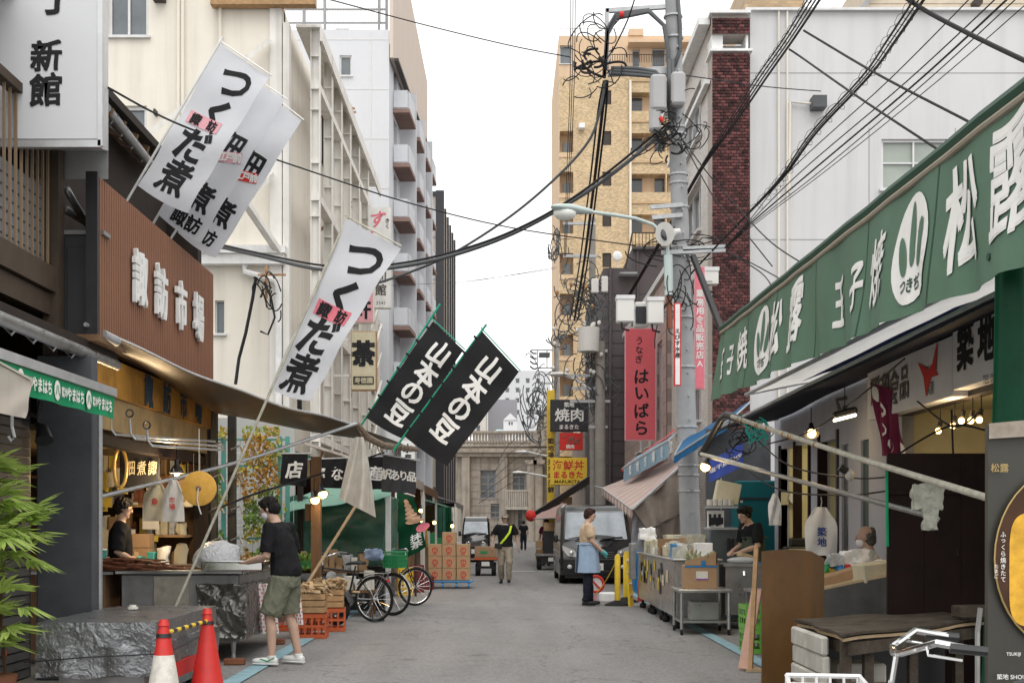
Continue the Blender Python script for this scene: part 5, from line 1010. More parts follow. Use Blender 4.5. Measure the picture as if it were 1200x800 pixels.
# counters
q=thing('counter','long stainless market counter partly wrapped in dark plastic, standing on a brick','counter',(-3.2,13,0))
m_ = MB(); m_.bb((-3.95, 12.95, .905), (-2.66, 15.3, .94), .006); m_.build('counter_top', M['steel'], q)
m_ = MB(); m_.bb((-3.9, 13.0, .22), (-2.7, 15.25, .90), .01); m_.build('cabinet', M['steel_dull'], q)
m_=MB();m_.bb((-3.56,12.975,.3),(-3.2,12.998,.88));m_.build('panel',mat('patterned_panel',(.28,.26,.22),.5,.3,.3,12),q)
for(x,y)in((-3.8,13.1),(-2.78,13.1),(-2.78,15.1),(-3.8,15.1)):m_=MB();m_.tube([(x,y,.22),(x,y,.09),(x,y,.0)],[.03,.02,.03],8);m_.build('leg',M['galv'],q)
m_=MB();wbox(m_,(-3.12,12.93,.26),(-2.62,15.35,.80),26,.018,6,3);m_.build('plastic_sheet',mat('dark_film',(.11,.105,.095),.25,.5,.4,5,.9,9,spec=.9),q,True);crumple(MC['dark_film'],4,.06)
for i in range(2):
 m_=MB();m_.box((0,0,.03),(.2,.1,.06),None,.006);o=m_.build('loose_brick',mat('brown_brick',(.22,.09,.05),.8,0,.3,9));o.location=(-2.70+.02*i,12.78+i*2.2,.012);tag(o,'brown brick on the asphalt at the '+('near' if i==0 else 'far')+' foot of the stainless counter','brick')
q = thing('counter', 'wooden side counter with shelves left of the stainless one', 'counter', (-4.5, 13, 0))
m_ = MB(); m_.bb((-5.2, 12.95, .90), (-3.97, 13.7, .93)); m_.build('counter_top', M['steel_dull'], q)
m_=MB();m_.bb((-4.28,13.0,.03),(-4.06,13.5,.898));m_.bb((-5.1,13.0,.03),(-4.75,13.5,.898));m_.build('cupboard',M['timber'],q);m_=MB();m_.bb((-4.745,13.05,.45),(-4.285,13.5,.48));m_.bb((-4.055,13.05,.45),(-3.97,13.5,.48));m_.build('shelf',M['wood'],q)
m_ = MB(); rnd = random.Random(3)
for i in range(70):
 a=Vector((-3.95+rnd.gauss(0,.14),13.15+rnd.gauss(0,.1),.95+rnd.uniform(0,.10)));an=rnd.gauss(0,.35);l=rnd.uniform(.15,.35);d_=Vector((cos(an)*l,sin(an)*l,rnd.gauss(0,.015)));m_.tube([a-d_,a,a+d_],[.008,.017,.006],5)
tag(stuffk(m_.build('dried_fish_bundle',M['dried'],None,True)),'heap of dark dried fish at the left end of the market counter','dried fish')
m_ = MB(); rnd = random.Random(5)
for i in range(36):
 a=Vector((-3.45+rnd.gauss(0,.12),13.3+rnd.gauss(0,.08),.95+rnd.uniform(0,.03)));an=rnd.gauss(0,.5);l=rnd.uniform(.1,.2);d_=Vector((cos(an)*l,sin(an)*l,0));m_.tube([a-d_,a+d_],.008,5)
tag(stuffk(m_.build('dried_fish_bundle',M['dried'],None,True)),'thin scatter of dried strips in the middle of the market counter','dried fish')
for x,y,l,mm,s_ in((-4.25,13.25,'teal tub at the left end of the counter by the grey pillar','teal_pl',.2),(-3.0,13.5,'teal tub beside the pale plastic bag on the counter','teal_pl',.2)):
 q=thing('tub',l,'tub',(x,y,.942));m_=MB();m_.tube([(0,0,0),(0,0,s_*.95),(0,0,s_)],[.11,.13,.14],4 if 0 else 12);m_.build('bucket',M[mm],q,True,local=True);m_=MB();m_.tube([(0,0,s_),(0,0,s_+.015)],.125,12);m_.build('lid',M['paper'],q,local=True)
m_ = MB(); m_.ell((0, 0, .14), (.24, .2, .17), 18, 12);
for i, v in enumerate(m_.v): m_.v[i] = v + Vector((1, .6, 1)) * .035 * NZ.noise(v * 9)
o=m_.build('plastic_bag',M['bag'],None,True);o.location=(-2.95,13.15,.925);tag(o,'bulging pale plastic bag on the counter before the customer','bag')
q=thing('tray','shiny metal tray lying at the counter corner beside the customer','tray',(-2.72,12.9,.945));m_=MB();m_.box((0,0,.045),(.62,.34,.09),(0,0,0),.012);m_.build('tray_body',M['chrome'],q,local=True);m_=MB();m_.box((0,0,.095),(.66,.38,.012),None,.004);m_.build('rim',M['chrome'],q,local=True)
for k in range(5):
 m_=MB();m_.box((0,0,.085),(.30,.24,.165),None,.006);o=m_.build('carton',M['card']);o.location=(-4.35,15.2,.45+.17*k);tag(o,ORD[k]+' carton from the bottom of the tall stack inside the market shop','carton','cartons stacked inside the market shop')
goods('on the work shelf beside the shopkeeper',-4.55,-3.85,14.6,.94,6,.08,.2,['paper','teal_pl','card','paper','cream_paper'],None,.2,kinds='bbs')
m_=MB();m_.bb((-4.6,14.4,.9),(-3.8,15.0,.935));tag(m_.build('work_shelf',M['ply']),'plywood work shelf inside the market shop behind the counter','shelf')
# hanging carrier bags, woven disc, lamp
def carrier(l, px, py, d, h, w_, txt, m='paper', col='red'):
 q = thing('carrier_bag', l, 'bag', W(px, py, d).to_tuple(), 'hanging carrier bags')
 m_=MB();m_.grid(lambda u,v:((u-.5)*w_*(.35+.65*min(1,v*3)),.02*sin(u*9+v*5)-.03*sin(pi*u)*v,-h*v),8,10,.01);m_.build('sheet',M[m],q,True,local=True)
 m_ = MB(); m_.tube([(0, 0, .0), (.01, 0, .06), (0, .0, .12)], .006, 5); m_.build('hook', M['galv'], q, local=True)
 m_=MB();vert_text(m_,txt,lambda a,b:Vector((a,-.05,b)),w_*.3,0,-h*.4,bold=.02);m_.build('lettering',M[col],q,local=True)
carrier('left bunch of printed carrier bags hanging over the market counter', 183, 564, 13.6, .42, .26, '魚', 'cream_paper')
carrier('right white carrier bag with red and green print over the counter', 203, 562, 13.5, .44, .22, '市場', 'paper')
q=thing('woven_disc','round orange-brown woven disc hanging at the right of the market shop','disc',W(233,572,12.9).to_tuple())
m_=MB();m_.tube([(0,-.01,0),(0,-.005,0),(0,.03,0),(0,.035,0)],[.165,.175,.175,.165],32);m_.build('disc',M['wick'],q,True,local=True)
m_ = MB(); m_.tube([(0, -.025, 0), (0, -.012, 0)], [.02, .03], 12); m_.build('hub', M['card2'], q, local=True)
m_=MB();m_.tube([(0,-.02,0),(-.01,-.03,-.12),(.01,-.03,-.2),(.03,-.03,-.26)],.007,5);m_.tube([(0,.01,.16),(0,.01,.6)],.004,5);m_.build('string',M['paper'],q,local=True)
def lamp(l, px, py, d, col='bulb', shade=True, pw=0, r_=.04, tilt=(0, 0, -1), grp='lit work lamps'):
 c = W(px, py, d); q = thing('work_lamp', l, 'lamp', c.to_tuple(), grp); t = Vector(tilt).normalized()
 m_ = MB(); m_.ell(t * .02, (r_, r_, r_), 10, 7); m_.build('bulb', M[col], q, True, local=True)
 if shade:m_=MB();m_.tube([-t*.12,-t*.06,-t*.03,t*.03],[.025,.03,.055,.085],12,cap=False);m_.build('lamp_shade',M['blackp'],q,True,local=True)
 else: m_ = MB(); m_.tube([-t * .10, -t * .02], .022, 8); m_.build('socket', M['blackp'], q, local=True)
 m_ = MB(); m_.tube([-t * .1, -t * .1 + Vector((0, 0, .2))], .006, 5); m_.build('cord', M['black'], q, local=True)
 if pw:
  l_=bpy.data.lights.new('lamp_light','POINT');l_.energy=pw;l_.color=(1,.72,.40);l_.shadow_soft_size=.05;lo=bpy.data.objects.new('lamp_light',l_);COL.objects.link(lo);lo.parent=q;lo.location=t*.1
 return q
lamp('shaded lamp glowing inside the market shop right of the hanging bags', 207, 551, 14.2, 'spot', True, 60)
# pipes and hooks at the shop front
q = thing('pipe_run', 'three thin grey pipes bending along the market shop front', 'pipes', W(135, 505, 12).to_tuple())
for k,(a,b,e)in enumerate((((130,485),(130,503),(252,517)),((152,490),(153,508),(262,523)),((172,500),(173,516),(262,527)))):
 m_=MB();m_.tube([W(*a,12.2),W(*b,12.2),W(b[0]+5,b[1]+6,12.2),W(b[0]+30,b[1]+8,12.6),W(*e,14.5)],.012,6);m_.build('pipe',M['galv'],q,True)
m_ = MB()
for px,py in((152,484),(172,498)):c=W(px,py,12.1);m_.tube([c+Vector((.035*cos(t),0,.035*sin(t)))for t in[k*pi/4 for k in range(8)]],.008,5,closed=True)
m_.build('ring', M['blackp'], q)
# --- reddish slatted sign
r=thing('slatted_sign','reddish wooden slatted signboard with raised white brush characters above the market shop','sign',(-3.65,13.8,3.1))
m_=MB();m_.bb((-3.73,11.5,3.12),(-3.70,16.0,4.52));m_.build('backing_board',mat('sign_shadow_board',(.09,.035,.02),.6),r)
m_ = MB(); m_.bb((-3.75, 11.44, 3.08), (-3.645, 11.49, 4.56)); m_.build('end_frame', M['blackp'], r)
sm = MB(); sm.box((0, 0, 0), (.05, .044, 1.42), None, .004); sme = sm.mesh(); sme.materials.append(M['slat'])
for i in range(64): inst(sme, 'slat', r, Vector((-3.672, 11.55 + .0703 * i, 3.82)) - r.location)
m_ = MB(); m_.bb((-3.82, 11.4, 3.04), (-3.62, 16.02, 3.10)); m_.build('bottom_rail', M['timber'], r)
zc = 3.84
for i, (ch, y) in enumerate((('諏', 12.65), ('訪', 13.42), ('市', 14.25), ('場', 15.05))):
 for off, nm, mm in ((.012, 'character_side', 'blackp'), (.05, 'raised_character', 'white')):
  m_=MB();letters(m_,ch,plane_fn((-3.64,y,zc-.0*i),(0,1,0),(0,0,1),(1,0,0),off),.56,.02 if off>.03 else .034,rough=.01,sx=.8,seed=i)
  vs = m_.v; fs = m_.f;
  if off > .03:
   n = len(vs); m2 = MB(); m2.v = [v.copy() for v in vs] + [v - Vector((.035, 0, 0)) for v in vs]; m2.f = list(fs)
   from collections import Counter
   ec = Counter();
   for f in fs:
    for a, b in zip(f, f[1:] + f[:1]): ec[(a, b)] += 1
   for (a, b) in list(ec):
    if (b, a) not in ec: m2.f.append((b, a, a + n, b + n))
   m_ = m2
   m_.build(nm, M[mm], r)
# --- brown awning, arm pole
r=thing('awning','big brown translucent tarpaulin awning sweeping out from the market shop','awning',onx(120,392,-3.7).to_tuple())
A_, B_, C_, D_ = W(118, 389, 11.7), W(414, 497, 17.0), W(484, 526, 19.5), W(246, 482, 16.3)
E_ = W(255, 443, 14.2)
m_ = MB()
def aw(u, v):
 top=A_.lerp(B_,u)+Vector((0,0,-.10*sin(pi*u)));bot=W(126,402,11.8).lerp(D_,min(1,u*1.9))if u<.53 else D_.lerp(C_,(u-.53)/.47)
 p = top.lerp(bot, v); return p + Vector((0, 0, -.10 * sin(pi * u) * sin(pi * v) + .012 * sin(17 * u + 5 * v)))
m_.grid(aw, 34, 10, .006); m_.build('tarpaulin', M['tarp_brown'], r, True)
m_=MB();m_.tube([aw(k/24,0)+Vector((0,0,.01))for k in range(25)],.013,6);m_.tube([A_,W(100,380,11.4)],.02);m_.build('edge_cord',M['alu'],r,True)
m_=MB();m_.tube([W(112,583,12.6),W(250,549,14.6),W(300,535,15.3),W(418,496,17.0)],.022,8);m_.build('support_arm',M['galv'],r,True)
m_ = MB(); m_.tube([W(418, 496, 17.0), W(430, 512, 17.4), W(450, 522, 17.9), W(487, 526, 19.3)], [.035, .05, .05, .04], 8)
for k in range(16):a=W(418+k*4,500+min(k,7)*3.2,17.1+k*.1);m_.tube([a,a+Vector((random.uniform(-.05,.05),0,random.uniform(-.16,-.06)))],.008,4)
m_.build('rolled_edge', mat('frayed_roll', (.22, .17, .13), .9, 0, .4, 12, .4), r, True)
m_ = MB(); m_.tube([W(120, 392, 11.6), W(136, 400, 11.9)], [.05, .05], 10); m_.build('roller_end', M['galv'], r)
q = thing('hanging_cloth', 'grubby white cloth hanging in folds from the awning tip', 'cloth', W(424, 512, 17).to_tuple())
m_ = MB()
def hc(u, v):
 x=421+(u-.5)*(9+34*v**.75)-2*v;y=512+v*(72+22*u);return W(x,y,16.4+.07*sin(u*14+v*3)*(.3+v))
m_.grid(hc, 24, 14, .003); m_.build('cloth', mat('grubby_cloth', (.80, .79, .76), .9, 0, .1, 8, .3, 14, trans=.7), q, True)
# --- covered cart, cones
r=thing('covered_cart','low cart wrapped in a crinkled black tarpaulin with a strap round it, front left','cart',(-3.1,10.6,0))
m_ = MB(); wbox(m_, (-3.52, 9.6, .26), (-2.62, 11.6, .67), 44, .005, 9, 1);
for i, v in enumerate(m_.v):
 if v.z<.5:m_.v[i]=v+Vector((.03*(NZ.noise(v*3)+.3)+.012*sin(v.y*13+v.z*4)*(v.x>-2.7),(-.03*abs(NZ.noise(v*2.2))-.018*max(0,sin(v.x*15+v.z*3)))*(v.y<10),.03*NZ.noise(v*5)))
m_.build('tarpaulin', M['tarp_black'], r, True)
m_=MB();z=.44;m_.tube([(-3.58,9.53,z-.06),(-3.1,9.52,z-.02),(-2.66,9.52,z),(-2.55,9.62,z),(-2.55,10.6,z+.03),(-2.56,11.6,z+.06)],(.006 and[(.006,.018)]*6)[:6],6);m_.build('strap',M['blackp'],r)
m_ = MB(); m_.bb((-3.4, 9.75, .06), (-2.75, 11.45, .25)); m_.build('base_frame', M['steel_dull'], r)
for x in (-3.35, -2.8):
 for y in (9.85, 11.35): m_ = MB(); m_.tube([(x - .02, y, .05), (x + .02, y, .05)], .05, 12); m_.build('caster', M['tyre'], r)
m_ = MB(); m_.bb((-2.61, 9.75, .2), (-2.585, 10.7, .32)); m_.build('red_panel', M['red'], r)
m_=MB();m_.tube([(-3.2,11.0,.68),(-3.2,11.0,.70)],.045,12);m_.tube([(-3.2,11.0,.70),(-3.2,11.0,.715)],.03,12);o=m_.build('knotted_cap',M['paper'],r)
def cone_(l, x, y, band, h=.7):
 q = thing('traffic_cone', l, 'traffic cone', (x, y, .03))
 m_ = MB(); m_.box((0, 0, .015), (.37, .37, .03), None, .01); m_.build('base', M['cone'], q, local=True)
 m_=MB();m_.tube([(0,0,.02),(0,0,.05),(0,0,h*.93),(0,0,h*.94),(0,0,h)],[.15,.135,.035,.042,.028],24);m_.build('cone_body',M['cone'],q,True,local=True)
 if band:R_=lambda z:.135+(.035-.135)*(z-.05)/(h*.93-.05)+.003;m_=MB();m_.tube([(0,0,.22),(0,0,.45)],[R_(.22),R_(.45)],24,cap=False);m_.build('reflective_band',M['cone_w'],q,True,local=True)
 m_ = MB(); m_.tube([(0, 0, h * .82), (0, 0, h * .86)], [.055, .05], 16); m_.build('ring', M['blackp'], q, True, local=True)
cone_('red traffic cone with a scuffed white band in front of the covered cart',xat(192,9.1),9.1,True);cone_('plain red traffic cone at the right end of the striped bar',xat(243,10.3),10.3,False)
q = thing('cone_bar', 'yellow and black striped bar linking the two red cones', 'barrier bar', W(218, 735, 9.7).to_tuple())
a = Vector((xat(192, 9.1), 9.1, .63)); b = Vector((xat(243, 10.3), 10.3, .63))
for k in range(12):m_=MB();m_.tube([a.lerp(b,k/12),a.lerp(b,(k+1)/12)],.017,8);m_.build('stripe',M['yellow' if k%2 else 'blackp'],q)
# --- lady palm
def frond(mb, base, az, el, L, rnd):
 d = Vector((cos(az) * cos(el), sin(az) * cos(el), sin(el))); tip = base + d * L * .45
 st.tube([base, base + d * L * .25 + Vector((0, 0, .02)), tip], .004, 4)
 side = d.cross(Vector((0, 0, 1))).normalized(); up = side.cross(d)
 n = rnd.randint(8, 12)
 for k in range(n):
  t=(k/(n-1)-.5)*2.3+rnd.uniform(-.08,.08);dd=(d*cos(t)+side*sin(t)).normalized();l=L*rnd.uniform(.5,.72)*(1-.2*abs(t));wv=dd.cross(up).normalized()*.021*rnd.uniform(.7,1.1)
  p0=tip;p1=tip+dd*l*.35+Vector((0,0,.01));p2=tip+dd*l*.7-Vector((0,0,.05*l+.02));p3=tip+dd*l-Vector((0,0,.25*l))
  fo = Vector((0, 0, .006))
  mb.add([p0,p1+wv,p1-fo,p1-wv,p2+wv*.8,p2-fo,p2-wv*.8,p3],[(0,1,2),(0,2,3),(1,4,5,2),(2,5,6,3),(4,7,5),(5,7,6)])
r = thing('lady_palm', 'green lady palm with fingered fronds at the left edge', 'plant', (-3.75, 9.4, 0)); rnd = random.Random(8)
m_ = MB(); st = MB()
for x,y,h in((-3.82,9.3,1.75),(-3.72,9.5,1.35),(-3.9,9.6,1.55),(-3.68,9.2,1.0),(-3.95,9.3,1.2),(-3.76,9.15,.72),(-3.7,9.0,1.5)):
 st.tube([(x + .03, y, .03), (x - .02, y, h * .5), (x, y, h)], .014, 6)
 for k in range(17):frond(m_,Vector((x,y,h-.06*(k%6))),rnd.uniform(-2.8,2.8),rnd.uniform(-.25,1.0),rnd.uniform(.36,.56),rnd)
m_.build('frond', M['leaf'], r, False, recalc=False); st.build('stem', M['stem'], r, True)
m_=MB();m_.tube([(-3.8,9.4,.03),(-3.8,9.4,.3)],[.16,.21],16);m_.build('pot',M['cone']if 0 else mat('terracotta',(.28,.12,.07),.8,0,.2,5),r,True)
# --- mesh fence with autumn ivy
r=thing('ivy_fence','teal framed wire fence thick with green and orange ivy beyond the market shop','fence',(-4.5,19,0));D=19.5
for px in(262,328,337):m_=MB();m_.bb((xat(px,D)-.03,D-.03,0),(xat(px,D)+.03,D+.03,2.75));m_.build('post',M['teal_post'],r)
m_ = MB()
for z in (.3, 1.2, 2.3, 2.7): m_.beam((xat(240, D), D, z), (xat(338, D), D, z), .03, .03)
m_.build('rail', M['teal_post'], r)
m_ = MB(); x0, x1 = xat(240, D), xat(338, D)
for i in range(16):
 m_.tube([(x0 + i * .09, D + .02, .1), (x0 + i * .09, D + .02, 2.7)], .004, 3)
for i in range(26): m_.tube([(x0, D + .02, .1 + i * .1), (x1, D + .02, .1 + i * .1)], .004, 3)
stuffk(m_.build('wire_mesh', M['win_frame'], r))
rnd = random.Random(9); lv = {'leaf_g': MB(), 'leaf_o': MB(), 'leaf_y': MB()}
for i in range(5200):
 px = rnd.uniform(243, 336); py = rnd.uniform(500, 690); d_ = D + rnd.uniform(-.22, .15)
 if NZ.noise(Vector((px / 22, py / 26, 0))) + (.25 if 285 < px < 328 else -.28) < -.12: continue
 k=NZ.noise(Vector((px/30+5,py/34,2)))+rnd.gauss(0,.22)+(.25 if py<590 else-.2);mm='leaf_o' if k>.22 else('leaf_y' if k>0 else 'leaf_g')
 c=W(px,py,d_);s_=rnd.uniform(.022,.045);R_=Euler((rnd.uniform(-1,1),rnd.uniform(-1,1),rnd.uniform(0,6))).to_matrix()
 lv[mm].add([c + R_ @ Vector(p) * s_ for p in ((0, 0, -1), (.7, .1, 0), (0, 0, 1), (-.7, .1, 0))], [(0, 1, 2, 3)])
for k, b_ in lv.items(): stuffk(b_.build('ivy_leaves', M[k], r, recalc=False))
m_=MB();m_.bb((-9,21.5,0),(xat(345,21.5),21.6,3.2));tag(m_.build('site_panel',mat('pale_hoarding',(.45,.45,.43),.8,0,.1,2)),'pale hoarding panel behind the ivy fence','panel')
# dark posts and clamps near the fence
for px,d_,l in((250,16.3,'black steel post at the right end of the market shop'),(272,17,'slim black post with clamps in front of the ivy')):
 q=thing('steel_post',l,'post',(xat(px,d_),d_,0));m_=MB();m_.bb((xat(px,d_)-.05,d_-.05,0),(xat(px,d_)+.05,d_+.05,2.9));m_.build('post',M['blackp'],q)
 for k in range(4):m_=MB();m_.tube([(xat(px,d_),d_-.07,1.2+.4*k),(xat(px,d_)+.12,d_-.1,1.25+.4*k),(xat(px,d_)+.16,d_-.1,1.15+.4*k)],.014,6);m_.build('clamp',M['galv'],q)
cable('black cable sagging from the market shop past the customer to the dark norens',[(245,600,14.8),(300,578,15.3),(360,560,16.6),(450,530,18)],.014)
# --- noren row and tarp stall
def noren(l, pts, txt, m, tm, seed=0, slits=0, sz=.8):
 """pts: TL,TR,BR,BL as (px,py,d)"""
 a,b,c,d_=[W(*q)for q in pts];q=thing('noren_curtain',l,'curtain',a.to_tuple());wid=(b-a).length;h=(d_-a).length
 m_ = MB(); f = cloth4(m_, a, b, c, d_, .025, 20, 8, seed); m_.build('cloth', M[m], q, True)
 n = len(txt); fn = lambda x, y: f(.5 + x / wid, .5 - y / h) + Vector((0, -.012, 0)); s_ = min(wid / n * .95, h * .62) * sz
 for i,ch in enumerate(txt):m_=MB();letters(m_,ch,fn,s_,.03,.02,i,1,(i-(n-1)/2)*wid/n);m_.build('lettering',M[tm],q)
 m_ = MB(); m_.tube([a + Vector((-.05, 0, .01)), b + Vector((.05, 0, .01))], .012, 6); m_.build('rod', M['galv'], q)
noren('black noren with one white character, leftmost beside the ivy',[(331,532,18.6),(361,532,18.6),(359,570,18.6),(328,567,18.6)],'店','flagb','printw',1,sz=.9)
noren('black noren behind the twin lamps with two white characters',[(363,539,19),(406,537,19),(405,572,19),(364,571,19)],'弥な','flagb','printw',2)
noren('black noren half hidden behind the hanging white cloth',[(408,537,19.5),(452,535,19.5),(450,573,19.5),(408,573,19.5)],'水産','flagb','printw',3)
noren('grey-black noren crowded with tall white characters under the green flagpole foot',[(449,533,18.6),(488,540,18.9),(487,578,18.9),(447,576,18.6)],'訳あり品','sign_dark','printw',4,sz=1.25)
r=thing('tarp_stall','closed stall draped in mint and dark green tarpaulins behind the bicycles','stall',(-3.2,21,0));D=20.8
m_=MB();cloth4(m_,W(335,590,D-.6),W(458,574,D-.6),W(458,582,D-1.2),W(330,600,D-1.0),.02,16,6,1);cloth4(m_,W(378,570,D+1),W(460,566,D+1),W(458,574,D-.6),W(335,590,D-.6),.02,16,6,1);m_.build('mint_sheet',M['tarp_mint'],r,True)
m_=MB();wbox(m_,(xat(340,D),D-.3,.75),(xat(452,D),D+2.2,zat(583,D)),22,.06,3,2);m_.build('green_sheet',M['tarp_dkgreen'],r,True)
m_ = MB(); m_.bb((xat(345, D), D, 0), (xat(450, D), D + 2, .74)); m_.build('stall_base', M['blackp'], r)
for px,dd,mm in((352,D-.5,'dark_timber'),(455,D-.6,'white')):m_=MB();m_.bb((xat(px,dd)-.04,dd-.04,0),(xat(px,dd)+.04,dd+.04,2.1));m_.build('post',M[mm],r)
q=thing('timber_post','brown timber post carrying two lit lamps in front of the green tarpaulin','post',(xat(371,17.5),17.5,0));m_=MB();m_.bb((xat(371,17.5)-.07,17.45,0),(xat(371,17.5)+.06,17.57,zat(535,17.5)));m_.build('post',M['timber'],q)
m_=MB();m_.bb((xat(356,17.5),17.6,zat(610,17.5)),(xat(367,17.5),17.62,zat(590,17.5)));m_.build('wooden_plate',M['timber'],q)
lamp('left one of the twin lit lamps on the timber post',369,584,17.3,'bulb',True,0,.06,(.2,-.5,-1));lamp('right one of the twin lit lamps on the timber post',378,577,17.3,'bulb',True,6,.06,(.3,-.5,-1))
q=thing('bamboo_pole','pale bamboo pole leaning behind the wooden crates','pole',W(360,684,16.6).to_tuple());m_=MB();m_.tube([W(352,696,16.6),W(416,594,17.1)],.02,8);m_.build('pole',M['ply'],q)
for k in range(5):c=W(352,696,16.6).lerp(W(416,594,17.1),.15+.18*k);m_=MB();m_.ell(c,.024,8,5);m_.build('node',M['ply'],q)
# green lattice tray strip
q=thing('leafy_trough','low green trough of leaves in front of the green tarpaulin','planter',(xat(350,19.5),19.5,0));m_=MB();m_.bb((xat(335,19.5),19.4,.75),(xat(374,19.5),19.8,.86));m_.build('box',M['green_pl'],q)
m_ = MB(); rnd = random.Random(12)
for i in range(400):
 c=Vector((rnd.uniform(xat(335,19.5),xat(374,19.5)),19.38+rnd.uniform(-.05,.3),.8+rnd.uniform(-.08,.17)));R_=Euler((rnd.uniform(-1,1),rnd.uniform(-1,1),rnd.uniform(0,6))).to_matrix();m_.add([c+R_@Vector(p)*.03 for p in((0,0,-1),(.7,.1,0),(0,0,1),(-.7,.1,0))],[(0,1,2,3)])
stuffk(m_.build('leaves', M['leaf_g'], q, recalc=False))

# more stock: hanging bunches, papers and posters in the market shop, heaped cartons behind the bicycles
rnd = random.Random(50)
for i in range(16):
 c=W(112+8.2*i+rnd.uniform(-2,2),545+.8*i+rnd.uniform(0,10),15.2+.02*i);h=rnd.uniform(.14,.34);m_=MB();wbox(m_,(-.05,-.03,-h),(.05,.03,0),5,.02,14,i);mm=rnd.choice(['dried','cream_paper','bag','card','paper_y','dried','clearp']);q=thing('hanging_packet',CW[mm]+' packet hanging from the market shop ceiling, '+(ORD+['fifteenth','sixteenth'])[i]+' from the grey pillar','packet',c.to_tuple(),'packets hanging in the market shop');m_.build('packet',M[mm],q,True,local=True);m_=MB();m_.tube([(0,0,0),(0,0,max(.03,2.26-c.z))],.004,4);m_.build('string',M['rope'],q,local=True)
for i,(x,z,w_,h,mm)in enumerate(((-5.0,1.15,.3,.4,'cream_paper'),(-4.62,1.2,.22,.3,'paper'),(-4.15,.62,.36,.5,'card'),(-4.95,1.75,.34,.26,'paper_y'),(-4.3,1.5,.2,.3,'paper'))):
 m_=MB();m_.box((0,0,0),(w_,.01,h),(0,rnd.uniform(-.05,.05),0));o=m_.build('wall_paper_notice',M[mm]);o.location=(x,15.62-.02*i,z);tag(o,CW[mm]+' notice sheet pinned before the shelves of the market shop, '+ORD[i]+' from the pillar side','notice','notice sheets in the market shop');o.name='notice_sheet'
goods('heaped behind the parked bicycles',-3.3,-2.15,19.9,.70,10,.1,.34,['card','paper','ply','card2','cream_paper','bag','card'],None,.3,kinds='bs');goods('in the lower heap behind the parked bicycles',-3.3,-2.0,19.5,.42,9,.1,.3,['card','paper','card2','steel','bag','white'],None,.3,kinds='bs')
m_ = MB(); m_.bb((-3.4, 19.3, .38), (-1.98, 20.15, .42)); m_.bb((-3.4, 19.75, .66), (-2.1, 20.15, .70))
for x in (-3.35, -2.05): m_.bb((x, 19.35, 0), (x + .04, 19.39, .38)); m_.bb((x - .02, 20.08, 0), (x + .02, 20.12, .66))
tag(m_.build('trestle', M['timber']), 'two-tier timber trestle heaped with cartons behind the parked bicycles', 'trestle')
# ================================================================== RIGHT: SHOPS AND STALLS
# --- green tamagoyaki awning sign
X = 2.5
r=thing('sign_awning','long green canvas awning sign with big white brush characters and round white emblems','awning',(X,10,2.6))
def gz(y): t = (y - 5.8) / 9.2; return 3.44 + .16 * t, 2.62 + .24 * t  # top and bottom height along the street
def gp(u, v, off=0.):
 y = 4.6 + (15.15 - 4.6) * u; a, b = gz(y); z = a + (b - a) * v
 w_ = .022 * sin(y * 7.3 + v * 2.2) * (.25 + v) + .012 * sin(y * 17 + v * 4 + 1) * v + .03 * sin(y * 2.1) * v - .06 * v
 y2 = y + (.28 * (1 - v) * -1 if u > .999 else 0)
 return Vector((X + w_ - off, y - (.35 * (1 - v) * max(0, (u - .93) / .07)), z + .005 * sin(y * 6.2) * v))
m_ = MB(); m_.grid(lambda u, v: gp(u, v), 150, 12, .003); m_.build('canvas', M['green'], r, True)
m_ = MB()
for y in (5.9, 7.35, 8.8, 10.25, 11.7, 13.15): u = (y - 4.6) / 10.55; m_.grid(lambda a, b: gp(u + a * .0016, b, .003), 1, 10)
m_.build('seam', M['green_trim'], r)
a = gp(0, 0); b = gp(1, 0)
m_=MB();m_.tube([gp(k/20,0)+Vector((.0,0,.02))for k in range(21)],.022,8);m_.build('batten',mat('beige_batten',(.33,.29,.23),.7),r,True)
m_=MB();m_.tube([gp(k/20,0)+Vector((.02,0,.075))for k in range(21)],.045,8);m_.build('roll',M['green_trim'],r,True)
m_=MB();m_.grid(lambda u,v:gp(u,0)+Vector((.05+.5*v,0,.06+.10*v)),12,4,.004);m_.build('canopy',M['green'],r,True)
def gfn(yc,zc):return lambda u,v:(lambda y,z:gp((y-4.6)/10.55,(gz(y)[0]-z)/(gz(y)[0]-gz(y)[1]),.008))(yc-u,zc+v)
def zc(y): a, b = gz(y); return (a + b) / 2
for k,(ch,y,s_,dz)in enumerate((('玉',14.45,.36,-.03),('子',13.95,.32,0),('焼',13.3,.42,.02),('松',11.62,.50,.02),('露',10.85,.54,.05),('玉',9.5,.36,-.06),('子',8.96,.34,-.04),('焼',8.42,.44,.0),('松',6.95,.62,.03),('露',6.28,.64,.08))):
 m_=MB();letters(m_,ch,gfn(y,zc(y)+dz),s_*(1.12 if y>8 else 1.0),.013 if ch in '露焼' else .022,.022,k,.8,0,0,.08);m_.build('lettering',M['printw'],r)
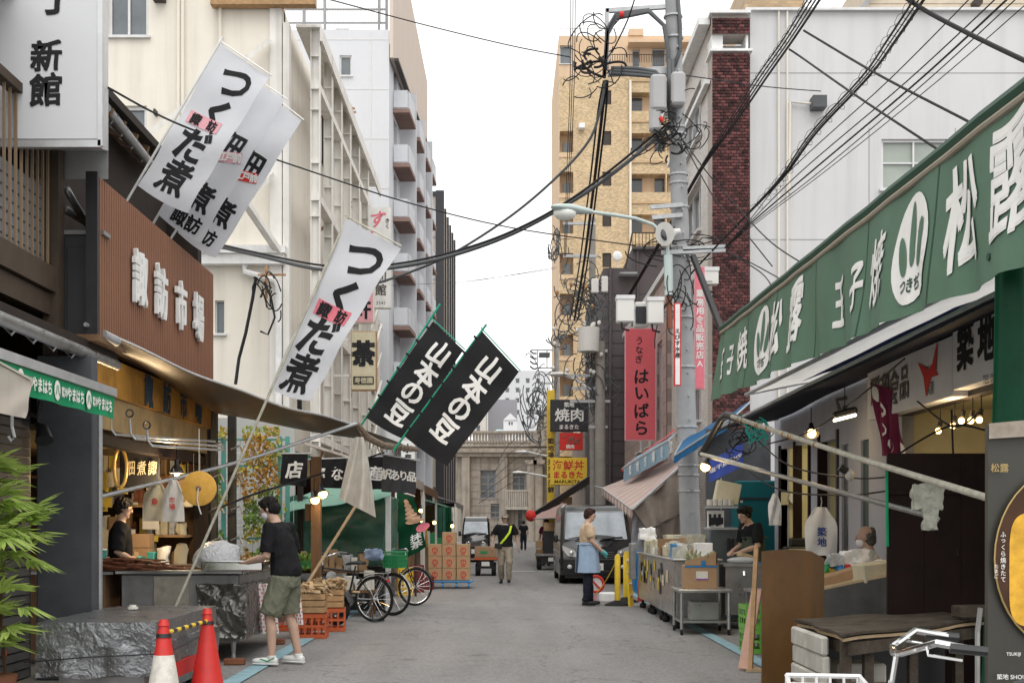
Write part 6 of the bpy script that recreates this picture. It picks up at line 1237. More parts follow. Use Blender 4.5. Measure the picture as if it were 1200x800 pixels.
for y in (12.3, 7.75):
 f=gfn(y,zc(y));m_=MB();m_.grid(lambda a,b:f(.33*b*cos(a*2*pi),.335*b*sin(a*2*pi)),28,3);m_.build('emblem_disc',M['printw'],r)
 m_ = MB()
 for (cx_, cy_, w_, h_, t) in ((0.0, .09, .052, .20, 0), (-.15, -.02, .062, .14, .42), (.16, .01, .062, .15, -.42)):
  m_.grid(lambda a,b:f(cx_+b*(w_*cos(a*2*pi)*cos(t)-h_*sin(a*2*pi)*sin(t)),cy_+b*(w_*cos(a*2*pi)*sin(t)+h_*sin(a*2*pi)*cos(t)))+Vector((-.005,0,0)),16,1)
 m_.build('emblem_petal', M['green'], r); m_ = MB()
 for i,ch in enumerate('つきぢ'):letters(m_,ch,lambda u,v:f(u,v)+Vector((-.005,0,0)),.10,.025,.02,i,1,-.10+.10*i,-.215)
 m_.build('emblem_lettering', M['green_trim'], r)
m_ = MB()
for y in (4.9, 15.0): m_.tube([(X + .05, y, gz(y)[0]), (X + 1.0, y, gz(y)[0] + .15), (4.0, y, gz(y)[0] + .2)], .025, 8)
m_.build('arm', M['galv'], r)
# green curtain, poster board
q=thing('curtain','deep green curtain hanging in long folds behind the dark poster at the right edge','curtain',(2.5,6.5,0))
m_=MB();m_.grid(lambda u,v:Vector((xat(1166-20*v**2,6.5)+u*.75,6.5+.05*sin(u*26+v*2)*(.6+.4*v),2.72*(1-v)+.02)),60,16,.004);m_.build('cloth',M['green_deep'],q,True)
m_ = MB(); m_.tube([(2.45, 6.5, 2.76), (3.4, 6.5, 2.76)], .02, 8); m_.build('rail', M['green_trim'], q)
q=thing('poster_board','dark standing poster with a golden rolled omelette picture and gold lettering, right edge','sign',(2.3,5.6,0));D=5.6
f = plane_fn((xat(1157, D), D, 0), (1, 0, .0), (0.012, 0.02, 1), (0, -1, 0), 0)
m_=MB();m_.poly([f(.0,.0),f(.66,.0),f(.66,zat(476,D)),f(-.005,zat(496,D))],(0,.035,0));m_.build('board',M['dark_poster'],q)
g_ = lambda u, v, o=.004: Vector((xat(1157, D) + u, D - o, v))
m_=MB();m_.poly([g_(.006,zat(514,D)),g_(.6,zat(504,D)),g_(.6,zat(482,D)),g_(.006,zat(496,D))]);m_.build('header_strip',mat('marble_print',(.34,.29,.24),.5,0,.35,9),q)
m_=MB();m_.grid(lambda a,b:g_(.35+.32*b*cos(a*2*pi),zat(655,D)+.40*b*sin(a*2*pi),.005),40,3);m_.build('plate_picture',mat('brown_plate',(.07,.035,.02),.5,0,.4,4),q)
m_=MB();m_.tube([g_(.35+.32*cos(a*pi/20),zat(655,D)+.40*sin(a*pi/20),.006)for a in range(40)],.004,4,closed=True);m_.build('plate_rim',mat('gold_print',(.42,.30,.12),.4,.3),q)
m_=MB();m_.grid(lambda a,b:g_(.245+.14*b*(lambda c:(abs(c)**.35)*(1 if c>0 else-1))(cos(2*pi*a))+.012*sin(9*a),zat(667,D)+.25*b*(lambda c:(abs(c)**.4)*(1 if c>0 else-1))(sin(2*pi*a)),.008+.01*(1-b)),40,4);m_.build('omelette_picture',M['egg'],q,True)
m_=MB();vert_text(m_,'ふっくら焼きたて',lambda u,v:g_(.065+u,v,.012),.026,0,zat(622,D),bold=.01);vert_text(m_,'たまご',lambda u,v:g_(.035+u,v,.012),.02,0,zat(660,D),bold=.01);m_.build('lettering',M['printw'],q)
m_=MB();letters(m_,'松露',lambda u,v:g_(u,v,.012),.04,.01,cu=.05,cv=zat(548,D));m_.build('logo_lettering',MC['gold_print'],q)
m_=MB();letters(m_,'TSUKIJI',lambda u,v:g_(u,v,.012),.02,.01,cu=.11,cv=zat(766,D));m_.build('foot_lettering',M['printw'],q);m_=MB();letters(m_,'築地 SHOURO',lambda u,v:g_(u,v,.012),.026,.01,cu=.12,cv=zat(792,D));m_.build('foot_lettering',M['printw'],q)
m_=MB();m_.tube([g_(-.02,0,-.06),g_(-.035,zat(740,D),-.02),g_(-.03,zat(712,D),.0)],.012,6);m_.build('stand',M['steel'],q)
# --- shop row (walls X = 4, rooms behind)
r = thing('shop_row', 'pale shop row on the right with narrow doorways and lit yellow rooms', 'building', (4.4, 14, 0)); X = 4.0
facade(r,(X,19.0,0),(0,-1,0),10.4,3.12,[(.45,.05,1.75,2.45),(2.75,.05,.85,2.4),(6.1,1.0,2.4,1.55),(3.78,.05,.30,2.3),(4.6,.05,.32,2.3)],mat('lilac_white_wall',(.38,.39,.44),.75,0,.06,2,streak=.15),.12,N=(-1,0,0),panes=False)
m_ = MB(); ry = M['stucco_y']
def room(y0,y1,z0,z1,xb,m,nm):b_=MB();b_.poly([(X+.12,y0,z0),(xb,y0,z0),(xb,y0,z1),(X+.12,y0,z1)]);b_.poly([(X+.12,y1,z0),(xb,y1,z0),(xb,y1,z1),(X+.12,y1,z1)]);b_.poly([(xb,y0,z0),(xb,y1,z0),(xb,y1,z1),(xb,y0,z1)]);b_.poly([(X+.12,y0,z0),(xb,y0,z0),(xb,y1,z0),(X+.12,y1,z0)]);b_.poly([(X+.12,y0,z1),(xb,y0,z1),(xb,y1,z1),(X+.12,y1,z1)]);return b_.build(nm,m,r)
room(16.78,18.56,.04,2.52,6.2,ry,'room_lining');room(15.38,16.26,.04,2.46,6.2,ry,'room_lining');room(10.48,12.92,.98,2.57,6.0,ry,'room_lining')
for y,w_ in((18.58,.06),(16.78,.06),(16.27,.05),(15.36,.05),(17.65,.04)):m_=MB();m_.bb((X-.03,y-w_/2,0),(X+.09,y+w_/2,2.55));m_.build('door_frame',M['maroon_wood' if y>16 else 'blackp'],r)
m_=MB();m_.bb((X+.03,14.9,.05),(X+.08,15.23,2.34));m_.build('door',M['glass_dark'],r);m_=MB();m_.bb((X+.03,14.07,.05),(X+.08,14.41,2.34));m_.build('door',mat('dark_teal_door',(.01,.04,.045),.4),r)
m_ = MB(); m_.bb((X + .6, 15.42, .05), (X + .66, 16.2, 1.95)); m_.build('inner_door', M['timber'], r)
m_=MB();m_.bb((X-.04,10.4,2.5),(X+.1,12.95,2.62));m_.bb((X-.03,10.4,.93),(X+.1,12.95,1.02));m_.build('window_frame',M['frame_dark'],r)
m_ = MB();
for i in range(14): m_.grid(lambda u, v: (X + .9 + .05 * sin(u * 20), 10.7 + .15 * i + .14 * u, 1.1 + .95 * v), 6, 1)
m_.build('net_curtain', mat('net_curtain', (.62, .58, .46), .9, 0, .08, 6, trans=.4), r)
m_=MB();m_.bb((X+.02,8.7,3.12),(9,19.0,3.2));m_.bb((X+2.3,8.7,0),(X+2.4,19,3.11));m_.bb((X+.14,18.95,0),(9,19.0,3.11));m_.build('back_wall',M['grey_wall'],r)
for (y0, y1, nm, tx, ty) in ((10.35, 12.02 + 1.15, '', '', 0),):
 pass
def fsign(l, y0, y1, z0, z1, items, face='sign_grey'):
 q=thing('fascia_sign',l,'sign',(X-.1,y0,z0));m_=MB();m_.bb((X-.18,y0,z0),(X-.02,y1,z1),.006);m_.build('panel',M[face],q)
 for ch,y,dz,s_,mm,bo in items:m_=MB();letters(m_,ch,plane_fn((X-.18,y,(z0+z1)/2+dz),(0,-1,0),(0,0,1),(-1,0,0),.006),s_,bo,.015,ord(ch[0])%7,.9);m_.build('lettering',M[mm],q)
 return q
q=fsign('white fascia sign with grey characters and a red bird-like crest above the dark hoarding',10.95,13.5,2.50,3.02,[('昭',13.2,0,.36,'ink_g',.02),('和',12.88,0,.36,'ink_g',.02),('食',12.55,0,.36,'ink_g',.02),('品',12.24,0,.34,'ink_g',.02),('築地',11.55,.02,.13,'ink_g',.01),('水産',11.5,-.13,.13,'ink_g',.01)])
m_=MB();f=lambda u,v:Vector((X-.188,11.55-u,2.78+v));m_.poly([f(-.28,.12),f(-.05,.05),f(.02,.02),f(.12,.06),f(.26,.25),f(.22,-.02),f(.29,-.06),f(.10,-.06),f(-.05,-.22),f(-.12,-.03)]);m_.build('red_crest',M['red'],q)
fsign('shaded white fascia sign with large black characters next to the green curtain',9.1,10.93,2.55,3.12,[('築',10.62,.06,.42,'ink',.03),('地',10.15,.06,.42,'ink',.03),('信',9.72,.06,.44,'ink',.03),('TEL 03-3541',10.0,-.28,.10,'ink_g',0)])
# lit things and clutter inside
for i,(px,py,pw)in enumerate(((1100,503,0),(1117,497,0),(1127,491,12),(1138,491,0),(1148,490,0))):lamp(('first','second','third','fourth','last')[i]+' small lit bulb from left in the shop window under the fascia signs',px,py,11.6-.2*i,'bulb',False,pw,.028,(-.3,-.5,-.6),'lit bulbs in the shop window')
q=thing('ceiling_tube','lit lamp high inside the yellow room behind the lower pale pipe','lamp',W(938,540,17.6).to_tuple());m_=MB();m_.beam((4.5,17.9,2.42),(5.6,17.9,2.42),.05,.04);m_.build('tube',M['tube'],q);m_=MB();m_.beam((4.4,17.9,2.46),(5.7,17.9,2.46),.12,.03);m_.build('fitting',M['white'],q)
l_=bpy.data.lights.new('lamp_light','POINT');l_.energy=12;l_.color=(1,.88,.62);l_.shadow_soft_size=.1;lo=bpy.data.objects.new('lamp_light',l_);COL.objects.link(lo);lo.parent=q;lo.location=Vector((4.7,17.4,2.3))-q.location
q=thing('wall_fan','small round wall fan inside the yellow room','fan',W(932,583,18.5).to_tuple());m_=MB();m_.tube([(0,0,0),(0,-.06,0)],[.1,.1],16);m_.build('fan_cage',M['paper'],q,True,local=True);m_=MB();m_.bb((-.2,-.02,-.1),(-.1,.03,.08));m_.build('switch_box',M['cream_paper'],q,local=True);m_=MB();m_.tube([(0,0,-.1),(.02,0,-.3)],.012);m_.build('stem',M['blackp'],q,local=True)
q=thing('cash_register','black register on the ledge inside the yellow room','register',W(935,640,17.6).to_tuple());m_=MB();m_.bb((-.18,0,-.2),(.22,.2,.0),.02);m_.bb((-.1,.02,.0),(.15,.15,.12),.02);m_.build('body',M['blackp'],q,local=True);m_=MB();m_.bb((-.13,-.008,-.13),(.1,-.001,-.03));m_.build('display',M['cream_paper'],q,local=True)
m_=MB();m_.bb((xat(915,17.6),17.5,.03),(xat(955,17.6)+.3,18.2,zat(660,17.6)-.2));tag(m_.build('ledge',M['ply']),'pale ledge carrying the black register inside the yellow room','ledge')
carrier('white carrier bags with blue writing hanging on the door post of the yellow room',962,594,14.6,.55,.36,'築地','white','blue_ink')
carrier('small plain white carrier bag hanging left of the yellow room door', 908, 578, 17.0, .42, .16, ' ', 'white', 'blue_ink')
# plum cloth, door, teal cabinet, fridge
q=thing('shop_curtain','plum-coloured cloth with white bell shapes hanging beside the white fascia sign','curtain',W(1040,455,12.7).to_tuple())
m_=MB();f=cloth4(m_,W(1020,448,12.9),W(1046,456,12.6),W(1062,534,12.6),W(1034,534,12.8),.04,20,10,3);m_.build('cloth',M['purple'],q,True)
m_ = MB();
for u,v in((.15,.15),(.3,.35),(.2,.62),(.45,.85),(.85,.9)):m_.grid(lambda a,b:f(min(1,max(0,u+.16*b*cos(2*pi*a))),min(1,max(0,v+.11*b*sin(2*pi*a))))+Vector((0,-.012,0)),10,1)
m_.build('print', M['printw'], q)
q=thing('teal_cabinet','dark teal cabinet behind the stooping stall worker','cabinet',(xat(884,19.4),19.4,0));m_=MB();m_.bb((xat(863,19.4),19.3,0),(xat(909,19.4),19.9,zat(563,19.4)),.02);m_.build('body',M['teal_panel'],q);m_=MB();m_.bb((xat(863,19.4),19.285,zat(585,19.4)),(xat(909,19.4),19.298,zat(583,19.4)));m_.build('door_line',M['blackp'],q);m_=MB();m_.bb((xat(866,19.4),19.28,zat(589,19.4)),(xat(869,19.4),19.298,zat(586,19.4)));m_.build('handle',M['alu'],q)
q=thing('fridge','grey fridge with black handles behind the stainless carts','fridge',(xat(845,18.6),18.6,0));m_=MB();m_.bb((xat(830,18.6),18.5,0),(xat(863,18.6),19.1,zat(617,18.6)),.02);m_.build('body',mat('fridge_grey',(.10,.125,.14),.4),q)
for px in(852,857):m_=MB();m_.bb((xat(px,18.6)-.02,18.46,zat(648,18.6)),(xat(px,18.6)+.02,18.5,zat(630,18.6)),.008);m_.build('handle',M['blackp'],q)
q = thing('paper_stack', 'wire rack of printed papers and cans hung above the grey fridge', 'rack', W(840, 600, 18.2).to_tuple())
m_ = MB(); m_.bb(W(829, 618, 18.25), W(848, 598, 18.28)); m_.build('panel', M['white'], q); m_ = MB();
for i in range(6): m_.bb(W(831 + i * 2.8, 616 - (i % 3), 18.2), W(833 + i * 2.8, 602 + (i % 2) * 4, 18.24))
m_.build('print', M['ink'], q); m_ = MB()
for i in range(5): m_.cyl(W(832 + i * 6, 592, 18.2), W(832 + i * 6, 585, 18.2), .05)
m_.build('can',M['alu'],q);m_=MB();m_.bb(W(828,620,18.15),W(862,618.5,18.35));m_.bb(W(828,595,18.15),W(862,593,18.35));m_.tube([W(845,560,18.3),W(845,600,18.3)],.01,5);m_.build('wire_shelf',M['galv'],q)
m_=MB();m_.box((0,0,0),(.34,.2,.3),None,.01);o=m_.build('hanging_carton',M['cream_paper']);o.location=W(852,577,18.3);o.rotation_euler=(0,.2,0);tag(o,'tilted pale carton hung under the blue banner','carton')
# back wall of the stall left of the teal cabinet (pink tiled) and dark recess above
q=thing('stall_backdrop','dark grey boarding above the teal cabinet','boarding',(3.6,20,0));m_=MB();m_.bb((xat(828,20),20,0),(4.15,20.1,2.9));m_.build('boarding',M['pillar'],q)
# --- awnings
def canopy(l, oa, ob, ia, ib, m, val=0., vm=None, name='awning', seed=0, amp=.015):
 oa,ob,ia,ib=map(Vector,(oa,ob,ia,ib));q=thing(name,l,'awning',oa.to_tuple());m_=MB();cloth4(m_,oa,ob,ib,ia,amp,24,8,seed,0,.006);m_.build('canopy',M[m],q,True)
 if val:m_=MB();cloth4(m_,oa,ob,ob-Vector((0,0,val)),oa-Vector((0,0,val)),.012,24,3,seed,0,.004,6);m_.build('valance',M[vm or m],q,True)
 m_=MB();m_.tube([oa,ob],.02,6);m_.tube([oa,ia],.015,6);m_.tube([ob,ib],.015,6);m_.build('frame',M['galv'],q);return q
canopy('navy awning, long and low, stretching from the concrete pole toward the green curtain',(3.05,7.6,2.84),(3.05,18.6,2.78),(3.97,7.6,3.135),(3.97,18.6,2.94),'tarp_navy',.05)
canopy('white awning over the navy one, glimpsed below the green sign',(3.1,8.2,3.02),(3.1,16.5,3.08),(4.4,8.2,3.34),(4.4,16.5,3.34),'tarp_white',.03)
q=thing('awning','lavender striped awning strip between the white and navy awnings','awning',(3.2,10,3));m_=MB();cloth4(m_,(3.02,8.6,2.86),(3.02,13.0,2.86),(3.5,13.0,3.03),(3.5,8.6,3.03),.01);m_.build('canopy',mat('lavender_cloth',(.34,.36,.62),.6,0,.1,3,trans=.3),q,True)
canopy('blue awning above the lit lamp right of the concrete pole',W(790,534,20.5),W(858,490,19),W(800,516,22),W(880,470,21),'tarp_blue',.12)
q=canopy('pale blue awning with white writing left of the concrete pole',W(731,548,27),W(784,516,23.5),W(745,536,28),W(792,508,25),'bluewhite',.30)
m_ = MB(); a, b = W(731, 555, 26.9), W(784, 524, 23.4); vv = (b - a).normalized()
for i, ch in enumerate('築地市場食堂'): letters(m_, ch, lambda u, v: a + vv * (u + .55 + i * .62) + Vector((0, -.03, v)), .24, .01)
m_.build('lettering', M['white'], q)
canopy('narrow red edged awning behind the pale blue one',W(729,549,28.2),W(788,508,26),W(738,541,29),W(795,500,27),'red',.06)
q=thing('awning','pink and white striped awning with scalloped edge sloping down beside the van','awning',W(738,597,22.4).to_tuple())
A1, A2, A3, A4 = W(705, 571, 28.5), W(741, 597, 22.4), W(806, 538, 22.6), W(770, 540, 29)
n = 20
for k in range(n):
 m_ = MB();
 def f(u, v, k=k): t = (k + u) / n; return A1.lerp(A2, t).lerp(A4.lerp(A3, t), v) + Vector((0, 0, -.05 * sin(pi * v)))
 m_.grid(f, 2, 8, .006); m_.build('stripe', M['tarp_pink' if k % 2 else 'tarp_cream'], q, True)
 m_=MB();m_.grid(lambda u,v:f(u,0)-Vector((0,0,.02+v*(.16-.07*abs(2*u-1)))),4,2,.004);m_.build('scallop',M['tarp_pink' if k%2 else 'tarp_white'],q,True)
m_=MB();m_.tube([A2,A3],.025,6);m_.tube([A1,A2],.015,6);m_.tube([W(697,569,29),W(707,572,28)],.01);m_.build('frame',M['galv'],q)
q = thing('canvas_drape', 'grey canvas drape closing the end of the striped awning stall', 'tarpaulin', (2.6, 22, 0))
m_ = MB()
def f(u, v):
 t=A2.lerp(A3,u);bx=xat(757+52*u,22.3);b=Vector((bx,22.3+.3*u,.62));p=t.lerp(b,v);p.x-=.20*sin(pi*v)*(1-u)*-1;p.y+=.06*sin(u*17+v*5)+.05*sin(9*v+u*3);return p
m_.grid(f, 26, 16, .006); m_.build('canvas', M['tarp_grey'], q, True)
m_=MB();m_.tube([f(k/10,.35+.12*k/10)+Vector((0,-.05,0))for k in range(11)],.02,6);m_.tube([f(0,k/10)+Vector((0,-.04,0))for k in range(11)],.018,6);m_.build('rope_edge',mat('dark_hem',(.10,.08,.07),.9),q)
q = thing('clear_sheet', 'hazy clear plastic sheet over a bright blue one at the stall corner', 'tarpaulin', (2.3, 22.5, 0))
m_=MB();cloth4(m_,W(742,600,22.8),W(757,610,22.8),W(764,652,22.8),W(738,652,22.8),.03);m_.build('clear_part',mat('hazy_plastic',(.45,.46,.50),.25,0,.2,5,.5,8,trans=.4),q,True)
m_=MB();cloth4(m_,W(736,645,22.7),W(751,645,22.7),W(748,697,22.7),W(741,690,22.7),.03);m_.build('blue_part',M['blue_tarp'],q,True)
# awning arms (pipes)
q=thing('slanting_pipe','upper pale rust-spotted pipe with a black elbow slanting across the shop fronts','pipe',W(848,488,15.4).to_tuple())
m_ = MB(); m_.tube([W(858, 488, 15.2), W(1000, 535, 10.6), W(1160, 584, 7.8)], .025, 10); m_.build('pipe', M['pipe'], q, True)
m_=MB();m_.tube([W(822,532,16.3),W(846,490,15.5),W(852,486,15.35),W(866,491,15.1),W(884,502,14.9)],[.045,.045,.05,.045,.03],10);m_.build('elbow',M['blackp'],q,True)
m_ = MB(); rnd = random.Random(3)
for k in range(9):t=rnd.uniform(.05,.6);c=W(858,488,15.2).lerp(W(1000,535,10.6),t*1.5);m_.tube([c-Vector((.012,-.02,0)),c+Vector((.02,-.03,-.01))],.0285,8,cap=False)
m_.build('rust_patch', M['rust'], q)
q = thing('slanting_pipe', 'lower grey pipe slanting across the yellow room', 'pipe', W(820, 531, 16.3).to_tuple())
m_=MB();m_.tube([W(822,532,16.2),W(895,552,14.8)],.028,10);m_.build('pale_section',M['pipe'],q,True);m_=MB();m_.tube([W(890,551,14.9),W(1095,606,9.2)],.024,10);m_.build('dark_section',M['steel_dull'],q,True)
q=thing('twine','tangle of teal twine knotted round the upper pipe','twine',W(888,500,14.8).to_tuple());m_=MB();curls(m_,W(888,504,14.7),.14,26,.007,61,(1.1,.6,1.2));m_.build('knot',M['rope_teal'],stuffk(q)if 0 else q);m_=MB();curls(m_,W(875,514,14.9),.2,22,.006,62,(1.2,.6,1));m_.build('cord',M['black'],q)
for k,(l,pl)in enumerate((('slack cable under the upper pipe toward the hoarding',[(880,508,15),(925,545,14),(1000,560,12.5),(1060,556,11)]),('straight black cable crossing the yellow room',[(840,520,16),(905,570,14.6),(980,580,12.6),(1040,575,11.4)]),('thin cable bending down past the shop window',[(1115,480,10.6),(1118,560,10.5),(1122,650,10.4)]),('loose wire slanting over the shop window',[(1040,540,11),(1110,500,10.6),(1160,505,10)]),('second loose wire over the shop window',[(1075,470,11.4),(1118,500,10.7),(1150,480,10)]),('wire loop above the awning arm',[(900,520,15),(950,505,14),(1000,470,12.5),(1060,420,11)]))):
 cable(l, pl, .009, grp='shopfront wires')
lamp('lit lamp at the left end of the lower pipe',827,545,16.0,'bulb',True,6,.06,(-.4,-.5,-1));lamp('lit clamp lamp over the yellow room, under the navy awning',951,506,14.2,'bulb',True,6,.05,(-.1,-.6,-.8))
q=lamp('wide lit floodlight beside the white fascia sign',990,487,12.8,'spot',False,0,.01);m_=MB();m_.box((0,0,-.02),(.22,.1,.03),(0,-.25,0),.008);m_.build('lit_lens',M['spot'],q,local=True);m_=MB();m_.box((.0,0,.03),(.24,.12,.07),(0,-.25,0),.02);m_.tube([(-.05,0,.06),(-.08,0,.16),(.02,0,.18)],.02,6);m_.build('housing',M['blackp'],q,local=True)
q=thing('bulb','unlit pale bulb in a black socket hanging below the upper pipe','lamp',W(996,556,11.4).to_tuple());m_=MB();m_.ell((0,0,0),(.045,.045,.055),14,9);m_.build('glass_bulb',mat('milky_glass',(.55,.53,.47),.25),q,True,local=True);m_=MB();m_.tube([(-.03,0,.03),(-.09,0,.07)],.035,10);m_.build('socket',M['blackp'],q,True,local=True)
q=thing('blue_banner','blue banner with white writing hanging under the navy awning','banner',W(850,530,17.2).to_tuple());m_=MB();f=cloth4(m_,W(831,540,17.4),W(871,518,17),W(871,546,17),W(831,565,17.4),.01);m_.build('cloth',M['blue_sign'],q,True);m_=MB()
for i,ch in enumerate('塩干魚卵店'):letters(m_,ch,lambda u,v:f(.1+.19*i+u*2.2,.5-v*2.6)+Vector((0,-.02,0)),.09,.01)
m_.build('lettering', M['printw'], q)
q=thing('plastic_bundle','bundle of clear plastic bags tied to the upper pipe','bags',W(1086,570,9.0).to_tuple());m_=MB();wbox(m_,(-.10,-.03,-.16),(.10,.03,.02),8,.02,20,4);m_.build('bag',M['clearp'],q,True,local=True);m_=MB();wbox(m_,(-.03,-.03,-.3),(.07,.02,-.15),6,.02,20,5);m_.build('bag_tail',M['clearp'],q,True,local=True)
# --- hoarding, tables, panels in the right foreground
q=thing('dark_hoarding','dark maroon wooden hoarding behind the weathered table','hoarding',(3.0,10.1,0));m_=MB();D=10.4
for k in range(3):a_=xat(1040,D)+k*.30;m_=MB();m_.bb((a_,D,.0),(a_+.296,D+.03,zat(531,D)));m_.build('board',M['maroon_wood'],q)
m_=MB();m_.bb((xat(1040,D),D-.03,zat(579,D)),(xat(1160,D),D-.001,zat(574,D)));m_.build('batten',M['maroon_wood'],q)
m_ = MB(); m_.tube([W(1039, 545, 10), W(1040, 640, 10)], .012, 6); m_.build('green_cord', M['green_v'], q)
q=thing('sale_table','dark-fronted sale table edged in plywood, piled with boxes before the old man','table',(2.9,11.6,0));a,b=W(964,691,11.6),W(1046,674,11.2)
m_=MB();m_.poly([(a.x,11.6,0),(b.x,11.2,0),(b.x,11.2,b.z),(a.x,11.6,a.z)],(.0,.04,0));m_.build('front_panel',mat('dark_tin',(.10,.10,.095),.5,.3,.3,4,streak=.3),q)
m_ = MB(); m_.poly([a, b, b + Vector((.3, 1.3, 0)), a + Vector((.1, 1.3, 0))], (0, 0, .02)); m_.build('table_top', M['ply'], q)
for l,px,py,d,sz,rt,mm in(('long cardboard box with a red mark on the sale table',1037,668,11.5,(.5,.28,.17),(0,-.12,.1),'cream_paper'),('open white tray leaning on the sale table',1010,672,11.9,(.5,.3,.04),(0,-.5,.1),'white'),('rolled brown sack at the left of the sale table',985,677,11.9,(.42,.2,.13),(0,-.3,0),'card'),('flat pale carton under the white tray',1012,682,12.0,(.4,.25,.1),(0,-.1,.3),'card')):
 m_ = MB(); m_.box((0, 0, 0), sz, rt, .012); o = m_.build('carton', M[mm]); o.location = W(px, py, d); tag(o, l, 'box')
m_=MB();m_.poly([(-.07,0,0),(0,0,.06),(.07,0,0),(0,0,-.06)]);o=m_.build('red_mark',M['red'],bpy.data.objects['carton']);o.location=(.12,-.145,.01)
rnd = random.Random(44)
for i,(px,py,mm,w_)in enumerate(((975,668,'paper_y',.1),(983,662,'blue_pl',.08),(990,660,'red',.07),(998,655,'white',.16),(1006,650,'white',.14),(1015,655,'bag',.16),(968,660,'green_pl',.08),(978,655,'bag',.12))):
 m_=MB();wbox(m_,(-w_/2,-.06,0),(w_/2,.06,w_*.8),5,.03,12,i);o=m_.build('wrapped_goods',M[mm],None,True);o.location=W(px,py+8,12.2);tag(o,CW.get(mm,'pale')+' wrapped goods on the sale table, '+ORD[i]+' counted from the wooden panel','package','wrapped goods on the sale table')
q=thing('plywood_hoarding','large brown plywood panel with a curved top edge standing at the roadside','panel',(2.35,10.6,0));D=10.6
m_=MB();x0,x1,n=xat(893,D),xat(966,D),14;top=lambda t:zat(646-2.5*sin(pi*min(1,t*1.2))+(8*max(0,t-.8)/.2)**1,D)
m_.poly([(x0,D,0),(x1,D,0)]+[(x0+(x1-x0)*(1-k/n),D+.0,top(1-k/n))for k in range(n+1)],(0,.03,0));m_.build('panel',mat('varnished_ply',(.12,.056,.014),.42,0,.4,2.2,.12,30,vz=.5,streak=.45),q)
m_=MB();m_.beam((x0+.1,D+.05,.0),(x0+.1,D+.45,.0),.04,.04);m_.beam((x0+.1,D+.03,1.0),(x0+.1,D+.45,.02),.04,.04);m_.build('prop',M['wood'],q)
q = thing('easel_sign', 'narrow wooden easel leaning at the roadside before the brown panel', 'sign', (2.5, 12.2, 0)); D = 12.3
m_=MB();m_.beam((xat(869,D),D-.1,.03),(xat(893,D),D+.25,zat(692,D)),.10,.025);m_.build('leaning_board',mat('pinkish_board',(.50,.31,.24),.7,0,.15,6),q);m_=MB();m_.beam((xat(876,D),D-.14,.015),(xat(889,D),D+.1,zat(640,D)),.04,.05);m_.build('prop',M['wood'],q)
m_ = MB(); m_.bb((xat(871, D), D - .2, .012), (xat(889, D), D + .0, .04)); m_.build('foot', M['ply'], q)
q = thing('weathered_table', 'low table with a warped weathered plywood top in the right foreground', 'table', (2.7, 8.9, 0))
def tt(u,v):p=Vector((2.10,8.03,0)).lerp(Vector((3.57,9.5,0)),u).lerp(Vector((2.16,9.5,0)).lerp(Vector((3.5,10.2,0)),u),v);return p+Vector((.02*sin(v*11),.02*sin(u*17),.71+.008*sin(u*9+v*4)))
m_=MB();m_.grid(tt,26,22,.018);m_.build('table_top',M['old_wood'],q,True);m_=MB();m_.grid(lambda u,v:tt(.02+.96*u,.02+.96*v)-Vector((0,0,.03)),10,10,.02);m_.build('under_board',M['ply'],q)
for x,y in((2.16,8.2),(2.36,8.4),(3.3,9.38),(2.2,9.35),(2.8,8.86)):m_=MB();m_.bb((x,y,0),(x+.06,y+.07,.68));m_.build('leg',M['old_wood'],q)
m_=MB();m_.beam((2.2,8.17,.61),(3.5,9.47,.61),.03,.08);m_.beam((2.2,8.2,.61),(2.2,9.4,.61),.03,.08);m_.build('apron_rail',M['old_wood'],q)
for k in range(5):m_=MB();m_.box((0,0,0),(.05,.9,.125),None,.012);o=m_.build('foam_box',mat('grubby_foam',(.50,.48,.43),.8,0,.25,6,.2,20,streak=.4));o.location=(2.10+.01*(k%2),8.85,.085+.13*k);tag(o,ORD[k]+' grubby white foam slab from the ground, at the left end of the weathered table','foam slab','foam slabs stacked under the weathered table')
q=thing('crate','dark red crate under the weathered table','crate',(2.46,8.95,0));m_=MB();m_.box((0,0,.14),(.36,.4,.28),None,.01);m_.build('body',mat('dark_red_plastic',(.16,.012,.02),.5,0,.2,6),q,local=True);m_=MB();m_.box((0,0,.29),(.38,.42,.03),None,.006);m_.build('rim',mat('dark_red_plastic',(.16,.012,.02)),q,local=True)
m_=MB();m_.box((0,0,.07),(.34,.3,.14),None,.015);o=m_.build('foam_box',MC['grubby_foam']);o.location=(2.46,8.97,.306);tag(o,'grubby foam box resting on the dark red crate','foam box')
m_=MB();m_.bb((2.25,9.75,0),(3.35,9.8,.66));tag(m_.build('shade_board',M['blackp']),'black sheet standing in for the shade under the weathered table','board')  # added black sheet that stands for the dark shade beneath the table
m_=MB();m_.box((0,0,.04),(.30,.14,.09),(0,0,.2),.01);o=m_.build('timber_offcut',M['old_wood']);o.location=(xat(1142,9.3),9.3,.735);tag(o,'short timber offcut lying at the right end of the weathered table','timber')
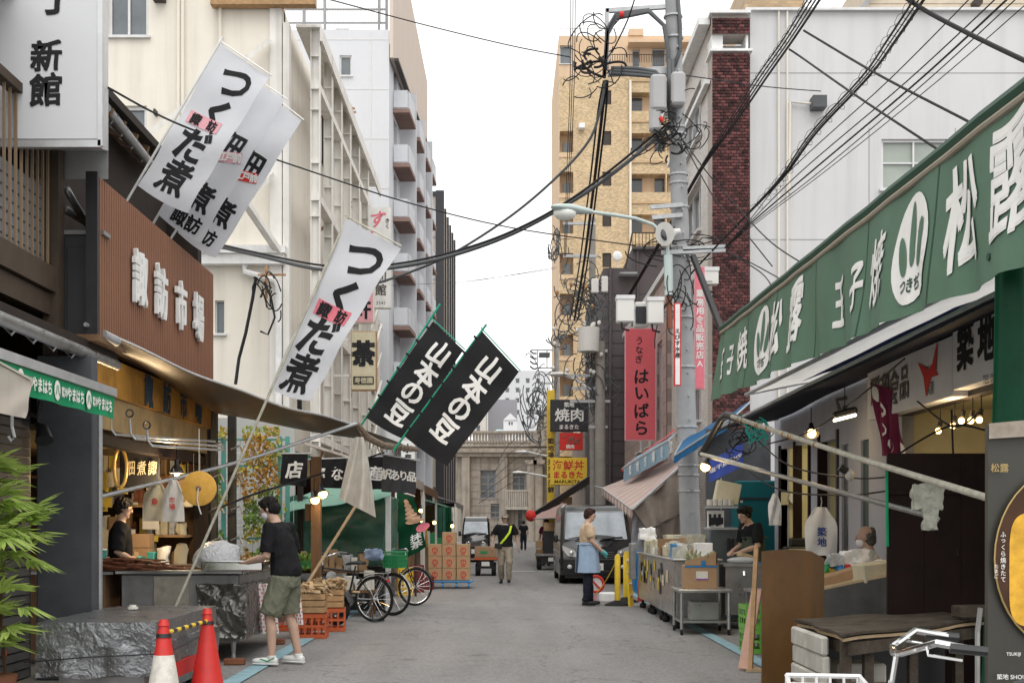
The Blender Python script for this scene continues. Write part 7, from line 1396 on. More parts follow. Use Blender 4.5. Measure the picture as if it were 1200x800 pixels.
# --- stainless carts with goods
q = thing('steel_table', 'low stainless table on castors carrying the taped carton', 'table', (2.55, 16.3, 0))
x0, x1, y0, y1, z = 2.20, 2.88, 16.2, 17.0, .585
m_=MB();m_.bb((x0,y0,z-.04),(x1,y1,z),.006);m_.build('table_top',M['steel'],q);m_=MB();m_.bb((x0+.03,y0+.03,.16),(x1-.03,y1-.03,.18));m_.build('lower_shelf',M['steel'],q)
for x in (x0 + .04, x1 - .04):
 for y in (y0 + .04, y1 - .04):
  m_=MB();m_.tube([(x,y,.08),(x,y,z-.04)],.022,8);lg=m_.build('leg',M['steel'],q,True);m_=MB();m_.tube([(x-.015,y,.038),(x+.015,y,.038)],.038,12);m_.build('castor',M['tyre'],lg,True)
q=thing('carton','taped cardboard carton with a slanted open lid on the low stainless table','carton',(2.50,16.5,.587));w_=.41
m_=MB();m_.box((0,0,.15),(w_,.34,.30),None,.006);m_.build('box_body',M['card'],q,local=True);m_=MB();m_.poly([(-w_/2,-.17,.302),(w_/2,-.17,.302),(w_/2,-.17,.47),(-w_/2,-.17,.35)],(0,.012,0));m_.poly([(w_/2,-.17,.302),(w_/2,.17,.302),(w_/2,.17,.47),(w_/2,-.17,.47)],(-.012,0,0));m_.build('flap',M['card'],q,local=True)
m_=MB();m_.box((0,-.173,.285),(w_+.01,.004,.022));m_.box((.03,-.175,.33),(.06,.004,.06));m_.build('blue_tape',M['blue_pl'],q,local=True);m_=MB();m_.box((.01,-.173,.17),(.15,.004,.11));m_.build('label',M['paper'],q,local=True);m_=MB();m_.box((.01,-.176,.125),(.15,.003,.015));m_.build('label_stripe',mat('violet_print',(.25,.05,.35),.6),q,local=True)
m_=MB();m_.box((0,0,.12),(.36,.3,.24),None,.01);o=m_.build('steel_pot',M['steel']);o.location=(2.56,16.55,.182);tag(o,'square stainless container on the lower shelf of the stainless table','container')
q = thing('display_cart', 'long wheeled stainless display cart with yellow price tags facing the street', 'cart', (2.5, 19, 0))
for k in range(3):
 ya = 17.1 + 1.55 * k; m_ = MB(); m_.bb((2.26, ya, .17), (2.86, ya + 1.5, .92), .01); m_.build('cabinet', M['steel'], q)
 for y in (ya + .15, ya + 1.35):
  m_=MB();m_.tube([(2.30,y-.02,.05),(2.34,y+.02,.05)],.05,12);m_.tube([(2.32,y,.06),(2.32,y,.17)],.02,6);m_.build('castor',M['tyre'],q,True)
m_ = MB(); m_.bb((2.23, 17.05, .92), (2.9, 21.7, .95), .006); m_.build('cart_top', M['steel'], q)
m_ = MB(); m_.bb((2.3, 17.09, .2), (2.82, 17.1, .88)); m_.build('end_panel', M['steel_dull'], q)
rnd = random.Random(6)
for i in range(26):
 y=17.15+rnd.uniform(0,4.4);z_=rnd.uniform(.45,.86);m_=MB();m_.box((2.25,y,z_),(.006,rnd.uniform(.08,.22),rnd.uniform(.08,.2)));m_.build('price_tag',M[rnd.choice(['paper_y','paper','cream_paper','blackp','blackp','paper_y'])],q)
goods('on the street edge of the display cart',17.2,21.4,0,.952,14,.08,.22,['clearp','paper','card','cream_paper','clearp','dried','blue_pl'],None,.22,kinds='bsj',x=2.40);goods('in the rear row of the display cart',17.3,21.4,0,.952,12,.14,.32,['card','paper','card','cream_paper','white','clearp'],None,.25,kinds='bsb',x=2.70)
m_ = MB(); rnd = random.Random(77)
for i in range(50):c=Vector((rnd.uniform(2.36,2.72),rnd.uniform(16.35,16.7),.88+rnd.uniform(0,.1)));m_.tube([c,c+Vector((rnd.uniform(-.05,.05),rnd.uniform(-.05,.05),rnd.uniform(.03,.12)))],[.022,.012],5)
tag(stuffk(m_.build('bagged_greens',mat('pale_greens',(.34,.36,.22),.5,0,.5,12,trans=.2))),'clear bags of pale greens poking out of the taped carton','vegetables')
q=thing('open_carton','open cardboard carton on the display cart by the canvas drape','carton',(2.62,19.3,.953));m_=MB()
for a,b in(((-.3,-.2,0),(.3,-.19,.24)),((-.3,.19,0),(.3,.2,.24)),((-.3,-.19,0),(-.29,.19,.24)),((.29,-.19,0),(.3,.19,.24)),((-.29,-.19,0),(.29,.19,.01))):m_.bb(a,b)
m_.build('box_body', M['card2'], q, local=True)
q=thing('work_counter','stainless work counter at which the stall worker is preparing food','counter',(3.3,17.6,0));m_=MB();m_.bb((2.92,17.1,.84),(4.0,17.9,.88),.006);m_.build('counter_top',M['steel'],q);m_=MB();m_.bb((2.95,17.14,.2),(3.98,17.86,.839));m_.build('front',M['steel'],q)
for x in (2.97, 3.9): m_ = MB(); m_.bb((x, 17.14, 0), (x + .04, 17.18, .2)); m_.build('leg', M['steel'], q)
m_ = MB(); m_.tube([(3.2, 17.13, .78), (3.2, 17.11, .72)], .03); m_.build('tap', M['chrome'], q)
m_=MB();m_.ell((0,0,.04),(.22,.14,.05));o=m_.build('wrapped_tray',M['bag'],None,True);o.location=(3.22,17.35,.882);tag(o,'tray in cling film on the work counter','tray');m_=MB();m_.box((0,0,.01),(.28,.2,.02),(0,0,.2),.004);o=m_.build('cutting_sheet',M['blue_pl']);o.location=(3.48,17.3,.882);tag(o,'bright blue sheet on the work counter beside her hands','sheet')
m_=MB();m_.box((0,0,.03),(.2,.12,.06),(0,.25,.3),.01);o=m_.build('wrapped_bread',M['ply']);o.location=(3.28,17.5,.95);tag(o,'pale wrapped item in the stall worker\'s hands','package')
# second small table, crates, green crate by the roadside
q=thing('steel_table','small grey steel side table behind the stacked wire crates','table',(3.0,15,0));m_=MB();m_.bb((2.85,14.6,.62),(3.5,15.3,.65));m_.build('table_top',M['steel_dull'],q)
for x,y in((2.88,14.63),(3.44,14.63),(2.88,15.25)):m_=MB();m_.bb((x,y,0),(x+.04,y+.04,.62));m_.build('leg',M['steel_dull'],q)
def lattice_crate(l, loc, sx, sy, sz, m, rz=0, grp=None, n=5, cat='crate'):
 q = thing('crate', l, cat, loc, grp, rz); t = .012
 for s_ in (-1, 1):
  m_=MB();m_.bb((-sx/2,s_*(sy/2-t),sz-.05),(sx/2,s_*sy/2,sz));m_.bb((-sx/2,s_*(sy/2-t),0),(sx/2,s_*sy/2,.05));m_.bb((-sx/2,s_*(sy/2-t),sz*.45),(sx/2,s_*sy/2,sz*.55))
  for k in range(n+1):x=-sx/2+(sx-.02)*k/n;m_.bb((x,s_*(sy/2-t*.9),.05),(x+.02,s_*(sy/2-.002),sz-.05))
  m_.build('side_panel', M[m], q, local=True)
  m_=MB();m_.bb((s_*(sx/2-t),-sy/2+t,sz-.05),(s_*sx/2,sy/2-t,sz));m_.bb((s_*(sx/2-t),-sy/2+t,0),(s_*sx/2,sy/2-t,.05));m_.bb((s_*(sx/2-t),-sy/2+t,sz*.45),(s_*sx/2,sy/2-t,sz*.55))
  for k in range(4):y=-sy/2+t+(sy-.04)*k/3;m_.bb((s_*(sx/2-t*.9),y,.05),(s_*(sx/2-.002),y+.02,sz-.05))
  m_.build('end_panel', M[m], q, local=True)
 m_=MB();m_.bb((-sx/2+t,-sy/2+t,.01),(sx/2-t,sy/2-t,.02));m_.build('bottom',M[m],q,local=True);return q
g0=lattice_crate('lower green plastic crate standing at the roadside by the easel',(2.80,14.0,.012),.42,.36,.26,'green_lt',0,'green crates by the easel');dup(g0,(2.80,14.0,.275),.04,'upper green plastic crate in the roadside stack by the easel')
g1=lattice_crate('white wire crate of cartons on top of the roadside stack',(2.95,13.6,.54),.36,.4,.25,'white',.05);m_=MB();m_.box((0,0,.1),(.28,.3,.2),None,.01);o=m_.build('printed_carton',M['sign_dark']);o.location=(2.95,13.6,.565);tag(o,'dark printed carton inside the white wire crate','carton')
m_=MB();m_.bb((2.76,13.4,0),(3.14,13.8,.535));tag(m_.build('steel_box',M['steel_dull']),'dull steel box under the white wire crate','box')
# red tins and ladder under the canvas drape
q = thing('step_ladder', 'yellow step ladder leaning by the blue sheet', 'ladder', (2.25, 21.9, 0));
for s_ in(0,.22):m_=MB();m_.beam((2.13+s_*.3,21.85+s_,0),(2.06+s_*.3,21.9+s_,.95),.03,.04);m_.build('rail',M['yellow'],q)
for k in range(4):m_=MB();m_.beam((2.12-.01*k,21.86,.2+.2*k),(2.18-.01*k,22.08,.2+.2*k),.05,.02);m_.build('rung',M['paper'],q)
m_=MB();m_.tube([(0,0,0),(0,0,.36)],.13,16);o=m_.build('red_drum',M['red'],None,True);o.location=(2.4,21.95,.1);tag(o,'red drum tucked under the far end of the display cart','drum')
m_=MB();m_.box((0,0,.3),(.1,.3,.6),None,.01);o=m_.build('grey_case',M['steel_dull']);o.location=(2.12,21.3,.5);tag(o,'grey case fixed on two legs at the far end of the display cart','case')
# far right awnings
canopy('dark brown awning below the yellow seafood sign',W(624,601,46),W(697,553,40),W(640,596,52),W(700,560,44),'tarp_navy',.25,'dark_timber');q=canopy('flat red awning with a red ball lantern, far right',W(622,608,44),W(660,606,37),W(655,588,46),W(664,590,39),'tarp_pink',.0)
m_=MB();m_.ell((0,0,0),(.18,.18,.2),12,8);o=m_.build('paper_lantern',M['red'],None,True);o.location=W(622,604,43.5);tag(o,'small red ball lantern at the tip of the flat red awning','lantern')
# ================================================================== PEOPLE
def fuse(mb, vox, name, m, parent, sm=4, fold=0., ff=9., seed=0):
 """one continuous skin from overlapping tapered volumes"""
 me = mb.mesh(); b = bmesh.new(); b.from_mesh(me); bmesh.ops.recalc_face_normals(b, faces=b.faces); b.to_mesh(me); b.free()
 o=bpy.data.objects.new('tmp',me);TS.collection.objects.link(o);r=o.modifiers.new('r','REMESH');r.mode='VOXEL';r.voxel_size=vox
 if sm: s_ = o.modifiers.new('s', 'SMOOTH'); s_.factor = .5; s_.iterations = sm
 dg = tdg(); m2 = bpy.data.meshes.new_from_object(o.evaluated_get(dg)); bpy.data.objects.remove(o)
 if fold:
  new = []
  for p, nn in [(v.co.copy(), v.normal.copy()) for v in m2.vertices]:
   n_=NZ.noise(Vector((p.x*ff,p.y*ff,p.z*ff*.45+seed)))+.5*(1-abs(NZ.noise(Vector((p.x*ff*1.7,p.y*ff*1.7,p.z*ff*.9+seed*2))))*2);new+=list(p+nn*fold*n_)
  m2.vertices.foreach_set('co', new)
 return link(name, m2, m, parent, True)
def lerp_pts(*p): return [Vector(q) for q in p]
def person(label,loc,rz,J={},sc=1.,top='tee',bot='khaki',botlen=1.,skin='skin',hair='hair',sleeve=.75,head=(0,0),vox=.009,cap=None,mask=False,apron=None,bun=False,bald=False,glove=None,shoe='shoe_b',toplen=.86,loose=.0,extra=None,grp=None):
 Jd=dict(pel=(0,0,.92),wai=(0,0,1.06),che=(0,0,1.25),nek=(0,.0,1.44),hed=(0,.03,1.58),Ls=(-.18,0,1.385),Le=(-.25,-.03,1.11),Lw=(-.26,.08,.87),Lh=(-.25,.13,.75),Rs=(.18,0,1.385),Re=(.25,-.03,1.11),Rw=(.26,.08,.87),Rh=(.25,.13,.75),
              Lk=(-.10,.03,.48),La=(-.10,0,.08),Lt=(-.11,.15,.03),Rk=(.10,.03,.48),Ra=(.10,0,.08),Rt=(.11,.15,.03));Jd.update(J);J={k:Vector(v)for k,v in Jd.items()}
 q = thing('person', label, 'person', loc, grp, rz); q.scale = (sc, sc, sc); X_ = ((1, 0, 0),)
 pel, wai, che, nek = J['pel'], J['wai'], J['che'], J['nek']; up = (nek - che).normalized()
 b = MB()
 b.tube([pel-Vector((0,0,.09)),pel,wai,che,che+up*.09,nek-up*.03,nek+up*.015,J['hed']-up*.04],[(.12,.09),(.155,.11),(.125,.092),(.155,.105),(.165,.10),(.085,.065),(.052,.054),(.05,.055)],16,flat=X_)
 HM = Euler((head[1], 0, head[0])).to_matrix(); hc = J['hed']; hp = lambda x, y, z: hc + HM @ Vector((x, y, z))
 def hel(mb, c, r, seg=16, rings=11):
  n0 = len(mb.v); mb.ell((0, 0, 0), r, seg, rings)
  for i in range(n0, len(mb.v)): mb.v[i] = hp(*c) + HM @ mb.v[i]
 hel(b,(0,-.015,.03),(.073,.090,.088));hel(b,(0,.03,-.035),(.054,.052,.066));hel(b,(0,.035,.01),(.06,.053,.06));hel(b,(0,.093,-.005),(.012,.016,.02),8,6);hel(b,(0,.065,-.075),(.026,.022,.02),8,6)
 for s_ in (-1, 1): hel(b, (s_ * .074, -.005, 0), (.01, .018, .03), 8, 6)
 for s_ in 'LR':
  s, e, w_, h = J[s_ + 's'], J[s_ + 'e'], J[s_ + 'w'], J[s_ + 'h']; sg = -1 if s_ == 'L' else 1
  b.tube([nek-up*.05+(s-nek)*.3,s,s.lerp(e,.35),e,e.lerp(w_,.3),w_],[.05,.056,.05,.04,.041,.026],12)
  d=(h-w_).normalized();sd=d.cross(Vector((0,0,1))if abs(d.z)<.8 else Vector((0,1,0))).normalized();nn=sd.cross(d).normalized()
  if abs(d.z) > .8: sd, nn = nn, sd
  k0 = w_ + d * .085
  b.tube([w_, w_ + d * .03, k0], [(.026, .019), (.034, .017), (.038, .014)], 12, flat=(sd,))
  for i, (o_, ln, cu) in enumerate(((-.028, .068, .35), (-.009, .078, .45), (.010, .074, .5), (.028, .058, .55))):
   a=k0+sd*o_-d*.01;d2=(d*cos(cu)-nn*sin(cu)).normalized();d3=(d*cos(cu*2.2)-nn*sin(cu*2.2)).normalized()
   b.tube([a,a+d*ln*.4,a+d*ln*.4+d2*ln*.35,a+d*ln*.4+d2*ln*.35+d3*ln*.3],[.0095,.009,.0085,.007],7)
  t0=w_+d*.03-sd*.028*sg;dt=(d*.75-sd*.7*sg-nn*.3).normalized();b.tube([t0,t0+dt*.035,t0+dt*.06+d*.012],[.012,.0105,.008],7)
  hip = pel + Vector((sg * .085, 0, -.03)); k, an = J[s_ + 'k'], J[s_ + 'a']
  b.tube([hip, hip.lerp(k, .4), k, k.lerp(an, .3) + Vector((0, -.015, 0)), an], [.085, .075, .052, .053, .036], 12)
 fuse(b, vox, 'body', M[skin], q, 2)
 # clothes
 g = loose; t = MB(); low = pel.lerp(wai, -1.0 + toplen) if toplen < .5 else pel + Vector((0, 0, (1 - toplen) * .3 - .05))
 t.tube([low,pel+Vector((0,0,.04)),wai,che,che+up*.09,nek-up*.045,nek-up*.018],[(.172+g,.128+g),(.172+g,.128+g),(.15+g,.115+g),(.172+g*.5,.122),(.178,.112),(.10,.08),(.07,.066)],18,flat=X_)
 for s_ in 'LR':
  s,e=J[s_+'s'],J[s_+'e'];p=s.lerp(e,sleeve);t.tube([nek-up*.06+(s-nek)*.3,s,s.lerp(e,sleeve*.5),p],[.06,.070,.071,.066],14)
  if sleeve >= 1: t.tube([e, e.lerp(J[s_ + 'w'], min(.97, sleeve - 1))], [.062, .045], 12)
 fuse(t, vox, 'shirt', M[top], q, 5, .016, 8, len(label))
 t=MB();t.tube([pel-Vector((0,0,.12)),pel-Vector((0,0,.03)),pel+Vector((0,0,.09))],[(.15,.115),(.175,.132),(.15,.112)],16,flat=X_)
 for s_ in 'LR':
  sg = -1 if s_ == 'L' else 1; hip = pel + Vector((sg * .085, 0, -.03)); k, an = J[s_ + 'k'], J[s_ + 'a']
  if botlen < 1: e_ = hip.lerp(k, botlen); t.tube([hip, hip.lerp(e_, .5), e_], [.10, .106, .105], 14)
  else: t.tube([hip, hip.lerp(k, .5), k, k.lerp(an, .5), an.lerp(k, .03)], [.10, .092, .075, .068, .062], 14)
 fuse(t, vox, 'trousers' if botlen >= 1 else 'shorts', M[bot], q, 4, .018, 10, len(label) + 3)
 for s_ in 'LR':
  an,to=J[s_+'a'],J[s_+'t'];d=(to-an);d.z=0;d.normalize();f=MB();ba=Vector((an.x,an.y,to.z+.02));f.tube([an+Vector((0,0,.02)),an-Vector((0,0,.03))],[.045,.042],12)
  f.tube([ba-d*.06,ba-d*.03,ba+d*.08,ba+d*.16,ba+d*.195],[(.03,.03),(.038,.038),(.044,.036),(.042,.028),(.02,.015)],12,flat=(Vector((0,0,1)).cross(d),));o=fuse(f,.007,'shoe',M[shoe],q,2)
  f=MB();f.tube([ba-d*.062-Vector((0,0,.028)),ba+d*.05-Vector((0,0,.028)),ba+d*.185-Vector((0,0,.026))],[(.036,.010),(.045,.010),(.034,.010)],10,flat=(Vector((0,0,1)).cross(d),));f.build('sole',M['white' if shoe=='shoe_w' else 'blackp'],o,True,local=True)
 # face and hair
 f = MB()
 for s_ in (-1, 1): hel(f, (s_ * .027, .083, .012), (.011, .006, .006), 8, 6)
 f.build('eyes', M['eye'], q, True, local=True)
 f = MB()
 for s_ in (-1, 1): hel(f, (s_ * .028, .086, .033), (.016, .005, .004), 8, 6)
 f.build('eyebrows', M[hair], q, True, local=True)
 f = MB(); hel(f, (0, .082, -.045), (.02, .006, .006), 8, 6); f.build('mouth', M['lips'], q, True, local=True)
 if mask:f=MB();hel(f,(0,.045,-.04),(.058,.052,.052));f.tube([hp(-.07,0,-.01),hp(-.05,.06,-.02)],.003,4);f.tube([hp(.07,0,-.01),hp(.05,.06,-.02)],.003,4);fuse(f,.006,'face_mask',M['mask'],q,1)
 h = MB()
 if bald:hel(h,(0,-.038,.005),(.082,.076,.062));hel(h,(0,-.05,-.04),(.066,.055,.055));hel(h,(0,-.085,.05),(.05,.03,.05))
 else:
  hel(h,(0,-.022,.05),(.082,.094,.078));hel(h,(0,-.045,0),(.078,.072,.082));hel(h,(0,.03,.092),(.06,.045,.03))
  for s_ in (-1, 1): hel(h, (s_ * .068, -.005, .03), (.014, .035, .05))
  if bun: hel(h, (0, -.125, .03), (.045, .045, .045))
 fuse(h, .006, 'hair', M[hair], q, 1, .010, 38)
 if cap:f=MB();hel(f,(0,-.012,.066),(.09,.104,.065));f.tube([hp(0,.06,.05),hp(0,.11,.045),hp(0,.15,.03)],[(.07,.012),(.07,.008),(.045,.006)],12,flat=(HM@Vector((1,0,0)),));fuse(f,.006,'cap',M[cap],q,2)
 if apron:
  m_ = MB(); R0 = .185 + g; z0, z1 = apron[1], apron[2]; full = apron[3] if len(apron) > 3 else 1.15
  m_.grid(lambda u,v:(pel.x+R0*(1+.16*v)*sin((u-.5)*2*pi*full*.5)*(1+.03*sin(u*40)),pel.y+(R0*.86+.05*v+.01*sin(u*34+v*3))*cos((u-.5)*2*pi*full*.5),z0+(z1-z0)*v),44,12,.005);m_.build('apron',M[apron[0]],q,True,local=True)
  m_=MB();m_.tube([(pel.x+(R0+.008)*cos(k*pi/12),pel.y+(R0*.87+.008)*sin(k*pi/12),z0-.03)for k in range(24)],.012,5,closed=True);m_.build('apron_string',M[apron[0]],q,True,local=True)
 if glove:
  m_ = MB()
  for s_ in 'LR':m_.tube([J[s_+'w'],J[s_+'w'].lerp(J[s_+'h'],.6),J[s_+'h']],[.033,.043,.035],10);m_.tube([J[s_+'w'].lerp(J[s_+'h'],.5),J[s_+'h']+Vector((0,0,-.05))],[.03,.016],8)
  fuse(m_, .007, 'gloves', M[glove], q, 1)
 if extra: extra(q, J)
 return q
# customer at the counter
def ex(q, J):
 m_ = MB(); m_.tube([(.29, .36, 1.00), (.30, .37, .995)], .034, 12); m_.build('wristband', M['blackp'], q, True, local=True)
 for sx in (-1, 1):
  for s_ in 'LR':
   if sx == (-1 if s_ == 'L' else 1):
    an,to=J[s_+'a'],J[s_+'t'];d=(to-an);d.z=0;d.normalize();m_=MB();m_.tube([Vector((an.x,an.y,.07))+d*.10+Vector((sx*.035,0,0)),Vector((an.x,an.y,.05))+d*.02+Vector((sx*.043,0,0)),Vector((an.x,an.y,.085))-d*.04+Vector((sx*.036,0,0))],.007,5);m_.build('green_flash',M['green_pl'],q,True,local=True)
person('man in black tee, olive shorts, mask and white trainers leaning over the market counter',(-2.20,12.75,.012),radians(72),dict(pel=(0,-.02,.90),wai=(0,.0,1.05),che=(0,.05,1.25),nek=(0,.10,1.42),hed=(0,.17,1.545),Ls=(-.18,.07,1.36),Le=(-.22,.08,1.08),Lw=(-.16,.33,1.02),Lh=(-.12,.44,1.01),Rs=(.18,.05,1.36),Re=(.26,.02,1.09),Rw=(.20,.27,1.0),Rh=(.15,.38,.99),Lk=(-.12,.10,.48),La=(-.15,.06,.085),Lt=(-.18,.21,.03),Rk=(.10,.0,.48),Ra=(.11,-.10,.085),Rt=(.13,.05,.03)),
       1.0, 'tee', 'shorts', .93, 'skin', sleeve=.85, head=(.15, -.42), mask=True, shoe='shoe_w', loose=.012, extra=ex, vox=.008)
person('shopkeeper in black tee standing in profile behind the market counter',(-4.22,14.05,0),radians(-75),dict(Rw=(.2,.2,.98),Rh=(.14,.28,.93),Lw=(-.2,.2,.98),Lh=(-.14,.28,.93)),1.0,'tee','navy_cl',skin='skin2',head=(0,-.3),sleeve=.95)
def ex(q, J):
 m_=MB();pts=[(-.15,.08,1.42),(-.11,.15,1.25),(.0,.165,1.1),(.12,.15,.96)];m_.tube(pts,[(.026,.006)]*4,6,flat=((1,0,-.6),));m_.build('hivis_strap',M['hivis'],q,local=True)
 m_=MB();m_.box((.16,.14,.93),(.18,.09,.13),(0,0,.4),.02);m_.build('waist_bag',M['blackp'],q,local=True);m_=MB();m_.tube([(.05*cos(k*pi/6),.02+.05*sin(k*pi/6),1.455)for k in range(12)],.014,6,closed=True);m_.build('collar',M['white'],q,True,local=True)
person('man walking toward us in cap, black tee, khaki trousers and lime shoulder strap',(0.0,30.3,.012),radians(178),dict(Ls=(-.19,0,1.39),Le=(-.29,-.03,1.13),Lw=(-.33,.05,.9),Lh=(-.33,.1,.78),Rs=(.19,0,1.39),Re=(.29,-.02,1.13),Rw=(.32,.10,.92),Rh=(.31,.17,.80),Lk=(-.10,.14,.50),La=(-.09,.06,.10),Lt=(-.10,.21,.05),Rk=(.10,.02,.48),Ra=(.10,-.16,.12),Rt=(.11,-.02,.03)),.97,'tee','khaki',1,'skin2','hair_g',cap='khaki',sleeve=.7,loose=.02,extra=ex,vox=.011)
person('worker in beige shirt, pale blue apron and teal gloves standing before the black van',(1.42,22.1,.012),radians(-82),dict(pel=(0,0,.93),hed=(0,.05,1.57),Rs=(.16,0,1.38),Re=(.2,.04,1.12),Rw=(.14,.23,.95),Rh=(.10,.32,.88),Ls=(-.16,0,1.38),Le=(-.2,.05,1.12),Lw=(-.12,.25,.97),Lh=(-.08,.34,.90),Lk=(-.08,.04,.48),Rk=(.08,.0,.48),La=(-.08,.05,.08),Lt=(-.09,.2,.03),Ra=(.08,-.05,.08),Rt=(.09,.1,.03)),.99,'beige','navy_cl',1,'skin','hair_r',sleeve=.72,head=(-.3,-.2),apron=('denim',1.10,.58,1.75),glove='teal_pl',loose=.01,vox=.010)
person('stall worker in black tee and olive apron with tied-up hair, stooping over the work counter',(3.52,18.05,.012),radians(118),dict(che=(0,.05,1.24),nek=(0,.11,1.39),hed=(0,.19,1.50),Ls=(-.16,.09,1.33),Le=(-.21,.12,1.07),Lw=(-.10,.32,1.0),Lh=(-.05,.41,.97),Rs=(.16,.07,1.33),Re=(.21,.08,1.07),Rw=(.12,.3,1.0),Rh=(.07,.39,.97)),1.02,'tee','navy_cl',1,'skin',sleeve=.8,head=(.1,-.4),bun=True,apron=('apron_g',1.22,.5,1.1),vox=.010)
sit=dict(pel=(0,0,.50),wai=(0,.0,.64),che=(0,.03,.84),nek=(0,.05,1.03),hed=(0,.09,1.17),Ls=(-.17,.04,.97),Le=(-.22,.03,.72),Lw=(-.15,.25,.66),Lh=(-.12,.36,.66),Rs=(.17,.04,.97),Re=(.22,.03,.72),Rw=(.15,.25,.66),Rh=(.12,.36,.66),Lk=(-.11,.42,.50),La=(-.11,.40,.08),Lt=(-.11,.55,.03),Rk=(.11,.42,.50),Ra=(.11,.40,.08),Rt=(.11,.55,.03))
person('balding old man in white shirt and mask sitting behind the sale table',(3.76,13.05,.10),radians(75),sit,1.0,'white','navy_cl',1,'skin2','hair_g',bald=True,mask=True,head=(0,-.15),vox=.010)
m_=MB();m_.bb((3.58,12.9,.0),(3.96,13.25,.50));tag(m_.build('stool_box',M['card2']),'brown box serving as a stool for the balding old man','stool')
person('distant pedestrian in dark clothes walking away near the stone hall',(1.0,70,.02),0,{},.95,'tee','navy_cl',vox=.02);person('distant person in dark red bending over the goods behind the small grey truck',(xat(641,43),43.5,.02),radians(160),{},.93,'purple','navy_cl',vox=.02)
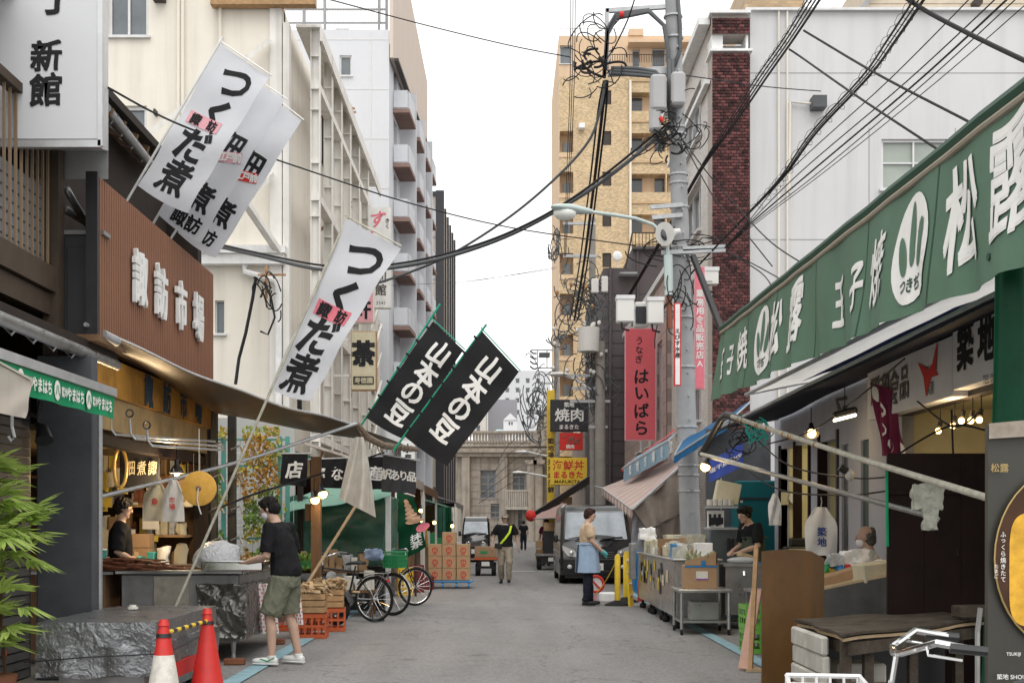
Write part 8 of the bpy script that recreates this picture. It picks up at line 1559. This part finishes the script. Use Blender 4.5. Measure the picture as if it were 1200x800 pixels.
# ================================================================== VEHICLES, CYCLES
def van(label, x0, x1, y0, L, H, m='car_black', roofm=None, plate_t='', z0=.22, headr=False):
 Wd=x1-x0;cx=(x0+x1)/2;q=thing('parked_van',label,'van',(cx,y0,0));hw=lambda z:Wd/2*(1-.10*max(0,(z-.95)/(H-.95))**1.3)
 prof=[(0.02,z0),(-.04,.38),(-.05,.62),(0.0,.88),(.12,1.02),(.50,H-.16),(.66,H-.05),(1.0,H),(L-.3,H),(L-.05,H-.15),(L,.9),(L,z0)]
 m_ = MB(); n = len(prof); vs = []
 for s_ in (-1, 1):
  for ins in (0, 1):
   for(y,z)in prof:k=.07 if ins==0 else 0;vs.append((cx+s_*(hw(z)-(k if ins==0 else 0))if ins==0 else cx+s_*hw(z),y0+y+(0 if ins==0 else(.07 if y<L/2 else-.07)),z-(0 if ins==0 else(.06 if z>H-.3 else 0))))
 a = [range(k * n, (k + 1) * n) for k in range(4)]  # left front-edge, left side, right front-edge, right side
 fs = []
 for i in range(n):
  j=(i+1)%n;fs+=[(a[0][i],a[0][j],a[2][j],a[2][i]),(a[0][i],a[1][i],a[1][j],a[0][j]),(a[2][i],a[2][j],a[3][j],a[3][i])]
 fs += [tuple(a[1]), tuple(reversed(a[3]))]; m_.add(vs, fs); m_.build('body', M[m], q, True)
 P = lambda u, t, o=.012: Vector((cx + u * hw(1.02 + (H - 1.18) * t), y0 + .12 + .38 * t - o, 1.02 + (H - 1.18) * t + o * .4))
 m_=MB();m_.poly([P(-.88,.06),P(.88,.06),P(.86,.95),P(-.86,.95)],(0,.006,0));m_.build('windscreen',M['windscreen'],q)
 m_=MB();m_.grid(lambda u,v:P(-.8+1.6*u,.08+.12*v*sin(pi*u),.02),10,2);m_.build('dashboard',M['blackp'],q)
 m_=MB();m_.beam(P(.1,.04,.03),P(.75,.13,.03),.02,.015);m_.beam(P(-.6,.04,.03),P(.02,.12,.03),.02,.015);m_.build('wiper',M['blackp'],q)
 for s_ in (-1, 1):
  m_=MB();m_.poly([(cx+s_*(Wd/2+.004-.03),y0+.75,1.0),(cx+s_*(Wd/2+.004-.03),y0+L-.4,1.0),(cx+s_*(hw(H-.25)+.004),y0+L-.45,H-.25),(cx+s_*(hw(H-.25)+.004),y0+.75,H-.25)]);m_.build('side_window',M['glass_dark'],q)
  m_=MB();m_.box((cx+s_*(Wd/2+.09),y0+.42,1.08),(.10,.06,.19),None,.03);m_.tube([(cx+s_*(Wd/2-.05),y0+.45,1.02),(cx+s_*(Wd/2+.09),y0+.44,1.06)],.02,6);m_.build('door_mirror',M['car_black'],q,True)
  m_ = MB(); lx = cx + s_ * (Wd / 2 - .24)
  if headr: m_.ell((lx, y0 - .05, .68), (.10, .03, .10))
  else:m_.poly([(lx-s_*.16,y0-.075,.64),(lx+s_*.17,y0-.02,.70),(lx+s_*.19,y0-.0,.92),(lx-s_*.10,y0-.06,.80)],(0,.10,0))
  h=m_.build('headlight',M['headl'],q);m_=MB();m_.ell((lx-s_*.02,y0-.075,.74),(.05,.012,.05));m_.build('reflector',M['chrome'],h,True)
  m_ = MB(); m_.ell((cx + s_ * (Wd / 2 - .22), y0 - .055, .42), (.06, .02, .05)); m_.build('fog_lamp', M['headl'], q, True)
  for yy in (y0 + .62, y0 + L - .8):
   m_=MB();xx=cx+s_*(Wd/2-.1);m_.tube([(xx-.1,yy,.31),(xx-.09,yy,.31),(xx+.09,yy,.31),(xx+.1,yy,.31)],[.27,.31,.31,.27],20);wq=m_.build('wheel',M['tyre'],q,True);m_=MB();m_.tube([(xx+s_*.09,yy,.31),(xx+s_*.108,yy,.31)],[.2,.18],16);m_.build('rim',M['rim'],wq,True)
 m_ = MB()
 for k in range(4): m_.box((cx, y0 - .062, .60 + .055 * k), (Wd * .5, .03, .018))
 m_.build('grille_bar',M['chrome'],q);m_=MB();m_.box((cx,y0-.048,.68),(Wd*.52,.02,.24));m_.build('grille',M['blackp'],q)
 m_ = MB(); m_.box((cx, y0 - .075, .42), (.33, .012, .165), None, .003); m_.build('number_plate', M['plate'], q)
 if plate_t:m_=MB();letters(m_,plate_t,plane_fn((cx,y0-.083,.41),(1,0,0),(0,0,1),(0,-1,0),.002),.1,.01);m_.build('plate_number',M['green_trim'],q)
 m_=MB();m_.box((cx,y0-.055,.33),(Wd*.6,.03,.05));m_.box((cx,y0-.04,.52),(Wd*.9,.02,.012));m_.build('bumper_trim',M['blackp'],q)
 m_=MB();m_.bb((cx-Wd/2+.12,y0+.1,.15),(cx+Wd/2-.12,y0+L-.1,z0));m_.build('underbody',M['blackp'],q);return q
van('black delivery van facing us behind the worker in the blue apron', 1.30, 3.0, 30.2, 4.4, 1.90, plate_t='12-40')
van('small black van facing us, parked far down on the left', xat(541, 48), xat(574, 48), 48, 3.3, 1.72, headr=True)
def wheel_(q, c, r, th=.02, name='wheel'):
 m_=MB();m_.tube([(c[0],c[1]+(r-th)*cos(k*pi/16),c[2]+(r-th)*sin(k*pi/16))for k in range(32)],th,8,closed=True);wq=m_.build(name,M['tyre'],q,True,local=True)
 m_=MB();m_.tube([(c[0],c[1]+(r-2.2*th)*cos(k*pi/16),c[2]+(r-2.2*th)*sin(k*pi/16))for k in range(32)],.008,5,closed=True);m_.build('rim',M['chrome'],wq,True,local=True)
 m_ = MB()
 for k in range(18):a=k*pi/9;m_.tube([(c[0]+(.02 if k%2 else-.02),c[1],c[2]),(c[0],c[1]+(r-2*th)*cos(a),c[2]+(r-2*th)*sin(a))],.0022,3)
 m_.tube([(c[0] - .04, c[1], c[2]), (c[0] + .04, c[1], c[2])], .02, 8); m_.build('spokes', M['chrome'], wq, local=True)
def bicycle(label, loc, rz, frame='blackp', basket=None, rack=True, grp='bicycles parked on the left', hb='chrome'):
 q=thing('bicycle',label,'bicycle',loc,grp,rz);r=.33;A,B=(0,-.54,r),(0,.54,r);bb=(0,-.08,.29);st,sb=(0,-.22,.80),(0,-.2,.72);ht,hb_=(0,.36,.80),(0,.39,.66)
 for c in (A, B): wheel_(q, c, r)
 m_ = MB()
 for a,b,t in((bb,sb,.016),(bb,hb_,.018),(sb,(0,.37,.76),.014),(bb,(0,-.54,r),.011),(sb,(0,-.54,r),.009),(ht,hb_,.02),(sb,st,.013)):m_.tube([a,b],t,8)
 for s_ in (-.045, .045): m_.tube([(0, .4, .64), (s_, .42, .60), (s_, .54, r)], .011, 6)
 m_.build('frame', M[frame], q, True, local=True)
 m_=MB();m_.tube([(0,.36,.8),(0,.34,.93)],.012,8);m_.tube([(-.27,.12,.97),(-.26,.24,.99),(-.12,.34,.94),(0,.35,.93),(.12,.34,.94),(.26,.24,.99),(.27,.12,.97)],.013,8);m_.build('handlebar',M[hb],q,True,local=True)
 for s_ in(-1,1):m_=MB();m_.tube([(s_*.272,.20,.975),(s_*.275,.08,.965)],.017,8);m_.build('grip',M['blackp'],q,True,local=True);m_=MB();m_.tube([(s_*.25,.27,.975),(s_*.27,.27,.95),(s_*.28,.16,.935)],.006,5);m_.build('brake_lever',M['chrome'],q,True,local=True)
 m_=MB();m_.tube([(0,-.37,.84),(0,-.28,.85),(0,-.15,.84),(0,-.06,.82)],[(.06,.02),(.09,.03),(.05,.025),(.02,.015)],12,flat=((1,0,0),));m_.build('saddle',M['blackp'],q,True,local=True)
 m_=MB();m_.tube([(-.03,-.08,.29),(.03,-.08,.29)],.085,18);m_.build('chainring',M['steel_dull'],q,True,local=True);m_=MB();m_.beam((.05,-.08,.29),(.05,.05,.2),.012,.02);m_.beam((-.05,-.08,.29),(-.05,-.21,.38),.012,.02);m_.box((.09,.05,.2),(.08,.09,.02));m_.box((-.09,-.21,.38),(.08,.09,.02));m_.build('crank',M['chrome'],q,local=True)
 for c in(A,B):m_=MB();m_.tube([(0,c[1]+(r+.02)*cos(a),c[2]+(r+.02)*sin(a))for a in[pi*k/12+(.1 if c is A else-.15)for k in range(2,12)]],[(.028,.006)]*10,6,flat=((1,0,0),));m_.build('mudguard',M[frame if c is A else 'steel'],q,True,local=True)
 if rack:m_=MB();[m_.tube([(s_,-.25,.70),(s_,-.75,.70),(s_*.6,-.54,r)],.006,5)for s_ in(-.06,.06)];[m_.tube([(-.06,-.3-.1*k,.70),(.06,-.3-.1*k,.70)],.005,4)for k in range(5)];m_.build('rack',M['chrome'],q,True,local=True);m_=MB();m_.box((0,-.78,.6),(.05,.02,.04));m_.build('rear_reflector',M['red'],q,local=True)
 m_=MB();m_.tube([(.03,-.5,.3),(.14,-.62,.02)],.01,6);m_.tube([(-.03,-.5,.3),(-.14,-.62,.02)],.01,6);m_.tube([(.14,-.62,.02),(-.14,-.62,.02)],.01,6);m_.build('stand',M['blackp'],q,True,local=True)
 if basket:
  m_ = MB(); n = 9; z0, z1 = (.58, .825) if basket == 'white' else (.74, .98)
  for k in range(5):z=z0+(z1-z0)*k/4;e=.13+.02*k/4;m_.tube([(-e,.45,z),(e,.45,z),(e,.72,z),(-e,.72,z)],.009 if k==4 else .006,4,closed=True)
  for k in range(n+1):x=-.14+.28*k/n;m_.tube([(x*.93,.45,z0),(x,.45,z1)],.005,4);m_.tube([(x*.93,.72,z0),(x,.72,z1)],.005,4)
  for k in range(6): y = .46 + .05 * k; [m_.tube([(s_ * .13, y, z0), (s_ * .15, y, z1)], .005, 4) for s_ in (-1, 1)]
  m_.build('basket', M[basket], q, True, local=True)
  if basket=='green_pl':m_=MB();m_.bb((-.125,.46,.75),(.125,.71,.93));m_.build('basket_liner',M[basket],q,local=True)
 return q
bicycle('black bicycle nearest the wooden crates, its rear wheel toward the road',(xat(402,18.6),18.6,.012),radians(62),'blackp');bicycle('black bicycle with a green front basket, second from the crates',(xat(424,19.7),19.9,.012),radians(-118),'car_black','green_pl');bicycle('dark bicycle furthest along, with its front wheel by the yellow crates',(xat(452,21.6),21.8,.012),radians(-60),'blackp',None)
m_=MB();wbox(m_,(-.12,-.13,0),(.12,.13,.12),8,.03,10,7);o=m_.build('blue_bag',mat('pale_blue_bag',(.28,.36,.52),.6,0,.2,9),None,True);o.location=(xat(438,19.4),19.4,.90);tag(o,'pale blue bag stuffed in the green bicycle basket','bag')
bicycle('silver bicycle with a white wire basket in the bottom right corner',(1.74,4.54,.012),radians(80),'alu','white',True,'bicycle in the foreground','chrome')
q=thing('scooter_wheel','fat black moped wheel with grey guard beside the wooden crates','moped',(xat(392,17.6),17.7,.012),None,radians(-120));wheel_(q,(0,0,.24),.24,.06);m_=MB();m_.tube([(0,.29*cos(a),.24+.29*sin(a))for a in[pi*k/10 for k in range(1,10)]],[(.07,.01)]*9,8,flat=((1,0,0),));m_.tube([(0,-.1,.45),(0,-.5,.62),(0,-.95,.64)],[(.08,.05),(.13,.10),(.1,.06)],10,flat=((1,0,0),));m_.build('seat_body',M['blackp'],q,True,local=True);m_=MB();m_.tube([(.08,0,.24),(.10,0,.24)],.11,14);m_.build('hub',M['steel'],q,True,local=True);
# turret carts
def turret(l, x, y, wd, m='orange'):
 q=thing('turret_cart',l,'cart',(x,y,.012));m_=MB();m_.bb((-wd/2,0,.42),(wd/2,1.6,.50),.01);m_.build('flatbed',M['blackp'],q,local=True);m_=MB();m_.bb((-wd/2,-.02,.44),(wd/2,-.001,.51));m_.build('orange_edge',M[m],q,local=True)
 m_ = MB(); m_.bb((-wd / 2 + .1, .1, .2), (wd / 2 - .1, 1.4, .42)); m_.build('chassis', M['blackp'], q, local=True)
 for s_ in (-1, 1):
  for yy in(.2,1.3):m_=MB();m_.tube([(s_*(wd/2-.16),yy,.17),(s_*(wd/2-.04),yy,.17)],.17,16);m_.build('wheel',M['tyre'],q,True,local=True)
 m_ = MB(); m_.box((0, -.01, .33), (.22, .01, .12)); m_.build('number_plate', M['plate'], q, local=True); return q
turret('low black motor cart with an orange edge carrying one carton, behind the walking man', xat(569, 35), 35, .64)
m_=MB();m_.box((0,0,.15),(.6,.5,.30),None,.01);o=m_.build('carton',M['card']);o.location=(xat(569,35),35.35,.515);tag(o,'long carton riding on the low black motor cart','carton');m_=MB();m_.box((-.05,-.252,.14),(.2,.004,.08));m_.build('green_print',M['green_pl'],o,local=True)
q = turret('small grey truck bed with crates and cartons parked behind the black van', xat(646, 40), 39.5, .95, 'steel_dull')
for l,px,py,sx,sz,mm,y_ in(('black crate on the small grey truck bed',646,649,.5,.75,'blackp',40.1),('white washing-powder style box at the right of the black crate',654,648,.2,.8,'white',39.8),('upper small carton at the left of the small grey truck',632,642,.22,.24,'card',40.4),('lower small carton at the left of the small grey truck',633,656,.26,.34,'card2',40.4),('open carton flap on top of the black crate',645,622,.4,.26,'card',40.0)):
 m_=MB();m_.box((0,0,sz/2),(sx,.4,sz),None,.01);o=m_.build('carton',M[mm]);o.location=(xat(px,y_),y_+.2,max(.014,zat(py,y_)));tag(o,l,'box')
# ================================================================== CRATES, CARTONS, LEFT STALLS
def plank_crate(l, loc, rz, m='wood', sx=.42, sy=.34, sz=.24, grp='wooden crates beside the customer'):
 q = thing('wooden_crate', l, 'crate', loc, grp, rz)
 for s_ in (-1, 1):
  for k in range(3):z=.005+k*sz/3;m_=MB();m_.box((0,s_*(sy/2),z+sz/6-.004),(sx,.014,sz/3-.012));m_.build('plank',M[m],q,local=True)
  for k in range(3):z=.005+k*sz/3;m_=MB();m_.box((s_*(sx/2-.008),0,z+sz/6-.004),(.014,sy-.02,sz/3-.012));m_.build('plank',M[m],q,local=True)
 m_ = MB(); m_.box((0, 0, .01), (sx - .02, sy - .02, .012)); m_.build('bottom_board', M[m], q, local=True); return q
c0=plank_crate('wooden crate of scraps on the nearest orange crate beside the customer',(xat(360,15.7),15.85,.32),.04);dup(c0,(xat(383,16.8),16.9,.32),.1,'wooden crate of scraps on the second orange crate, nearer the moped wheel')
o0=lattice_crate('nearest orange plastic crate carrying a wooden crate',(xat(361,15.7),15.85,.012),.44,.36,.30,'orange',.04,'orange plastic crates');dup(o0,(xat(384,16.8),16.9,.012),.1,'second orange plastic crate, nearer the moped wheel');dup(o0,(xat(345,16.9),17.0,.012),0,'orange plastic crate half hidden behind the customer')
rnd = random.Random(21); m_ = MB()
for i in range(120):
 b_=rnd.random()<.5;c=Vector((xat(360,15.7)if b_ else xat(383,16.8),15.85 if b_ else 16.9,.52))+Vector((rnd.gauss(0,.13),rnd.gauss(0,.09),rnd.uniform(0,.16)));m_.box(c,(rnd.uniform(.05,.2),rnd.uniform(.02,.05),rnd.uniform(.01,.04)),(rnd.uniform(-.6,.6),rnd.uniform(-.6,.6),rnd.uniform(0,3)))
tag(stuffk(m_.build('wood_scraps', M['ply'])), 'pale wood scraps heaped in the wooden crates', 'wood scraps')
for l,px,y_,w0,z1 in(('red checked cloth hanging between the customer and the counter',309,13.6,.22,.78),('narrow red checked cloth strip behind the customer',346,14.8,.08,.78)):
 m_=MB();m_.grid(lambda u,v:(w0*(u-.5)+.05*v,.015*sin(u*20),-(z1-.25)*v),12,10,.004);o=m_.build('checked_cloth',gmat('gingham',(.62,.10,.10),'',.04,.04,0,(.75,.7,.68),var=.1,msize=.012),None,True);o.location=(xat(px,y_),y_,z1);tag(o,l,'cloth')
# carton stack on blue dolly
q=thing('dolly','blue flat dolly under the tall stack of printed cartons','dolly',(-1.22,28.3,.012));m_=MB();m_.bb((-.50,-.3,.13),(.50,.45,.17),.01);m_.build('deck',M['blue_pl'],q,local=True)
for x in(-.42,-.15,.15,.42):m_=MB();m_.tube([(x-.02,-.24,.065),(x+.02,-.24,.065)],.062,12);m_.build('castor',M['blue_pl'],q,True,local=True)
cb = MB(); cb.box((0, 0, .135), (.30, .38, .262), None, .006); first = None
for k in range(3):
 for r_ in range((3, 4, 3)[k] + (1 if k == 2 else 0) * 0):
  l=ORD[r_]+' carton from the dolly deck in the '+('left','middle','right')[k]+' column';loc=(-1.54+.31*k,28.3-.02*k,.185+.266*r_)
  if first is None:
   first=thing('printed_carton',l,'carton',loc,'printed cartons on the blue dolly');cb.build('box_body',M['card'],first,local=True);m_=MB();m_.tube([(.055*cos(a*pi/8),-.193,.14+.055*sin(a*pi/8))for a in range(16)],.009,4,closed=True);m_.build('red_ring',M['red'],first,local=True);m_=MB();letters(m_,'3',lambda u,v:Vector((u,-.194,.14+v)),.07,.02);letters(m_,'築地',lambda u,v:Vector((u,-.194,.05+v)),.04,.01);m_.build('lettering',M['red'],first,local=True);m_=MB();m_.box((0,0,.2665),(.05,.37,.003));m_.build('tape',M['ply'],first,local=True)
  else: dup(first, loc, random.uniform(-.03, .03), l)
# mid-left stalls
def leftstall(l, y0, y1, X, zr, roofm, wallm, drop=.35, out=.9):
 q=thing('market_stall',l,'stall',(X,y0,0));m_=MB();m_.poly([(X+out,y0,zr-drop),(X+out,y1,zr-drop),(X-1.2,y1,zr+.3),(X-1.2,y0,zr+.3)],(0,0,.05));m_.build('roof',M[roofm],q)
 m_ = MB(); m_.bb((X + out - .03, y0, zr - drop - .16), (X + out + .01, y1, zr - drop)); m_.build('valance', M[roofm], q)
 for y in(y0+.05,y1-.05):m_=MB();m_.bb((X+out-.08,y-.03,0),(X+out-.02,y+.03,zr-drop));m_.build('post',M['steel_white'],q)
 m_=MB();m_.bb((X-1.3,y0,0),(X-1.2,y1,zr));m_.bb((X-1.2,y1-.05,0),(X+.5,y1,zr-.2));m_.build('wall',M[wallm],q);m_=MB();m_.bb((X-.3,y0+.1,.0),(X+.6,y1-.1,.78));m_.build('bench',M['card2'],q);return q
leftstall('beige roofed stall strung with bulbs behind the cartons',26.2,31.5,-2.9,2.75,'tarp_cream','warm');leftstall('brown roofed stall beyond the beige one',32.2,38,-2.9,2.7,'timber','card2');leftstall('pale green roofed stall before the small black van',39,45.5,-2.7,2.3,'tarp_mint','card2');leftstall('far grey roofed stall on the left',50,58,-2.8,2.6,'steel_dull','dark_wall')
leftstall('narrow stall with a dark green roof behind the furthest bicycle',23.6,25.9,-3.1,2.55,'tarp_dkgreen','maroon_wood',.3,.75)
for i,(px,py,d_,l)in enumerate(((459,585,23,'beside the green nobori'),(473,590,24,'behind the green nobori'),(493,597,26.4,'under the beige stall roof, upper'),(493,608,26.3,'under the beige stall roof, lower'),(484,588,25,'by the white menu panel'),(530,615,30,'above the cartons'),(509,611,28,'over the stall goods'))):lamp('glowing bare bulb '+l,px,py,d_,'bulb',False,14 if i in(1,3)else 0,.04,(0,0,-1),'glowing bulbs of the left stalls')
rnd=random.Random(31);cm=['paper_y','paper','orange','green_pl','red','card','blue_pl','white','pinkpale','cream_paper','green_lt','card']
for k,(X,ya,yb,z,pl)in enumerate(((-2.55,26.4,31.2,.79,'on the beige stall bench'),(-2.35,32.4,37.6,.79,'on the brown roofed stall bench'),(-2.15,39.2,45,.79,'on the pale green stall bench'),(-2.5,23.8,25.7,.79,'in the dark green roofed stall'))):goods(pl,ya,yb,0,z,11,.15,.5,cm,None,.4,kinds='bbs',x=X)
goods('against the end wall of the beige stall', -3.3, -2.3, 31.2, 1.2, 7, .2, .6, cm, None, .15)
goods('pushed up under the roof of the beige stall', -3.2, -2.2, 31.0, 1.95, 6, .15, .3, cm, None, .15)
for i,(px,y_,mm,z_)in enumerate(((475,25.4,'yellow',.012),(475,25.4,'yellow',.30),(488,26.6,'crate_red',.012),(488,26.6,'crate_red',.30),(500,27.8,'crate_red',.012))):
 if i in(0,2):base_=lattice_crate(('lower yellow' if i==0 else 'lower red')+' plastic crate beside the furthest bicycle',(xat(px,y_),y_,z_),.3,.4,.27,mm,.1,'stall crates')
 else:dup(base_,(xat(px,y_),y_,z_),.12,('upper yellow' if i==1 else 'upper red' if i==3 else 'lone red')+' plastic crate '+('beside the furthest bicycle' if i<4 else 'next to the blue dolly'))
r,fn,pos=flag('nobori_flag','green nobori with a tan swirl picture and a red disc by the narrow stall','flag',(465,575,23.3),(486,582,23.2),(499,640,23.2),(467,656,23.3),.03,'green_deep',[('抹茶',.16,.08,.85,1,.02,.01)],'printw',[(464,662,23.3),(464,568,23.3)],'white',.016,0,9,None,.8)
m_=MB();[m_.grid(lambda a,b:fn(.0+.02*k+(.05+.02*k)*b*cos(a*2*pi),-.16-.085*k+.055*b*sin(a*2*pi))+Vector((0,-.006-.002*k,0)),14,1)for k in range(6)];m_.build('swirl_picture',mat('tan_print',(.55,.34,.22),.7,0,.3,9),r);m_=MB();m_.grid(lambda a,b:fn(.20+.10*b*cos(a*2*pi),-.78+.10*b*sin(a*2*pi))+Vector((0,-.010,0)),18,2);m_.build('red_disc',M['pink'],r)
sign('menu_panel','white menu panel with small vertical writing behind the green nobori','sign',481,603,493,642,25.0,.03,'white','blackp',[('いろいろ',487,622,6,1,'ink',.02,0)]);m_=MB();m_.bb((-.02,0,-1.0),(.02,.03,0));o=m_.build('stand',M['blackp'],bpy.data.objects['menu_panel'],local=True);o.location=(.1,.0,.03)
for i,(px,mm)in enumerate(((517,'tarp_dkgreen'),(524,'green_deep'),(531,'paper'))):m_=MB();m_.grid(lambda u,v:(.2*(u-.5),.03*sin(u*14),-.75*v),8,4,.01);o=m_.build('hanging_cloth',M[mm],None,True);o.location=W(px,594,31.8+.1*i);tag(o,('dark green','deep green','off-white')[i]+' cloth hung at the stall end above the cartons','cloth')
# posts with chain, round block, mini sign, right of the van
q = thing('chain_posts', 'pair of yellow posts on dark rubber feet linked by a yellow chain', 'barrier', (2.0, 22.4, .012))
for x, y in ((xat(723, 22.3), 22.2), (xat(733, 23.3), 23.2)):
 m_=MB();m_.tube([(x,y,.06),(x,y,.86),(x,y,.9)],[.05,.05,.02],14);m_.build('post',M['yellow'],q,True);m_=MB();m_.tube([(x,y,.013),(x,y,.03),(x,y,.10)],[.24,.22,.05],18);m_.build('rubber_foot',M['tyre'],q,True)
a, b = Vector((xat(722, 22.3), 22.2, .80)), Vector((xat(698, 22.8), 22.8, .18)); m_ = MB(); pts = sag(a, b, .06, 30)
for i in range(30):p=pts[i];n_=(pts[i+1]-p);s_=Vector((0,.014,.0))if i%2 else Vector((.008,0,.012));m_.tube([p+s_,p+n_*1.1+s_,p+n_*1.1-s_,p-s_],.006,4,closed=True)
stuffk(m_.build('chain_link', M['yellow'], q))
q=thing('no_entry_sign','small round red-rimmed prohibition sign hanging low on the yellow chain','sign',W(698,684,22.8).to_tuple());m_=MB();m_.tube([(.14*cos(a*pi/12),0,.14*sin(a*pi/12))for a in range(24)],.025,6,closed=True);m_.build('red_rim',M['red'],q,True,local=True);m_=MB();m_.tube([(0,.0,0),(0,.01,0)],.13,20);m_.build('white_face',M['white'],q,local=True);m_=MB();m_.beam((-.09,-.012,.09),(.09,-.012,-.09),.02,.03);m_.build('red_bar',M['red'],q,local=True);m_=MB();m_.box((-.06,0,-.26),(.16,.012,.16));letters(m_,'駐車',lambda u,v:Vector((-.06+u,-.01,-.26+v)),.07,.01);m_.build('lower_plate',M['pinkpale'],q,local=True)
m_=MB();m_.tube([(0,0,0),(0,0,.13),(0,0,.15)],[.19,.19,.17],20);o=m_.build('sign_weight',M['white'],None,True);o.location=(xat(714,23.6),23.6,.012);tag(o,'round white weight block on the road left of the yellow posts','weight')
m_=MB();wbox(m_,(-.12,-.1,0),(.12,.1,.16),6,.03,12,2);o=m_.build('white_bag',M['white'],None,True);o.location=(2.0,23.6,.9);o.location=(xat(752,20.5)+.1,20.6,1.18);tag(o,'crumpled white bag on top of the rear goods of the display cart','bag')
# ================================================================== TIDYING: pieces that can be picked apart become parts of their own
def split_islands(o):
 me = o.data; n = len(me.vertices); par = list(range(n))
 def find(a):
  while par[a] != a: par[a] = par[par[a]]; a = par[a]
  return a
 for e in me.edges:
  a, b = find(e.vertices[0]), find(e.vertices[1])
  if a != b: par[a] = b
 gr = {}
 for p in me.polygons: gr.setdefault(find(p.vertices[0]), []).append(p)
 if not 1 < len(gr) <= 60: return
 sm = me.polygons[0].use_smooth
 for k, ps in enumerate(gr.values()):
  idx = {}; vs = []; fs = []
  for p in ps:
   f = []
   for v in p.vertices:
    if v not in idx: idx[v] = len(vs); vs.append(me.vertices[v].co.copy())
    f.append(idx[v])
   fs.append(f)
  m2 = bpy.data.meshes.new(o.name.split('.')[0]); m2.from_pydata(vs, [], fs); m2.materials.append(me.materials[0])
  if sm: m2.polygons.foreach_set('use_smooth', [True] * len(m2.polygons))
  if k == 0: o.data = m2
  else: q = o.copy(); q.data = m2; COL.objects.link(q)
SPL='gutter_hook steel_band cross_arm seam coping door apron_rail drainpipe cornice parapet_post louvre_fin fin_wall cladding_joint panel_joint floor_line stone_course roof_rail cross_beam conduit insulator step_bolt cross_beam stair_string front_column duct panel ring can castor screen_line eyes eyebrows cylinder_case stringer post brick_backing grille_bar wiper price_tag cable_loom top_channel parapet_rail soffit_board wall ledge inner_wall cupboard shelf bracket rust_patch brace wire_rack junction_box eaves window_frame back_wall body rim red_tape clapboard_wall joint rail'.split()
for o in list(COL.objects):
 if o.type=='MESH' and o.parent and not o.get('kind')and o.name.split('.')[0]in SPL and o.data.users==1 and not[c for c in o.children]and len(o.data.vertices)<6000 and not o.parent.name.startswith('person'):split_islands(o)
bpy.data.scenes.remove(TS)
